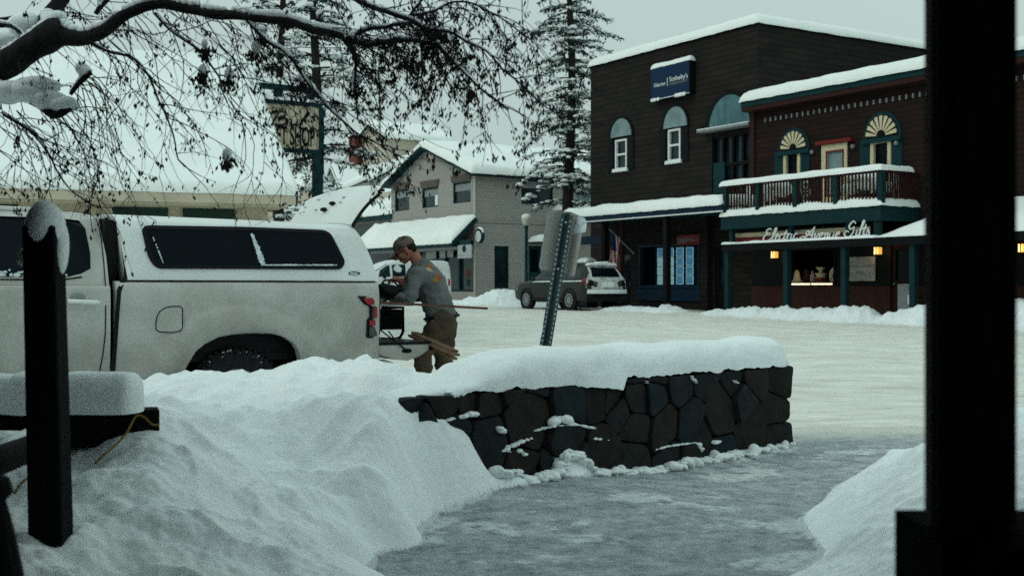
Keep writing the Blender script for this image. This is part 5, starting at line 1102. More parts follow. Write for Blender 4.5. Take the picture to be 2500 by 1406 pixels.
# wheel wells, tyres
for cx, ar in ((0.0, arch_r), (3.57, fx)):
    for sd_ in (1, -1):
        mb = MB(); rows = [[(a[0]*1.0+(0), sd_*(side_y(a[0], a[1])-.085), a[1]+.004) for a in ar], [(a[0], sd_*.52, a[1]+.004) for a in ar]]; mb.grid(rows); mb.box(ar[0][0], ar[-1][0], sd_*.50, sd_*.52, .3, max(a[1] for a in ar)); mb.build('wheel_well', 'blacktrim', tk)
        Rt = .415; prof = [(.24,-.13),(.30,-.14),(Rt-.05,-.145),(Rt-.012,-.12),(Rt,-.09),(Rt,.09),(Rt-.012,.12),(Rt-.05,.145),(.30,.14),(.24,.13)]
        c = (cx, sd_*.80, Rt); mb = MB().lathe(prof, c, 56, 'y')
        for k in range(44):
            a = 2*math.pi*k/44; ca, sa = math.cos(a), math.sin(a)
            for s2 in (-1, 1):
                o_ = .06*s2; p0 = Vector((c[0]+Rt*ca, c[1]+o_, c[2]+Rt*sa)); t_ = Vector((-sa, 0, ca)); n_ = Vector((ca, 0, sa)); y_ = Vector((0,1,0))
                mb.add([p0+t_*a1*.017+y_*b1_*.05+n_*h1 for h1 in (-.004,.010) for a1, b1_ in ((-1,-1),(1,-1),(1,1),(-1,1))], [(3,2,1,0),(4,5,6,7),(0,1,5,4),(1,2,6,5),(2,3,7,6),(3,0,4,7)])
            p0 = Vector((c[0]+(Rt-.035)*ca, c[1]+sd_*.147, c[2]+(Rt-.035)*sa)); n_ = Vector((ca,0,sa)); t_ = Vector((-sa,0,ca)); mb.add([p0+t_*u*.016+n_*v*.02+Vector((0,w2,0)) for w2 in (-.004,.004) for u, v in ((-1,-1),(1,-1),(1,1),(-1,1))], [(3,2,1,0),(4,5,6,7),(0,1,5,4),(1,2,6,5),(2,3,7,6),(3,0,4,7)])
        ty = mb.build('tyre', 'tyre', tk, smooth=35)
        rr = random.Random(int(cx*10)+sd_+5); mb = MB()
        for k in range(46):
            a = rr.uniform(.1, math.pi-.1); q = rr.uniform(Rt-.06, Rt-.015); mb.ell((c[0]+q*math.cos(a), c[1]+sd_*rr.uniform(.12,.145), c[2]+q*math.sin(a)), (rr.uniform(.006,.016),.005,rr.uniform(.004,.010)), 6, 4, jit=.6)
        mb.build('tyre_snow', 'frost', ty, smooth=1)
        mb = MB().lathe([(.245,-.12),(.245,.12)], c, 40, 'y'); mb.lathe([(.245,sd_*.125),(.232,sd_*.135),(.218,sd_*.12)], c, 40, 'y')
        for k in range(6):
            a = 2*math.pi*k/6+.3; d_ = Vector((math.cos(a),0,math.sin(a))); mb.bar(Vector(c)+d_*.03+Vector((0,sd_*.09,0)), Vector(c)+d_*.235+Vector((0,sd_*.11,0)), .05, .03, Vector((0,1,0)))
        mb.lathe([(0,sd_*.11),(.06,sd_*.11),(.07,sd_*.09)], c, 20, 'y'); mb.lathe([(.21,sd_*.02),(0,sd_*.02)], c, 24, 'y'); mb.build('rim', 'rim', tk, smooth=40)
MB().box(-.9, 4.2, -.5, .5, .38, .60).build('chassis', 'blacktrim', tk)
# cab: lower body, hood, roof, glass
S2 = S1+.045; SF = 4.40
def ztop(q): return 1.36 if q < 2.95 else 1.36-.05*((q-2.95)/1.45)-.20*max(0, (q-4.05)/.35)**2
mb, *_ = panel(S2, SF, 1.36, tk, '', '', ztf=ztop)
rows = []
for q in np.linspace(2.9, SF, 24):
    zz = ztop(q); yy = side_y(q, zz)-.10; rows.append([(q, y, zz+.004+.06*(1-(y/yy)**2)*(1 if q < 4.2 else .5)) for y in np.linspace(yy, -yy, 18)])
mb.grid(rows)
front = [[(SF+.05*math.sin(math.pi*k/8)*(1-(y/.95)**2), y, .5+(ztop(SF)-.5)*k/8) for k in range(9)] for y in np.linspace(-.93,.93,14)]; mb.grid(front)
mb.grid([[(S2, sd_*.86, z) for z in (.5, 1.36)] for sd_ in (1,-1)])
for sd_ in (1,-1): zz = np.linspace(.5, 1.36, 10); mb.grid([[(S2, sd_*side_y(S2, z), z) for z in zz], [(S2, sd_*.86, z) for z in zz]])
cab = mb.build('cab_body', 'truck', tk, smooth=50)
def gy(z): return .955-(z-1.36)*.34 - (.10*max(0, (z-1.80)/.1)**2 if z > 1.80 else 0)
zr1 = tp(255, 512, .75)[1]; zr0 = tp(10, 495, .75)[1]; ZR = (zr0+zr1)/2; TOPZ = ZR-.035
print('cab roof', zr1, zr0, 'S1', S1, 'zb', ZB, 'arch', arch_r[0], arch_r[-1])
sb_ = tp(272, 600, .86)[0]+.045; st2 = tp(262, 530, .78)[0]+.04
qw = [tp(px, py, .86) for px, py in ((219,656),(221,617),(214,558),(204,536),(161,530),(60,526),(0,524))]; qz0 = tp(0,677,.86)[1]; qw2 = [tp(157,679,.86), tp(196,668,.86)]
zt_w = qw[-1][1]; sB = 2.02
rear_win = [(sB, qz0), (tp(157,679,.86)[0], qz0), qw2[1], qw[0], qw[1], qw[2], qw[3], qw[4], qw[5], (sB, zt_w)]
front_win = [(sB+.10, qz0), (sB+.10, zt_w+.0), (2.62, zt_w-.03), (3.02, 1.55), (3.12, qz0)]
outer = [(S2, 1.362),(sb_, 1.60),(st2, TOPZ-.04),(st2+.05, TOPZ),(2.62, TOPZ),(3.28, 1.42),(3.32, 1.362)]
for sd_ in (1, -1):
    f = lambda x, z, y, sd_=sd_: (x, sd_*(gy(z)-y), z)
    mb = MB(); wall(mb, outer, [rear_win, front_win], 0, .05, f); mb.build('cab_side', 'truck', cab)
    for q in (rear_win, front_win):
        MB().prism([(x, z) for x, z in q], .022, .03, f).build('side_glass', 'glass', cab)
    mb = MB(); rr = random.Random(5)
    for i in range(70): x = rr.uniform(rear_win[1][0], sB-.05); z = qz0+.01+abs(rr.gauss(0, .018)); mb.ell((x, sd_*(gy(z)-.02), z), (rr.uniform(.01,.03),.004,rr.uniform(.004,.014)), 6, 4, jit=.5)
    mb.build('glass_frost', 'frost', cab, smooth=1)
rows = []
for q, zz in ((st2+.0, TOPZ-.03),(st2+.06, TOPZ+.01),(1.5, ZR+.01),(2.0, ZR+.02),(2.45, ZR),(2.66, TOPZ-.01)):
    yy = gy(TOPZ)-.005; rows.append([(q, yy*math.sin(a), zz-.045+.06*math.cos(a)) for a in np.linspace(math.pi/2, -math.pi/2, 20)])
MB().grid(rows).build('cab_roof', 'truck', cab, smooth=1)
mb = MB(); mb.add([(2.66, -gy(TOPZ)+.02, TOPZ-.015),(2.66, gy(TOPZ)-.02, TOPZ-.015),(3.34, .86, 1.40),(3.34, -.86, 1.40)], [(0,1,2,3)]); mb.build('windscreen', 'glass', cab)
mb = MB(); mb.add([(st2, -gy(TOPZ)+.03, TOPZ-.05),(st2, gy(TOPZ)-.03, TOPZ-.05),(S2+.01,.9,1.37),(S2+.01,-.9,1.37)], [(3,2,1,0)]); mb.build('rear_glass', 'glass', cab)
# dark gap between cab and bed, seams, handle, fuel door
gp = [(270,521),(278,530),(290,558),(299,600),(307,656),(306,676),(297,690),(290,710),(286,760),(282,813),(277,880),(272,915)]
def yskin(s_, z): return side_y(s_, z) if z < 1.34 else (gy(z) if z > 1.40 else side_y(s_, 1.34)+(gy(1.40)-side_y(s_, 1.34))*(z-1.34)/.06)
def ribbon(pts, w_, name, m, parent, lift=.004, near=True, Yp=1.0, closed=False):
    q = []
    for px, py in pts:
        v = tp(px, py, .97)
        for _ in range(4): v = tp(px, py, yskin(*v))
        q.append(v)
    if closed: q = q+[q[0]]
    q = [Vector(v) for v in q]; mb = MB(); L_, R_ = [], []
    for i, v in enumerate(q):
        d_ = q[min(i+1, len(q)-1)]-q[max(i-1, 0)]; d_.normalize(); n_ = Vector((-d_.y, d_.x))*w_/2; L_.append(v+n_); R_.append(v-n_)
    rows = [[(v.x, yskin(v.x, v.y)+lift, v.y) for v in L_], [(v.x, yskin(v.x, v.y)+lift, v.y) for v in R_]]
    return mb.grid(rows).build(name, m, parent, smooth=1)
mb = MB(); mb.prism([(S1-.03,.5),(S2+.03,.5),(S2+.03,1.37),(st2-.02,TOPZ-.05),(S1-.06,TOPZ-.08)], -.80, .80, lambda x, z, y: (x, y, z)); mb.build('gap_filler', 'blacktrim', tk)
ribbon(gp, .034, 'gap_seal', 'blacktrim', cab, lift=.012)
seam = [(153,515),(190,518),(220,523),(235,535),(242,556),(247,585),(253,640),(257,695),(258,750),(257,813),(252,860),(243,907)]
ribbon(seam, .009, 'door_seam', 'black', cab, lift=.004)
ribbon([(0,507),(60,510),(150,515)], .008, 'roof_drip', 'black', cab, lift=.004)
ribbon([(0,682),(150,683),(200,676)], .012, 'belt_moulding', 'blacktrim', cab, lift=.006)
fd = [(383,773),(390,760),(404,751),(420,748),(438,748),(445,753),(445,800),(440,807),(425,811),(390,810),(381,805),(380,790)]
fdp = [tp(*q) for q in fd]; mb = MB(); mb.add([(x, side_y(x, z)+.003, z) for x, z in fdp]+[(sum(a[0] for a in fdp)/12, side_y(*fdp[0])+.003, sum(a[1] for a in fdp)/12)], [(i, (i+1) % 12, 12) for i in range(12)]); fdo = mb.build('fuel_door', 'truck', bed)
ribbon(fd, .008, 'fuel_door_seam', 'black', fdo, lift=.006, closed=True)
h0 = tp(164,735); h1 = tp(239,738); mb = MB(); n = 10
mb.tube([(h0[0]+(h1[0]-h0[0])*i/n, side_y(h0[0], h0[1])+.005+.045*math.sin(math.pi*(.12+.76*i/n))**.5, h0[1]+(h1[1]-h0[1])*i/n) for i in range(n+1)], .017, 8); cb_ = tp(196,728); mb.build('door_handle', 'topper', cab, smooth=1)
MB().ell((cb_[0]+.02, side_y(*cb_)-.01, cb_[1]-.0), (.075,.016,.05), 16, 8).build('handle_recess', 'blacktrim' if 0 else 'grey', cab, smooth=1)
# seam between bed and cap
r0, r1 = tp(300,690,.96), tp(921,689,.96); MB().bar((r0[0],.962,ZB+.004),(r1[0]+.02,.962,ZB+.004),.006,.012).build('rail_seam', 'blacktrim', bed)
# body creases: rubbed dirty flare line above the wheel
# ---- cap
SEC = [(.955,0),(.945,.10),(.915,.35),(.885,.58),(.855,.76),(.815,.87),(.74,.94),(.60,.975),(.35,.995),(0,1.0)]
cf0, cf1 = tp(312,684,.95)[0], tp(281,528,.80)[0]; cr0, cr1 = tp(924,686,.95)[0], tp(852,556,.80)[0]
zT0, zT1 = tp(300,521,.80)[1]+.015, tp(800,543,.80)[1]+.015
print('cap', cf0, cf1, cr0, cr1, zT0, zT1)
rk = [(0,0),(.15,.10),(.38,.25),(.6,.45),(.8,.68),(.92,.85),(1.0,1.0)]
def cap_pt(t, k, yv):
    fr0 = cf0+(cf1-cf0)*min(1, k*1.05); bk = float(np.interp(k, [a for a, _ in rk], [b for _, b in rk])); re0 = cr0+(cr1-cr0)*bk
    s_ = re0+(fr0-re0)*t; zt_ = zT1+(zT0-zT1)*min(1, max(0, (s_-cr1)/(cf1-cr1))); return (s_, yv, ZB+.012+(zt_-ZB-.012)*k)
KS = []
for i in range(len(SEC)-1):
    for q in range(4): KS.append(tuple(SEC[i][j]+(SEC[i+1][j]-SEC[i][j])*q/4 for j in (0, 1)))
KS.append(SEC[-1]); full = [(y, k) for y, k in KS]+[(-y, k) for y, k in reversed(KS[:-1])]
mb = MB(); mb.grid([[cap_pt(t, k, y) for y, k in full] for t in np.linspace(0, 1, 60)])
fr_ = [cap_pt(1, k, y) for y, k in full]; mb.add(fr_, [tuple(range(len(fr_)))])
rr_ = [cap_pt(0, k, y) for y, k in full]; inn = [(p[0]+.03, p[1]*.9, ZB+.012+(p[2]-ZB-.012)*.9) for p in rr_]; mb.grid([rr_, inn])
cap_o = mb.build('bed_cap', 'topper', tk, smooth=45)
MB().grid([[ (p[0]+.031, p[1], p[2]) for p in inn], [(cf0-.1, p[1], p[2]) for p in inn]]).build('cap_lining', 'blacktrim', cap_o)
def ycap(z):
    k = (z-ZB-.012)/(zT1+.02-ZB-.012); return float(np.interp(k, [a[1] for a in SEC], [a[0] for a in SEC]))
def roundpoly(p, r_, n=5):
    o = []
    for i in range(len(p)):
        a, b, c = Vector(p[i-1]), Vector(p[i]), Vector(p[(i+1) % len(p)]); u = (a-b); v = (c-b); r1_ = min(r_, u.length*.48, v.length*.48); A_1 = b+u.normalized()*r1_; B_1 = b+v.normalized()*r1_
        for k in range(n+1): t = k/n; o.append(tuple((1-t)**2*A_1+2*t*(1-t)*b+t*t*B_1))
    return o
wpx = [(347,549),(600,553),(808,561),(840,640),(828,658),(378,656),(360,630)]
wq = roundpoly([tp(px, py, .90) for px, py in wpx], .075); cxw = sum(a[0] for a in wq)/len(wq); czw = sum(a[1] for a in wq)/len(wq)
def inset(poly, d_):
    o = []
    for i in range(len(poly)):
        a, b = Vector(poly[i-1]), Vector(poly[(i+1) % len(poly)]); t_ = (b-a).normalized(); n_ = Vector((-t_.y, t_.x)); c = Vector((cxw, czw))-Vector(poly[i])
        if n_.dot(c) < 0: n_ = -n_
        o.append(tuple(Vector(poly[i])+n_*d_))
    return o
wi = inset(wq, .032)
for sd_ in (1, -1):
    f = lambda x, z, y, sd_=sd_: (x, sd_*(ycap(z)+y), z)
    mb = MB(); wall(mb, wq, [wi], .014, -.004, f); fo = mb.build('cap_window', 'blacktrim', cap_o, smooth=30)
    MB().prism(inset(wq, .028), .002, .008, f).build('cap_glass', 'glass', fo)
    if sd_ > 0:
        dv = [tp(613,570,.9), tp(618,570,.9), tp(632,645,.9), tp(620,645,.9)]; MB().prism(dv, .010, .016, f).build('slider_bar', 'blacktrim', fo)
        a, b = tp(613,572,.9), tp(630,644,.9); mb = MB(); rr = random.Random(6)
        for i in range(160):
            t = i/160; mb.ell(f(a[0]+(b[0]-a[0])*t-.012-abs(rr.gauss(0,.008))*(.5+1.2*t), a[1]+(b[1]-a[1])*t, .019), (.013,.004,.010), 6, 4, jit=.6)
        c, d_ = tp(635,648,.9), tp(818,648,.9)
        for i in range(220): t = i/220; mb.ell(f(c[0]+(d_[0]-c[0])*t, c[1]+(d_[1]-c[1])*t+abs(rr.gauss(0,.003)), .014), (.010,.004,.0045), 6, 4, jit=.6)
        c, d_ = tp(370,574,.9), tp(392,642,.9)
        for i in range(20): t = rr.random(); mb.ell(f(c[0]+(d_[0]-c[0])*t-.01, c[1]+(d_[1]-c[1])*t, .014), (.006,.003,.008), 6, 4, jit=.6)
        mb.build('window_frost', 'frost', fo, smooth=1)
# badge
bq = [tp(865.5+14*math.cos(a), 667+4.4*math.sin(a), .95) for a in [2*math.pi*i/20 for i in range(20)]]; bd = MB().prism(bq, .002, .007, lambda x, z, y: (x, ycap(z)+y, z)).build('badge', 'black', cap_o)
a = tp(854.5, 670.5, .95); words('VAGO', .05, 'white', bd, lambda x, y, z: (a[0]-x, ycap(a[1])+.008+z, a[1]+y*.62), .001, width=.075, name='badge_word', bold=.002)
# raised rear glass door
hz = ZB+.012+(zT1-ZB-.012)*.86; g0 = Vector((cr1-.02, 0, zT1-.03)); gt = Vector((tp(940,455,.80)[0], 0, tp(940,455,.80)[1])); gd = gt-g0; Lg = gd.length; gd.normalize(); gn = Vector((gd.z, 0, -gd.x))
if gn.x < 0: gn = -gn
print('gate', Lg, g0, gt)
rows = []; WG = .80
for k in range(13):
    t = k/12; c = g0+gd*Lg*t + gn*(.035*math.sin(math.pi*t)); wid = WG*(1.0+.10*t); wid *= (1-.10*max(0,(t-.8)/.2)**2)
    rows.append([(c.x + gd.x*(-.05*(y/wid)**2 if t > .8 else 0), y, c.z + .045*(1-(y/wid)**2)) for y in np.linspace(wid, -wid, 22)])
rows2 = [[(p[0]-gn.x*.025, p[1]*.985, p[2]-gn.z*.025) for p in r_] for r_ in rows]
mb = MB().grid(rows).grid(rows2); mb.grid([rows[0], rows2[0]]); mb.grid([rows[-1], rows2[-1]]); mb.grid([[r_[-1] for r_ in rows],[r_[-1] for r_ in rows2]])
gl = mb.build('rear_hatch', 'topper', cap_o, smooth=45)
mb = MB(); e_ = [Vector(r_[0]) for r_ in rows]; mb.tube([v+Vector((-.01,.008,-.012)) for v in e_], .013, 6); 
for k in (10,11): mb.ell(e_[k]+Vector((-.02,.01,-.02)), (.03,.014,.016), 7, 5, jit=.5)
mb.bar(e_[8], e_[8]+Vector((-.07,.02,-.005)), .006, .006); mb.build('hatch_seal', 'blacktrim', gl, smooth=1)
for t, y in ((.42, .12), (.26, .03)):
    c = g0+gd*Lg*t+gn*.04; mb = MB(); mb.ell((c.x, y, c.z+.06), (.03,.055,.022), 10, 6, jit=.4); mb.build('hatch_handle', 'blacktrim', gl, smooth=1)
mb = MB(); rr = random.Random(12)
for i in range(9): t = rr.uniform(.3,.97); y = rr.uniform(-.75,-.3) if rr.random() < .6 else rr.uniform(-.7,.7); c = g0+gd*Lg*t+gn*.04; mb.ell((c.x, y, c.z+.045*(1-(y/.85)**2)), (.02,.03,.008), 6, 4, jit=.8)
mb.build('hatch_frost', 'frost', gl, smooth=1)
mb = MB(); mb.tube([(cr1+.1,.74,ZB+.25), tuple(e_[6]-Vector((0,.03,.03)))], .009, 6); mb.build('gas_strut', 'blacktrim', gl)
# tail light
tl = [(874,723),(929.5,722),(932.6,749.5),(932,813.6),(923,824.6),(898,825),(894,821),(895,781),(902,773),(901,748),(889,743),(874,725)]
tq = [tp(*q) for q in tl]; tq = [(max(x, S0-.04), z) for x, z in tq]
f = lambda x, z, y: (x, side_y(x, z)+y-max(0, (S0+.05-x))*.5, z)
to = MB().prism(tq, -.05, .012, f).build('tail_light', 'blacktrim', tk)
fm_ = lambda L: [(max(x, S0-.036), z) for x, z in [tp(*q) for q in L]]
MB().prism(fm_([(884,728),(928,727),(929,743),(897,744)]), .0125, .017, f).build('red_lens', 'tail_red', to); MB().prism(fm_([(901,782),(928,780),(928,794),(901,795)]), .0125, .017, f).build('red_lens', 'tail_red', to)
MB().prism(fm_([(908,748),(930,747),(931,777),(907,777)]), .0125, .015, f).build('smoked_lens', 'tail_smoke', to); MB().prism(fm_([(900,798),(929,797),(928,812),(920,820),(901,821)]), .0125, .016, f).build('smoked_lens', 'tail_smoke', to)
MB().prism(fm_([(912,750),(921,750),(921,775),(911,775)]), .0155, .018, f).build('amber_strip', 'tail_red', to)
MB().box(S0-.10, S0+.0, -.95, .95, .45, .62).build('rear_bumper', 'blacktrim', tk, bevel=.02)
# lowered tailgate
g1 = tp(1057,846)[0]; za, zb_ = tp(990,838)[1], tp(990,882)[1]; print('tailgate', g1, za, zb_)
tgp = [(S0-.015, za-.012),(g1, za-.012),(g1+.0, za-.065),(g1+.09, zb_+.04),(g1+.22, zb_),(S0-.18, zb_+.015),(S0-.03, zb_+.07)]
tg = MB().prism(tgp, -.90, .93).build('tailgate', 'truck', tk, bevel=.012); MB().box(g1-.012, S0-.02, -.91, .94, za-.010, za+.012).build('tailgate_cap', 'blacktrim', tg); MB().box(g1-.018, g1-.002, -.91, .945, za-.07, za-.012).build('tailgate_edge', 'blacktrim', tg)
c = tp(1002,857); MB().ell((c[0],.93,c[1]),(.055,.012,.022),14,8,jit=.25).build('latch', 'black', tg, smooth=1)
mb = MB(); mb.ell((S0-.08,.80,.62),(.16,.16,.07),16,8,jit=.3); mb.build('bumper_snow', 'snow', tk, smooth=1)
cA = tp(926,803,.9); cB = tp(996,858,.94); mb = MB(); mb.tube([(cA[0],.90,cA[1]),((cA[0]+cB[0])/2,.93,(cA[1]+cB[1])/2-.004),(cB[0],.945,cB[1])], .007, 6); mb.build('tailgate_cable', 'black', tk)
a, b, c, d_ = (tp(948,808,.3), tp(962,826,.3), tp(983,818,.3), tp(984,760,.3)); mb = MB(); mb.tube([(a[0],.3,a[1]),(b[0],.3,b[1])], .007, 6)
mb.build('support_cable', 'black', tk)
# headlights, mirror, grille on the far-left end
for sd_ in (1,-1):
    MB().box(SF-.12, SF+.02, sd_*.62, sd_*.92, .92, 1.12).build('headlight', 'frost', tk, bevel=.02); MB().ell((2.95, sd_*1.10, 1.42), (.07,.11,.13), 12, 8).build('mirror', 'topper', tk, smooth=1)
MB().box(SF+.0, SF+.07, -.58, .58, .78, 1.12).build('grille', 'blacktrim', tk, bevel=.02); MB().box(SF-.02, SF+.14, -.93, .93, .42, .66).build('front_bumper', 'steel', tk, bevel=.03)

# ---------------------------------------------------------------- load on the tailgate
def plank(name, label, a, b, w_, h_, m_, twist=0):
    a = Vector(a); b = Vector(b); o = MB().bar(a-a, b-a, w_, h_, Vector((math.sin(twist),0,math.cos(twist)))).build(name, m_, None); o.location = a; return tag(o, label, 'board')
plank('wooden_lath', 'long thin brown lath sticking out of the truck bed past the man', at(905,737,10.95), at(1190,753,11.2), .03, .022, 'lath')
offs = [(0,0),(0,-9),(3,9),(-14,-4),(-9,-16)]
labs = ['weathered board in the middle of the bundle on the tailgate','upper weathered board of the bundle slanting off the tailgate','lowest pale board of the bundle slanting off the tailgate','short dark board at the back of the bundle on the tailgate','topmost brown board of the bundle on the tailgate']
for (dx, dy), lb, i in zip(offs, labs, range(5)):
    plank('wooden_board', lb, at(1010+dx+i*3, 822+dy*.6, 11.45+.06*i), at(1114+dx*.4-(i*4), 866+dy, 10.95+.06*i), .085, .022, 'lumber', .15); bpy.context.scene.collection.objects[-1]['group'] = 'boards on the tailgate'
o = thing('storage_crate', 'black plastic crate standing on the lowered tailgate behind the tail light', 'crate', FT)
(x1_, z1_), (x0_, z0_) = FT.onY(925, 756, .1), FT.onY(983, 804, .1); zc0 = z0_
mb = MB(); wall(mb, rect(x0_, x1_, zc0, z1_), [rect(x0_+.03+.11*i, x0_+.09+.11*i, z1_-.07, z1_-.03) for i in range(2)]+[rect(x0_+.02, x0_+.06, zc0+.05, zc0+.08)], .1, .07); wall(mb, rect(x0_, x1_, zc0, z1_), [], -.3, -.27); mb.box(x0_, x0_+.02, -.27, .07, zc0, z1_); mb.box(x1_-.02, x1_, -.27, .07, zc0, z1_); mb.box(x0_+.02, x1_-.02, -.27, .07, zc0, zc0+.02); mb.build('crate_body', 'black', o)
r_ = FT.onY(984, 760, .16); q_ = FT.onY(934, 828, .16); mb = MB(); mb.tube([(x1_,.16,z1_+.02),(r_[0],.16,z1_+.02),(r_[0],.16,q_[1]+.07),(r_[0]+.03,.16,q_[1]+.015),(r_[0]+.08,.16,q_[1]),(q_[0],.16,q_[1])], .016, 8); mb.build('tube_frame', 'black', o, smooth=1)
o = thing('aluminium_rack', 'bright aluminium rack bars lying level out of the truck bed above the crate', 'rack', FT)
a = FT.onY(915, 748, .35); b = FT.onY(1006, 747, .35); mb = MB(); mb.box(b[0], a[0], .33, .37, a[1]+.002, a[1]+.03); mb.box(b[0]+.02, a[0], .10, .14, a[1]+.0, a[1]+.03); mb.build('side_rail', 'steel', o)
mb = MB(); [mb.box(b[0]+.05+.16*i, b[0]+.08+.16*i, .14, .33, a[1]+.005, a[1]+.022) for i in range(3)]; mb.build('rung', 'steel', o)

# ---------------------------------------------------------------- the man at the tailgate
def organic(name, segs, vox, m, parent, org, smooth_it=4, bals=(), wr=0):
    """tapered limbs and ellipsoids grown together into one continuous skin"""
    mb = MB()
    for p0, r0, p1, r1 in segs:
        p0, p1 = Vector(p0)-org, Vector(p1)-org; L = (p1-p0).length; n = max(2, int(L/(min(r0, r1)*.35))+1)
        n = min(n, 14)
        for i in range(n+1): t = i/n; r_ = r0+(r1-r0)*t; mb.ell(p0.lerp(p1, t), (r_, r_, r_), 12, 8)
        d = (p1-p0).normalized() if L > 1e-4 else Vector((0,0,1)); mb.tube([p0, p1], [r0, r1], 12)
    for c, r_, rot in bals: mb.ell(Vector(c)-org, r_, 16, 10, rot)
    o = mb.build(name, m, parent); r = o.modifiers.new('r', 'REMESH'); r.mode = 'VOXEL'; r.voxel_size = vox; r.use_smooth_shade = True
    s = o.modifiers.new('s', 'SMOOTH'); s.factor = .5; s.iterations = smooth_it
    dg = bpy.context.evaluated_depsgraph_get(); me = bpy.data.meshes.new_from_object(o.evaluated_get(dg)); o.modifiers.clear(); old = o.data; o.data = me; bpy.data.meshes.remove(old); me.name = name
    if wr:
        for v in me.vertices: p_ = v.co; v.co = p_ + v.normal*wr*(1.1*noise.noise(Vector((p_.x*7, p_.y*7, p_.z*16)))+.6*abs(noise.noise(Vector((p_.x*14+p_.z*12, p_.y*12, p_.z*18-p_.x*9))))-.2)
    me.polygons.foreach_set('use_smooth', [True]*len(me.polygons)); return o
MD = 11.76
def mp(px, py, dd=0): return at(px, py, MD+dd)
feet = mp(1062, 1034); man = thing('person', 'man in grey long-sleeved shirt, camouflage cap and brown trousers leaning over the tailgate', 'person', loc=(feet.x, feet.y, .04))
org = Vector((feet.x, feet.y, .04))
pel = mp(1078, 782); chest = mp(1050, 690); neckb = mp(1022, 646); headc = mp(988, 610)
shN, shF = mp(1017, 672, -.20), mp(1010, 668, .19)          # near and far shoulders
elN, wrN, haN = mp(1000, 731, -.30), mp(938, 722, -.14), mp(912, 718, -.08)
elF, wrF, haF = mp(985, 722, .22), mp(982, 695, -.02), mp(970, 682, -.10)
hipN, hipF = mp(1066, 792, -.10), mp(1088, 792, .10)
knN, anN = mp(1030, 868, -.14), mp(1038, 968, -.10)
knF, anF = mp(1082, 868, .12), mp(1090, 968, .16)
ft = R(0)
hd = (mp(941, 640)-headc); fwd = Vector((-.86, -.05, -.50)).normalized(); upv = Vector((-.50, -.02, .86)).normalized(); rt = Vector((0, 1, 0))
HM = Matrix((fwd, rt, upv)).transposed()      # head axes: forward, sideways, up
def hp(f, r_, u): return headc + fwd*f + rt*r_ + upv*u
def hand(palm, dirv, side, curl, spread=.021):
    """palm, four fingers of different lengths bent at the knuckles, thumb from the side"""
    dirv = dirv.normalized(); down = Vector((0,0,-1)); down = (down-dirv*down.dot(dirv)).normalized(); s_ = dirv.cross(down).normalized(); out_ = []
    out_.append((palm-dirv*.045, .026, palm+dirv*.03, .028)); out_.append((palm-dirv*.02+s_*.022, .02, palm+dirv*.035+s_*.026, .02)); out_.append((palm-dirv*.02-s_*.022, .02, palm+dirv*.03-s_*.026, .018))
    for i, ln in enumerate((.070, .080, .075, .058)):
        b = palm+dirv*.042+s_*(.032-.0215*i); k1 = b+(dirv*math.cos(curl*.6)+down*math.sin(curl*.6))*ln*.45; k2 = k1+(dirv*math.cos(curl*1.5)+down*math.sin(curl*1.5))*ln*.33; k3 = k2+(dirv*math.cos(curl*2.2)+down*math.sin(curl*2.2))*ln*.24
        out_ += [(b, .0105, k1, .0095), (k1, .0095, k2, .0085), (k2, .0085, k3, .0075)]
    tb = palm-dirv*.02+s_*side*.034; t1 = tb+(dirv*.6+s_*side*.6+down*.3).normalized()*.04; t2 = t1+(dirv*.8+s_*side*.1+down*.6).normalized()*.032
    return out_+[(tb, .015, t1, .012), (t1, .012, t2, .0095)]
segs = [(pel, .10, chest, .12), (chest, .13, mp(1030, 662), .11), (mp(1028,655), .07, neckb, .062), (neckb, .062, hp(-.055,0,-.07), .056),
        (shN, .055, elN, .045), (elN, .043, wrN, .030), (wrN, .029, haN, .028), (shF, .055, elF, .045), (elF, .043, wrF, .030), (wrF, .029, haF+Vector((.03,0,-.02)), .026),
        (hipN, .075, knN, .060), (knN, .060, anN, .042), (hipF, .075, knF, .060), (knF, .060, anF, .042),
        (anN, .042, anN+Vector((-.17,-.02,-.06)), .035), (anF, .042, anF+Vector((-.17,-.02,-.06)), .035)]
segs += hand(haN+Vector((-.03,0,0)), Vector((-1,.2,-.25)), -1, .5) + hand(haF, Vector((-.8,-.35,.1)), -1, .75)
# head: skull, jaw, chin, nose, brow, ears, lips
segs += [(hp(.062,0,-.105), .020, hp(.035,0,-.075), .045), (hp(.02,.035,-.08), .028, hp(-.04,.06,-.045), .022), (hp(.02,-.035,-.08), .028, hp(-.04,-.06,-.045), .022),
         (hp(.098,0,-.0), .011, hp(.122,0,-.040), .014), (hp(.092,.012,-.045), .010, hp(.092,-.012,-.045), .010), (hp(.086,0,-.068), .013, hp(.088,0,-.078), .012),
         (hp(.078,.035,.018), .016, hp(.078,-.035,.018), .016), (hp(.062,.045,-.03), .020, hp(.062,-.045,-.03), .020)]
bals = [(hp(-.012,0,.018), (.100,.077,.098), HM), (hp(.03,0,-.035), (.062,.060,.075), HM)]
for sd_ in (-1, 1): bals.append((hp(-.015, sd_*.079, -.018), (.020,.012,.033), HM)); bals.append((hp(-.028, sd_*.083, -.010), (.012,.010,.026), HM))
organic('body', segs, .0065, 'skin', man, org, 3, bals)
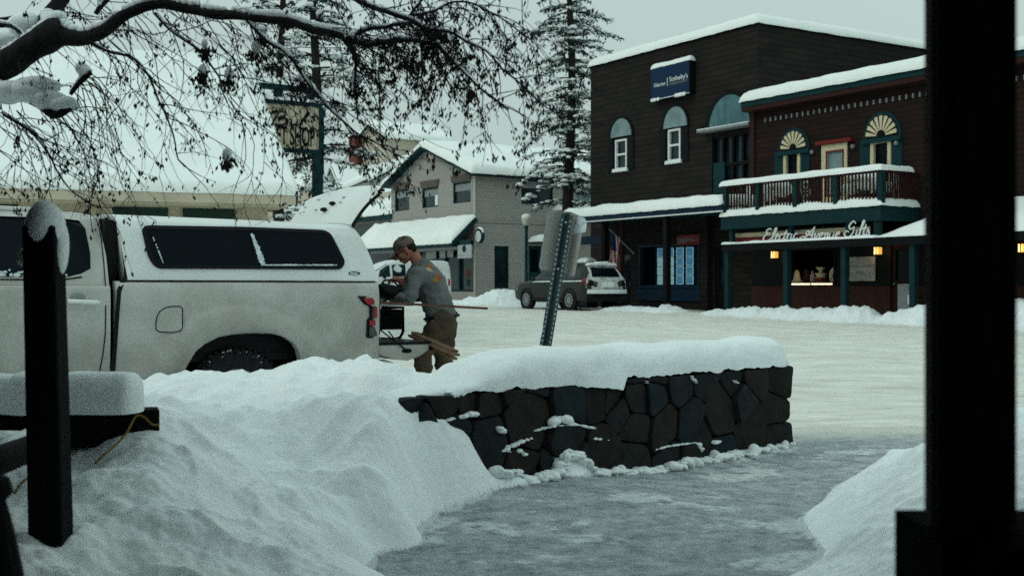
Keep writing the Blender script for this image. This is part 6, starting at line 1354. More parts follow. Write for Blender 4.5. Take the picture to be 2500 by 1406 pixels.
# clothing
def shirt_mat():
    m = M('grey long-sleeved shirt', (.15,.162,.162), (.10,.112,.115), 5, .9, 1.0, 9, detail=6); n = m.node_tree.nodes; l = m.node_tree.links
    last = n['colmix'].outputs[2]
    tc = n['Texture Coordinate']
    nz = n.new('ShaderNodeTexNoise'); nz.inputs['Scale'].default_value = 28; nz.inputs['Detail'].default_value = 3; l.new(tc.outputs['Object'], nz.inputs['Vector'])
    for (px, py, dd), rad, col in (((1052,647,-.14),.066,(.24,.095,.05)), ((1050,655,-.17),.032,(.36,.30,.19)), ((1067,678,-.12),.055,(.22,.09,.055)), ((1064,682,-.16),.030,(.36,.18,.04))):
        c = mp(px, py, dd)-org; vs_ = n.new('ShaderNodeVectorMath'); vs_.operation = 'DISTANCE'; vs_.inputs[1].default_value = c; l.new(tc.outputs['Object'], vs_.inputs[0])
        a = n.new('ShaderNodeMath'); a.operation = 'MULTIPLY'; a.inputs[1].default_value = .09; l.new(nz.outputs[0], a.inputs[0]); b = n.new('ShaderNodeMath'); b.operation = 'ADD'; l.new(vs_.outputs['Value'], b.inputs[0]); l.new(a.outputs[0], b.inputs[1])
        lt = n.new('ShaderNodeMapRange'); lt.inputs[1].default_value = rad+.05; lt.inputs[2].default_value = rad+.038; l.new(b.outputs[0], lt.inputs[0])
        mx_ = n.new('ShaderNodeMix'); mx_.data_type = 'RGBA'; mx_.inputs[7].default_value = (*col, 1); l.new(lt.outputs[0], mx_.inputs[0]); l.new(last, mx_.inputs[6]); last = mx_.outputs[2]
    l.new(last, n['Principled BSDF'].inputs['Base Color']); return m
mat['shirt'] = shirt_mat()
fold = lambda a, b, r0, r1, n=6: [(a.lerp(b, i/n), r0+(r1-r0)*i/n+(.006 if i % 2 else -.002), a.lerp(b, (i+1)/n), r0+(r1-r0)*(i+1)/n+(-.002 if i % 2 else .006)) for i in range(n)]
sh = [(mp(1076,768), .148, mp(1064,726), .148), (mp(1064,726), .148, mp(1050,690), .158), (mp(1050,690), .158, mp(1034,662), .128), (mp(1040,676,-.12), .10, mp(1036,674,.12), .10), (mp(1036,658), .085, mp(1024,648), .072), (shN+Vector((.03,.05,0)), .088, shN, .078), (shF+Vector((.03,-.05,0)), .088, shF, .078), (mp(1066,764,-.02), .12, mp(1056,738), .11), (mp(1062,768), .11, mp(1060,764), .10),(mp(1088,766,-.05), .10, mp(1092,768,.08), .10)]
sh += fold(shN, elN, .080, .060) + fold(elN, wrN, .058, .040, 7) + fold(shF, elF, .076, .058) + fold(elF, wrF+Vector((.0,0,-.03)), .056, .040, 5)
organic('shirt', sh, .010, 'shirt', man, org, 2, wr=.020)
tr = [(mp(1080,778,-.06), .125, mp(1080,778,.06), .125)] + [(mp(1084,790,-.08), .125, mp(1084,796,.08), .125)] + fold(mp(1070,800,-.08), knN, .122, .092, 5) + fold(knN, anN, .088, .078, 6) + fold(mp(1086,800,.08), knF, .124, .092, 5) + fold(knF, anF, .088, .08, 6)
organic('trousers', tr, .011, 'trouser', man, org, 2, wr=.022)
for a in (anN, anF): organic('boot', [(a+Vector((.02,0,.04)), .060, a+Vector((.02,0,-.05)), .058), (a+Vector((.02,0,-.06)), .048, a+Vector((-.2,-.02,-.075)), .042)], .012, 'boot', man, org, 2)
# belt
mb = MB(); bc = mp(1078, 774)-org; mb.tube([bc+Vector((.165*math.cos(a), .150*math.sin(a), .02*math.cos(a))) for a in [2*math.pi*i/24 for i in range(25)]], .016, 6, cap=False); mb.build('belt', 'blacktrim', man, smooth=1)
hb = [(hp(-.035,0,-.005), (.084,.082,.085), HM)]; organic('hair', [(hp(-.075,.03,-.045), .035, hp(-.075,-.03,-.045), .035)], .007, 'hair', man, org, 3, hb)
# cap: domed crown of panels with a long brim
mb = MB(); rows = []
for k in range(9):
    t = k/8; a = t*math.pi/2; r_ = math.cos(a)*.5+.5 if 0 else math.cos(a)**.8; rows.append([hp(-.012+.112*r_*math.cos(p), .092*r_*math.sin(p), .030+.100*math.sin(a))-org for p in [2*math.pi*i/32 for i in range(33)]])
rows.insert(0, [hp(-.012+.108*math.cos(p), .088*math.sin(p), .018)-org for p in [2*math.pi*i/32 for i in range(33)]])
mb.grid(rows); mb.ell(hp(-.012,0,.131)-org, (.010,.010,.006), 8, 5); co_ = mb.build('cap_crown', 'cap', man, smooth=1)
for sg_ in (0, .006):
    pass
rb = []
for k in range(7):
    t = k/6; rb.append([hp(.075+(.115*t)*(math.cos(p*.9)), .082*math.sin(p)*(1-.08*t), .030-.030*t-.018*(math.sin(p)**2))-org for p in [(-1+2*i/16)*1.35 for i in range(17)]])
rb2 = [[v-upv*.005 for v in r_] for r_ in rb]; mb = MB().grid(rb).grid(rb2); mb.grid([rb[-1], rb2[-1]]); mb.build('cap_brim', 'cap', man, smooth=1)
mb = MB()
for sd_ in (-1, 1): mb.tube([hp(.090, sd_*.032, -.012)-org+(fwd*(.008*math.cos(p))*0+rt*(.022*math.cos(p))+upv*.016*math.sin(p)) for p in [2*math.pi*i/14 for i in range(15)]], .003, 5, cap=False); mb.ell(hp(.089, sd_*.032, -.012)-org, (.004,.021,.015), 8, 6, HM); mb.tube([hp(.088, sd_*.056, -.008)-org, hp(-.015, sd_*.082, -.0)-org], .003, 5)
mb.build('glasses', 'black', man, smooth=1)
# dark tool bag he is reaching into
o = thing('tool_bag', 'dark slumped tool bag held at the top of the tailgate under his hands', 'bag', loc=at(952, 712, 11.55))
mb = MB(); mb.ell((0,0,0), (.125,.10,.070), 18, 12, jit=.35); mb.ell((-.06,0,.03), (.07,.08,.05), 14, 8, jit=.3); mb.build('bag_body', 'black', o, smooth=1); MB().tube([(-.09,0,.06),(-.05,0,.11),(.03,0,.11),(.08,0,.05)], .010, 6).build('strap', 'blacktrim', o, smooth=1)

# ---------------------------------------------------------------- parked cars
def loft_car(root, prof, W, paint, z0=.30):
    """prof: (x, low z, belt z, roof z, roof half width); returns the surface function"""
    xs = [p[0] for p in prof]
    I = lambda x, k: float(np.interp(x, xs, [p[k] for p in prof]))
    def sec(x):
        lo, be, ro, rw, hwid = I(x,1), I(x,2), I(x,3), I(x,4), I(x,5); be = min(be, ro-.01)
        return [(0,lo),(hwid*.88,lo),(hwid*.98,lo+.08),(hwid,(lo+be)/2),(hwid*.985,be-.06),(hwid*.95,be),(hwid*.95+(rw-hwid*.95)*.5,be+(ro-be)*.5),(rw,ro-(ro-be)*.14),(rw*.92,ro-(ro-be)*.04),(rw*.6,ro),(0,ro+.015)]
    mb = MB(); X = np.linspace(xs[0], xs[-1], 60); rows = []
    for x in X:
        s_ = sec(x); rows.append([(x, y, z) for y, z in s_]+[(x, -y, z) for y, z in reversed(s_[:-1])])
    mb.grid(rows); mb.add(rows[0], [tuple(range(len(rows[0])))]); mb.add(rows[-1], [tuple(range(len(rows[-1])-1, -1, -1))])
    o = mb.build('body', paint, root, smooth=45)
    def ys(x, z):
        s_ = sec(x)[3:]; return float(np.interp(z, [q[1] for q in s_[:6]], [q[0] for q in s_[:6]]))
    return o, ys
def car_wheels(root, xs, W, r_):
    for x in xs:
        for sd_ in (1, -1):
            c = (x, sd_*(W-.10), r_); MB().lathe([(.0,sd_*-.02),(r_+.07,sd_*-.02),(r_+.07,sd_*.112),(r_+.02,sd_*.112)], (x, sd_*(W-.10), r_+.02), 28, 'y').build('wheel_well', 'blacktrim', root)
            t = MB().lathe([(r_*.66,.12*sd_),(r_-.03,.125*sd_),(r_,.09*sd_),(r_,-.1*sd_),(r_*.6,-.1*sd_)], c, 28, 'y').build('tyre', 'tyre', root, smooth=40)
            mb = MB().lathe([(r_*.66,.118*sd_),(r_*.6,.10*sd_),(0,.07*sd_)], c, 24, 'y'); mb.build('wheel_disc', 'black', t, smooth=40); mb = MB()
            for k in range(10): a = 2*math.pi*k/10; mb.bar((c[0]+.03*math.cos(a), c[1]+sd_*.105, c[2]+.03*math.sin(a)), (c[0]+r_*.64*math.cos(a), c[1]+sd_*.12, c[2]+r_*.64*math.sin(a)), .035, .02, Vector((0,1,0)))
            mb.lathe([(r_*.68,sd_*.121),(r_*.62,sd_*.128),(r_*.60,sd_*.118)], c, 24, 'y'); mb.build('rim', 'rim', root, smooth=40)
FC = Fr(2.02, 43.9, gz(2.02, 43.9), 90-GRID_A*0+32.1)      # X forward = away along the kerb
wg = thing('parked_wagon', 'dark grey green station wagon with snow-caked tail parked in front of the brown building', 'car', FC)
pw = [(-2.40,.45,.80,.86,.70,.80),(-2.36,.38,.95,1.05,.74,.88),(-2.22,.30,1.0,1.30,.66,.91),(-1.95,.28,1.0,1.55,.62,.92),(-1.5,.27,.99,1.61,.61,.92),(-.3,.26,.97,1.64,.61,.92),(.35,.26,.96,1.58,.60,.92),(1.0,.27,.97,1.24,.66,.92),(1.22,.27,.98,1.06,.74,.92),(1.9,.30,.95,.99,.72,.90),(2.25,.34,.84,.88,.62,.84),(2.40,.40,.68,.74,.5,.70)]
bo, ys = loft_car(wg, pw, .92, 'wagon')
for sd_ in (1, -1):
    f = lambda x, z, y, sd_=sd_: (x, sd_*(ys(x, z)+y), z)
    for q in ([(.90,1.04),(.30,1.47),(-.20,1.52),(-.20,1.03)], [(-.28,1.03),(-.28,1.52),(-1.05,1.50),(-1.12,1.04)], [(-1.20,1.05),(-1.13,1.49),(-1.75,1.42),(-1.98,1.20),(-1.9,1.10)]):
        MB().prism(q, .004, .012, f).build('side_window', 'glass_teal', wg)
    MB().prism([(1.0,.98),(-2.1,1.0),(-2.1,1.03),(1.0,1.02)], .004, .018, f).build('window_snow', 'snow', wg)
    MB().prism([(1.5,.34),(-1.0,.34),(-1.0,.42),(1.5,.42)], -.004, .012, f).build('sill', 'blacktrim', wg)
    MB().prism([(-2.00,.95),(-2.33,.90),(-2.33,1.05),(-2.16,1.13)], .003, .02, f).build('tail_light', 'tail_red_lit', wg) if 0 else MB().prism([(-1.98,.98),(-2.36,.86),(-2.37,1.02),(-2.20,1.12)], -.02, .02, f).build('tail_light', 'tail_red', wg)
    MB().bar((.2, sd_*.57, 1.66), (-1.8, sd_*.57, 1.63), .04, .04).build('roof_rail', 'blacktrim', wg); mb = MB(); [mb.ell((.2-.2*i, sd_*.57, 1.69), (.13,.04,.02), 8, 5, jit=.4) for i in range(10)]; mb.build('rail_snow', 'snow', wg, smooth=1)
    MB().ell((.75, sd_*1.0, 1.08), (.07,.10,.08), 10, 7).build('mirror', 'wagon', wg, smooth=1)
    MB().prism([(2.36,.62),(2.05,.70),(2.05,.82),(2.3,.78)], .0, .015, f).build('headlight', 'frost', wg)
for sx, c0, c1 in ((1, -.95, -.60),(1, .15, .45)): MB().bar((c0+.1, -.57, 1.70), (c0+.1, .57, 1.70), .06, .03).build('cross_bar', 'blacktrim', wg)
def rear(y, z, lift=0):
    xs_ = float(np.interp(z, [.3,.45,.80,.9,1.05,1.30,1.55,1.62], [-2.30,-2.41,-2.41,-2.40,-2.37,-2.25,-2.0,-1.6])); return (xs_-.012-lift+.10*(y/.9)**4, y, z)
def rpatch(poly, name, m, lift, th=.01):
    n = len(poly); cy = sum(p[0] for p in poly)/n; cz = sum(p[1] for p in poly)/n; mb = MB(); rings = []
    for s_ in (1, .75, .5, .25): rings.append([rear(cy+(p[0]-cy)*s_, cz+(p[1]-cz)*s_, lift) for p in poly])
    vs_ = [v for r_ in rings for v in r_]+[rear(cy, cz, lift)]; fs = [(k*n+i, k*n+(i+1) % n, (k+1)*n+(i+1) % n, (k+1)*n+i) for k in range(3) for i in range(n)]+[(3*n+i, 3*n+(i+1) % n, 4*n) for i in range(n)]
    mb.add(vs_, fs); return mb.build(name, m, wg, smooth=1)
def dens(p, n=8): return [(p[i][0]+(p[(i+1) % len(p)][0]-p[i][0])*k/n, p[i][1]+(p[(i+1) % len(p)][1]-p[i][1])*k/n) for i in range(len(p)) for k in range(n)]
mat['roadsnow'] = M('caked road snow', (.70,.72,.70), (.28,.29,.28), 5, .8, .8, 20, detail=8, lo=.42, hi=.72)
rpatch(dens([(-.78,.52),(.78,.52),(.86,.80),(.84,1.04),(.66,1.30),(.60,1.54),(-.60,1.54),(-.66,1.30),(-.84,1.04),(-.86,.80)]), 'caked_snow', 'roadsnow', .012)
rpatch(dens([(-.60,1.16),(.60,1.16),(.52,1.48),(-.52,1.48)]), 'rear_window', 'glass', .03)
rpatch(dens([(-.26,.80),(.26,.80),(.28,.98),(-.28,.98)]), 'plate_recess', 'snow', .03)
for sd_ in (1,-1): rpatch(dens([(sd_*.42,.98),(sd_*.76,1.06),(sd_*.80,.90),(sd_*.48,.80)]), 'lamp_cluster', 'blacktrim', .035); rpatch(dens([(sd_*.46,.96),(sd_*.60,1.0),(sd_*.62,.90),(sd_*.50,.85)]), 'lamp_lens', 'tail_smoke', .05)
rpatch(dens([(-.84,.50),(.84,.50),(.86,.58),(-.86,.58)]), 'bumper_gap', 'blacktrim', .05); rpatch(dens([(-.86,.58),(.86,.58),(.84,.72),(-.84,.72)]), 'bumper_snow', 'snow', .06); rpatch(dens([(-.80,.30),(.80,.30),(.82,.48),(-.82,.48)]), 'lower_bumper', 'blacktrim', .02)
mb = MB(); mb.bar((-2.05,-.6,1.58),(-2.05,.6,1.58),.22,.05); mb.ell((-2.05,0,1.62),(.14,.62,.045),16,8,jit=.2); mb.build('spoiler', 'snow', wg, smooth=40); MB().ell((-1.2,.1,1.70),(.12,.05,.07),10,6,jit=.2).build('antenna_fin', 'snow', wg, smooth=1)
mb = MB(); mb.add([(1.02,-.60,1.24),(1.02,.60,1.24),(.42,.56,1.56),(.42,-.56,1.56)],[(0,1,2,3)]); mb.build('windscreen', 'glass_teal', wg)
car_wheels(wg, (-1.42, 1.33), .92, .345)
FV = Fr(-3.4, 55.2, gz(-3.4, 55.2), 212.1)
pv = at(1103, 700, 57.2); FV = Fr(pv.x, pv.y, .62, 212.1); FV = Fr(*(FV.world(2.28, -.92, 0)[:2]), .62, 212.1)
vn = thing('parked_van', 'white panel van with amber roof light parked before the beige shop, behind the man', 'van', FV)
zrv = at(1090, 636, 57.2).z - .62; kz = zrv/1.85
pv_ = [(-2.28,.40,1.05,1.60,.72,.86),(-2.24,.30,1.08,1.80,.74,.90),(-2.1,.28,1.1,1.84,.75,.91),(-.5,.26,1.12,1.86,.76,.91),(.55,.26,1.12,1.84,.75,.91),(1.0,.26,1.10,1.72,.72,.91),(1.55,.27,1.08,1.38,.70,.90),(1.80,.28,1.05,1.14,.72,.89),(2.15,.32,.90,.98,.66,.84),(2.28,.40,.70,.78,.5,.7)]
bo, ys = loft_car(vn, [(a, b*kz, c*kz, d*kz, e_, g_) for a, b, c, d, e_, g_ in pv_], .9, 'vanpaint')
for sd_ in (1,-1):
    f = lambda x, z, y, sd_=sd_: (x, sd_*(ys(x, z*kz)+y), z*kz)
    for q in ([(1.50,1.14),(1.40,1.40),(1.02,1.62),(.92,1.62),(.92,1.14)], [(.80,1.14),(.80,1.64),(.12,1.66),(.12,1.14)]): MB().prism(q, .004, .014, f).build('side_window', 'glass_teal', vn)
    MB().prism([(-2.2,.75),(-2.1,.75),(-2.1,1.05),(-2.2,1.05)], .0, .02, f).build('tail_light', 'tail_red', vn); MB().ell((1.3, sd_*1.05, 1.15*kz), (.08,.12,.12), 10, 7).build('mirror', 'blacktrim', vn, smooth=1)
car_wheels(vn, (-1.4, 1.45), .9, .34); MB().lathe([(0,0),(.1,0),(.08,.1),(0,.12)], (-1.0,.35,zrv-.02), 12).build('roof_beacon', 'lamp', vn)
MB().add([(1.58,-.66,1.36*kz),(1.58,.66,1.36*kz),(1.0,.68,1.70*kz),(1.0,-.68,1.70*kz)],[(0,1,2,3)]).build('windscreen', 'glass_teal', vn)
# low snow-topped box between wagon and building
p = at(1434, 690, 46.5); o = thing('utility_box', 'low dark box with a pale cushion of snow behind the wagon roof', 'box', loc=(p.x, p.y, .5), ang=GRID_A); zt = at(1434, 645, 46.5).z-.5
MB().box(-.35,.35,-.25,.25,0,zt).build('cabinet', 'black', o, bevel=.02); MB().box(-.30,.30,-.262,-.252,.2,zt-.15).build('door_panel', 'navy', o); MB().snow([(-.38,-.28,zt),(.38,-.28,zt),(.38,.28,zt),(-.38,.28,zt)], .26).build('snow_cap', 'snow', o, smooth=1)

# ---------------------------------------------------------------- foreground: fence post, rails, porch column, stone pier, porch roof
P0, P1 = at(132, 1345, 4.5), at(106, 550, 4.5)
o = thing('fence_post', 'near-black square wooden post leaning slightly, topped by a tall dome of snow', 'post', loc=P0)
ax_ = (P1-P0); L = ax_.length; mb = MB(); hw0, hw1 = .066, .060
mb.add([(sx*hw0, sy*hw0, -.4) for sx, sy in ((-1,-1),(1,-1),(1,1),(-1,1))]+[tuple(ax_+Vector((sx*hw1, sy*hw1, 0))) for sx, sy in ((-1,-1),(1,-1),(1,1),(-1,1))], [(3,2,1,0),(4,5,6,7),(0,1,5,4),(1,2,6,5),(2,3,7,6),(3,0,4,7)]); mb.build('shaft', 'darkwood', o, bevel=.012)
mb = MB(); mb.ell(ax_+Vector((.004,0,-.004)), (.074,.076,.098), 24, 16, jit=.12); mb.ell(ax_+Vector((.060,.02,-.09)), (.026,.05,.10), 14, 10, jit=.3); mb.ell(ax_+Vector((-.08,.03,-.12)), (.03,.04,.035), 12, 8, jit=.4); mb.build('snow_cap', 'snowbank', o, smooth=1)
dR = 5.6; a, b = at(50, 1050, dR), at(388, 1040, dR+.2); zt = at(200, 1003, dR).z
o = thing('snowy_rail', 'dark horizontal fence rail buried under a thick rounded loaf of snow', 'fence', loc=(a.x, a.y, zt-.2))
MB().bar((-.0,0,.11),(b.x-a.x,b.y-a.y,.11),.14,.17).build('rail', 'darkwood', o, bevel=.01); MB().bar((0,.06,-.06),(b.x-a.x-.1,b.y-a.y+.06,-.02),.03,.20).build('hollow_shade', 'darkwood', o)  # second bar: dark sheet put in for the shadowed hollow under the rail
MB().bar((-1.6,0.02,.155),(.02,0.0,.155),.10,.08).build('rail', 'darkwood', o)
mb = MB(); xl = at(-300, 960, dR).x-a.x; xr = at(346, 960, dR).x-a.x; rows = []
for i in range(91):
    t = i/90; x = xl+(xr-xl)*t; e_ = min(1, (1-t)*90/4.5+.02); e_ = math.sqrt(1-(1-e_)**2); row = []
    for k in range(21):
        q = math.pi*k/20; c_, s_ = -math.cos(q), math.sin(q); hgt = .175+.012*noise.noise(Vector((x*3,0,1)))+(.012 if x > 0 else 0)
        row.append((x, .0+.125*math.copysign(abs(c_)**.5, c_)*e_+.01*noise.noise(Vector((x*4,c_,3))), .195+hgt*abs(s_)**.5*(.35+.65*e_)+.006*noise.noise(Vector((x*8,c_*2,0)))))
    rows.append(row)
mb.grid(rows); mb.add(rows[-1], [tuple(range(20,-1,-1))]); mb.add([rows[0][0],rows[0][20],rows[-1][20],rows[-1][0]],[(0,1,2,3)]); mb.build('rail_snow', 'snowbank', o, smooth=1)
o = thing('slanting_log', 'dark log slanting down to the left below the snow-loaded rail', 'log', loc=at(80, 1080, 5.2)); mb = MB(); mb.tube([(0.05,0,0),at(-20,1130,4.6)-at(80,1080,5.2),at(-260,1230,4.0)-at(80,1080,5.2)], [.055,.06,.07], 10); mb.build('log_body', 'darkwood', o, smooth=1); mb = MB(); mb.tube([(0.0,0.03,.05),at(-20,1110,4.65)-at(80,1080,5.2)], [.025,.04], 8); mb.build('log_snow', 'snowbank', o, smooth=1)
p = at(-40, 1420, 3.0); o = thing('rough_post', 'black rough post at the lower left edge with knobbly top', 'post', loc=(p.x, p.y, 0)); mb = MB(); pts = [at(x, y, 3.0)-Vector((p.x,p.y,0)) for x, y in ((-30,1165),(-32,1195),(-40,1225),(-28,1300),(-14,1400),(0,1600))]; mb.tube([pts[0]+Vector((0,0,.01))]+pts, [.01,.050,.064,.052,.060,.068,.08], 12); mb.build('trunk_post', 'darkwood', o, smooth=1)
def cord(name, label, pts):
    P_ = [Vector(p) for p in pts]; o = MB(); q = []
    for i in range(len(P_)-1):
        for k in range(6): q.append(catm(P_, i, k/6))
    q.append(P_[-1]); ob = MB().tube([v-P_[0] for v in q], .0052, 6).build(name, 'cord', None, smooth=1); ob.location = P_[0]; return tag(ob, label, 'cord')
def catm(P_, i, t):
    p0, p1, p2, p3 = P_[max(i-1,0)], P_[i], P_[i+1], P_[min(i+2,len(P_)-1)]; return .5*((2*p1)+(p2-p0)*t+(2*p0-5*p1+4*p2-p3)*t*t+(3*p1-p0-3*p2+p3)*t**3)
cord('yellow_cord', 'dull yellow cord looping over the rail end and into the snow', [at(388,1036,5.55),at(372,1036,5.5),at(352,1018,5.45),at(334,1014,5.42),at(322,1032,5.38),at(308,1058,5.3),at(280,1088,5.2),at(255,1108,5.15),at(233,1130,5.1)])
cord('yellow_cord', 'short piece of dull yellow cord poking out left of the leaning post', [at(85,1162,4.9),at(66,1168,4.8),at(48,1184,4.75),at(36,1204,4.72)])
c = Vector((.771, 2.03, 0)); yaw = 0
o = thing('porch_column', 'wide dark porch column standing on a stone pier at the right edge', 'column', loc=(c.x, c.y, .5))
MB().box(-.066, .066, -.03, .026, .42, 2.44).build('shaft', 'postwood', o, bevel=.004)
MB().box(-.070, -.0665, -.012, .024, .42, 2.44).build('side_board', 'postwood', o)
pr_ = thing('stone_pier', 'black rough stone pier under the porch column in the lower right corner', 'pier', loc=(c.x, c.y, 0), ang=yaw)
zt = .945; pxl = .692-c.x; mb = MB(); st_ = [(-.16+.16*i+.05*((k % 2)), .1+.19*k) for i in range(7) for k in range(6)]
stone_face(mb, st_, pxl+.04, .9, 0, zt, lambda x, z, y: (x, -.12+y, z), 9); mb.build('stonework', 'pierstone', pr_, smooth=32); MB().box(pxl+.005, .9, -.07, .17, 0, zt-.008).build('core', 'pitch', pr_)
mb = MB(); rr = random.Random(9); [mb.ell((pxl+.05+i*.06, -.02+rr.uniform(-.03,.03), zt-.015), (.05,.07,rr.uniform(.010,.03)), 8, 6, jit=.4) for i in range(12)]; mb.build('pier_cap', 'pierstone', pr_, smooth=32)
# the porch the photograph is taken from: roof and back wall out of sight
o = thing('porch_roof', 'dark porch roof above the viewpoint carried by the wide column, extended at left for shade', 'roof', loc=(0,0,2.75))
MB().box(-6, 4.5, -2.4, 3.3, .20, .35).build('roof_deck', 'darkwood', o); MB().box(-6, -.9, 3.3, 5.3, .20, .35).build('roof_deck', 'darkwood', o); MB().box(-6, 4.5, 1.85, 2.1, .0, .199).build('beam', 'darkwood', o)  # forward-left deck is an unseen extension added to shade the near snow
o = thing('porch_wall', 'dark wall of the building behind the porch', 'wall', loc=(0,-2.5,0)); MB().box(-6, 4.5, -.2, 0, 0, 2.94).build('wall_boards', 'siding_dark', o)
o = thing('unseen_floor', 'unseen dark floor added below the viewpoint to cut snow bounce', 'floor', loc=(0,0,.35)); MB().box(-6, 4.5, -2.4, 1.5, -.3, 0).build('floor_boards', 'darkwood', o)  # out of view, added dark to keep snow bounce off the column

o = thing('side_shade_wall', 'unseen dark wall added at the left to shade the near snow', 'wall', loc=(-2.7,1,0)); MB().box(-.1, 0, -3.5, 4.1, 0, 2.94).build('wall_boards', 'darkwood', o)  # out of view, added only to darken the snow at lower left

# ---------------------------------------------------------------- overhanging birch-like tree: limbs, drooping twigs, seed clusters, snow
TD = 6.0
tr_ = thing('overhanging_tree', 'bare dark tree limbs with drooping twigs, seed clusters and clinging snow overhead', 'tree', loc=(-3.2, 6.2, .3))
to_ = Vector((-3.2, 6.2, .3)); rr = random.Random(21)
limbs = [ # (points px,py,depth offset), radii in px
 ([(-330,520,.4),(-240,330,.3),(-120,240,.2),(-20,175,.1),(50,135,0),(110,100,0),(150,75,0)], [54,50,44,37,34,36,34]),
 ([(125,95,0),(118,60,.1),(135,25,.15),(160,-20,.2),(190,-80,.3)], [30,25,20,17,14]),
 ([(150,90,0),(190,95,-.05),(225,88,-.1),(262,68,-.15),(310,38,-.2),(355,15,-.2),(400,10,-.2),(440,18,-.2),(500,34,-.25),(560,38,-.25),(620,42,-.3),(690,50,-.3),(760,70,-.3),(810,82,-.3),(842,90,-.3),(874,104,-.3),(902,112,-.3)], [28,20,17,15,14,13,13,13,12.5,12,11,10.5,10,9.5,9,7.5,6]),
 ([(-160,330,.1),(-60,245,.1),(0,232,.1),(45,230,.1),(95,252,.05),(135,278,0),(172,262,0)], [22,18,14,12,12,12,9]),
 ([(172,232,0),(190,208,0),(208,190,0),(224,178,0)], [5,7,8,6]),
 ([(842,90,-.3),(863,88,-.3),(900,74,-.3),(938,69,-.3),(959,59,-.3),(1000,55,-.3)], [6,5,5,4.5,4,3]),
 ([(700,-60,-.3),(780,-25,-.3),(856,-2,-.3),(910,18,-.3),(956,30,-.3),(1002,50,-.3),(1030,68,-.3),(1055,98,-.3),(1080,122,-.3),(1134,181,-.35),(1180,218,-.4),(1240,270,-.4)], [6,6,6,5.5,5.5,5.5,5.5,4.5,4,3.2,2.6,1.8]),
 ([(902,112,-.3),(950,104,-.3),(990,100,-.3),(1032,104,-.3),(1064,112,-.3)], [6,6,6,5,4]),
 ([(1030,68,-.3),(1098,80,-.3),(1140,100,-.3),(1187,125,-.35),(1240,180,-.4),(1297,228,-.4),(1350,270,-.4)], [4,3.6,3,2.8,2.3,1.8,1.2]),
 ([(1002,46,-.3),(1006,30,-.3),(1020,12,-.3),(1045,-15,-.3)], [4,3.5,3,2.5]),
 ([(1010,36,-.3),(1050,28,-.3),(1100,6,-.3),(1150,8,-.35),(1200,32,-.4),(1250,62,-.4),(1310,110,-.4)], [3,2.8,2.6,2.2,2,1.6,1.2]),
 ([(245,10,.3),(262,0,.3),(290,-30,.3)], [7,7,6]), ([(233,34,.3),(245,18,.3),(262,0,.3)], [6,7,7]),
 ([(-100,60,.3),(-20,50,.2),(40,44,.2),(110,40,.2)], [6,5,4,2]), ([(0,62,0),(30,66,0),(60,90,0)], [7,5,3]),
 ([(375,32,-.2),(420,75,-.2),(470,112,-.2),(500,140,-.2),(540,200,-.2)], [4,3.6,3,2.6,2.2]),
 ([(225,105,-.1),(265,125,-.1),(320,142,-.1),(355,172,-.1),(385,240,-.1),(415,310,-.1),(435,390,-.1)], [3.6,3.4,3,2.8,2.6,2.2,1.7]),
 ([(10,280,.1),(60,310,.1),(100,350,.1),(125,382,.1),(140,420,.1),(175,465,.1),(232,505,.1)], [4.4,4,3.4,2.6,2.2,1.8,1.4]),
 ([(600,45,-.3),(650,100,-.3),(700,130,-.3),(740,190,-.3),(780,240,-.3),(850,310,-.3),(900,345,-.3),(985,385,-.3)], [5,4.6,4.2,3.8,3.2,2.4,1.8,1.2]),
 ([(842,95,-.3),(862,125,-.3),(872,155,-.3),(868,200,-.3),(872,290,-.3)], [8,7,5,2.4,1.5]),
]
bm_ = MB(); tw = MB(); pods = MB(); snw = MB(); PXM = TD/PXF; paths = []
def tree_pt(x, y, dd=0): return at(x, y, TD+dd)-to_
for pts, rad in limbs:
    P_ = [tree_pt(*p) for p in pts]; q = []; rq = []
    for i in range(len(P_)-1):
        for k in range(4): v = catm(P_, i, k/4); q.append(v+Vector((noise.noise(v*7), noise.noise(v*7+Vector((5,0,0))), noise.noise(v*7+Vector((0,9,0)))))*.012); rq.append((rad[i]+(rad[i+1]-rad[i])*k/4)*PXM*(1+.12*noise.noise(v*15)))
    q.append(P_[-1]); rq.append(rad[-1]*PXM); bm_.tube(q, rq, 10 if rad[0] > 8 else 6); paths.append((q, rq))
    for i in range(len(q)-1):        # snow lying on flatter stretches
        d_ = (q[i+1]-q[i]); r_ = rq[i]
        if r_ > .0055 and abs(d_.normalized().z) < .8 and rr.random() < .9:
            nn_ = max(1, int(d_.length/(r_*.8)))
            for k in range(nn_): v = q[i].lerp(q[i+1], k/nn_); kk = min(r_, .03)*(.9+.4*noise.noise(v*3)); snw.ell(v+Vector((0,0,r_*.75+kk*.35)), (kk*1.3, kk*1.1, kk*.95), 8, 6, jit=.3)
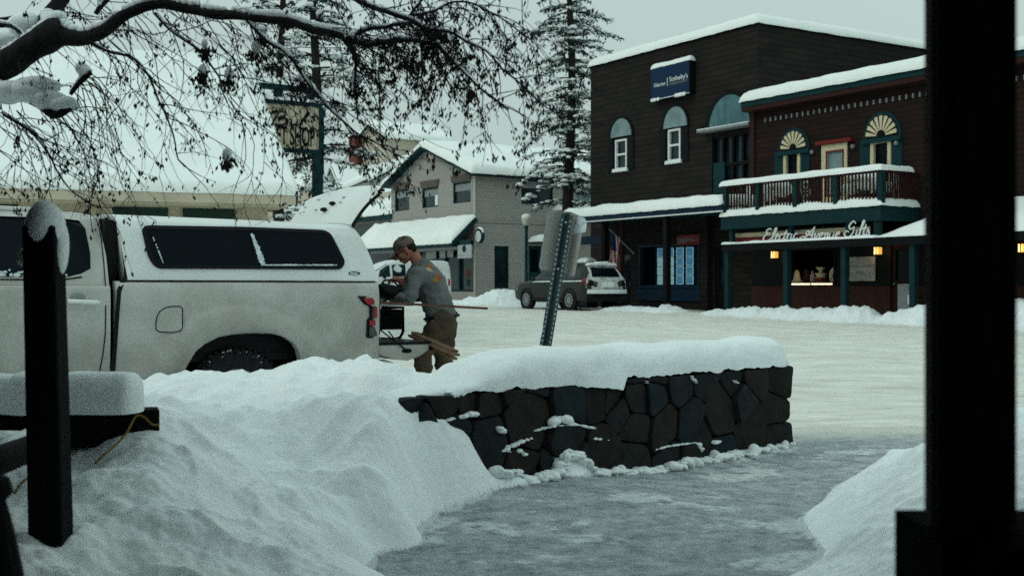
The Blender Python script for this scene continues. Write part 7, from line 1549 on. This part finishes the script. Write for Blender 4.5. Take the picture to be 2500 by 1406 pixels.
# deep pillow of snow caught in the low fork, left
for x, y, rx, rz in ((20,215,50,32),(75,218,55,34),(120,235,48,34),(150,245,36,26),(-40,205,60,36),(100,200,60,26),(205,165,14,20),(62,60,40,44),(20,95,50,30),(240,105,10,8)):
    snw.ell(tree_pt(x, y+8, .02 if y > 150 else .12), (rx*PXM, .09, rz*PXM*.8), 16, 10, jit=.35)
def pod(v, s=1):
    for _ in range(rr.choice((1,1,2,3))):
        c = v+Vector((rr.uniform(-.012,.012), rr.uniform(-.012,.012), -rr.uniform(.0,.02)))*s; L = rr.uniform(.008,.0145)*s; d_ = Vector((rr.uniform(-.5,.5), rr.uniform(-.5,.5), -1)).normalized(); u_ = d_.orthogonal().normalized()*L*.42; w__ = d_.cross(u_); pods.add([c-d_*L, c+u_, c+w__, c-u_, c-w__, c+d_*L], [(0,1,2),(0,2,3),(0,3,4),(0,4,1),(5,2,1),(5,3,2),(5,4,3),(5,1,4)])
def twig(p, d_, L, r_, dens_, lvl=0, grav=.065):
    n = max(4, int(L/.045)); q = [p.copy()]; d_ = d_.normalized()
    for i in range(n):
        d_ = (d_+Vector((rr.gauss(0,.16), rr.gauss(0,.14), rr.gauss(0,.12)-grav))).normalized(); p = p+d_*L/n; q.append(p.copy())
        if lvl < 2 and i > 0 and rr.random() < (.30 if lvl == 0 else .16): twig(p, d_+Vector((rr.gauss(0,.7), rr.gauss(0,.5), -.25+rr.gauss(0,.3))), L*rr.uniform(.25,.5)*(1-i/n*.5), r_*.6, dens_, lvl+1, grav*.8)
        if rr.random() < dens_*(.5+.9*i/n): pod(p+Vector((rr.uniform(-.012,.012),0,-.004)))
    if rr.random() < dens_*1.5: pod(p, 1.25)
    tw.tube(q, [r_*(1-.65*i/n) for i in range(n+1)], 3, cap=False)
    if False: k = rr.randrange(n//2, n); snw.ell(q[k]+Vector((0,0,.012)), (.010,.010,.020), 7, 6, jit=.9)
def px_of(v): w_ = v+to_; return CX+w_.x/w_.y*PXF, CY-(w_.z-EYE)/w_.y*PXF
for q, rq in paths:
    for i in range(2, len(q)):
        x, y = px_of(q[i])
        if y < -60 or x < -60: continue
        nt_ = (1.6 if x > 820 else .55) if rq[i] < .03 else .5
        k = int(nt_)+(rr.random() < nt_-int(nt_))
        for _ in range(k):
            dn = .13 if x < 560 else (.30 if x < 800 else .42); Lm = rr.uniform(.14,.62) if x < 820 else rr.uniform(.12,.42)
            d0 = Vector((rr.gauss(.95 if x < 1000 else .35,.5), rr.gauss(0,.5), rr.gauss(-.45,.45))); twig(q[i], d0, Lm, .0034 if rq[i] > .004 else .0024, dn)
for (x, y), L in (((190,232),.7),((172,270),.55),((150,285),.5),((120,280),.5),((224,190),.75),((215,200),.6),((200,215),.6),((262,95),.9),((300,60),.9),((330,50),.85),((400,40),.8),((240,100),.8),((560,245),.6),((540,200),.7),((435,390),.3),((60,310),.45),((20,280),.5),((-10,300),.6),((-20,260),.8),((40,270),.6),((-30,340),.5),((-40,400),.4),((650,110),.7),((700,140),.7),((610,60),.8),((500,45),.9),((450,30),.8),((560,50),.8),((640,120),.6),((870,150),.5),((985,100),.6)):
    for _ in range(2): twig(tree_pt(x, y, rr.uniform(-.2,.2)), Vector((rr.gauss(.70,.28), rr.gauss(0,.3), -.7)), L*rr.uniform(.8,1.25)*(1 if x < 800 else .7), .0034, .16 if x < 560 else .45, 0, .035)
for _ in range(26):   # twigs entering from limbs above the frame
    x = rr.uniform(-40, 1330); twig(tree_pt(x, rr.uniform(-160,-40), rr.uniform(-.4,.4)), Vector((rr.gauss(.6,.4), rr.gauss(0,.3), -.8)), rr.uniform(.3,.75), .0026, .14 if x < 560 else .45, 0, .03)
for x, y in ((500,125),(560,200),(700,55),(735,205),(640,95),(555,395),(495,190),(870,215),(625,135),(780,55)):   # dense clumps with snow on them
    c = tree_pt(x, y, -.2)
    for _ in range(40): pod(c+Vector((rr.gauss(0,.018), rr.gauss(0,.02), rr.gauss(0,.018))), 1.2)
    snw.ell(c+Vector((0,0,.035)), (.022,.022,.03), 8, 6, jit=.4)
p_ = bm_.build('limbs', 'bark', tr_, smooth=1); tw.build('twigs', 'twig', p_); pods.build('seed_clusters', 'pod', p_); snw.build('limb_snow', 'snowbank', p_, smooth=1)
MB().tube([(-.45,.1,-.3),(-.40,.08,.8),(-.25,.05,1.2),tree_pt(-330,520,.4)+Vector((0,0,-.0))], [.22,.18,.13,.10], 14).build('trunk', 'bark', tr_, smooth=1)

# needles, twigs, seeds and the snow caught on them are past counting
for o in bpy.data.objects:
    if o.type == 'MESH' and o.parent and o.name.split('.')[0] in ('crown_snow', 'limb_snow', 'twigs', 'seed_clusters', 'crown', 'branches', 'ledge_snow', 'window_frost', 'glass_frost', 'hatch_frost', 'tyre_snow'): o['kind'] = 'stuff'
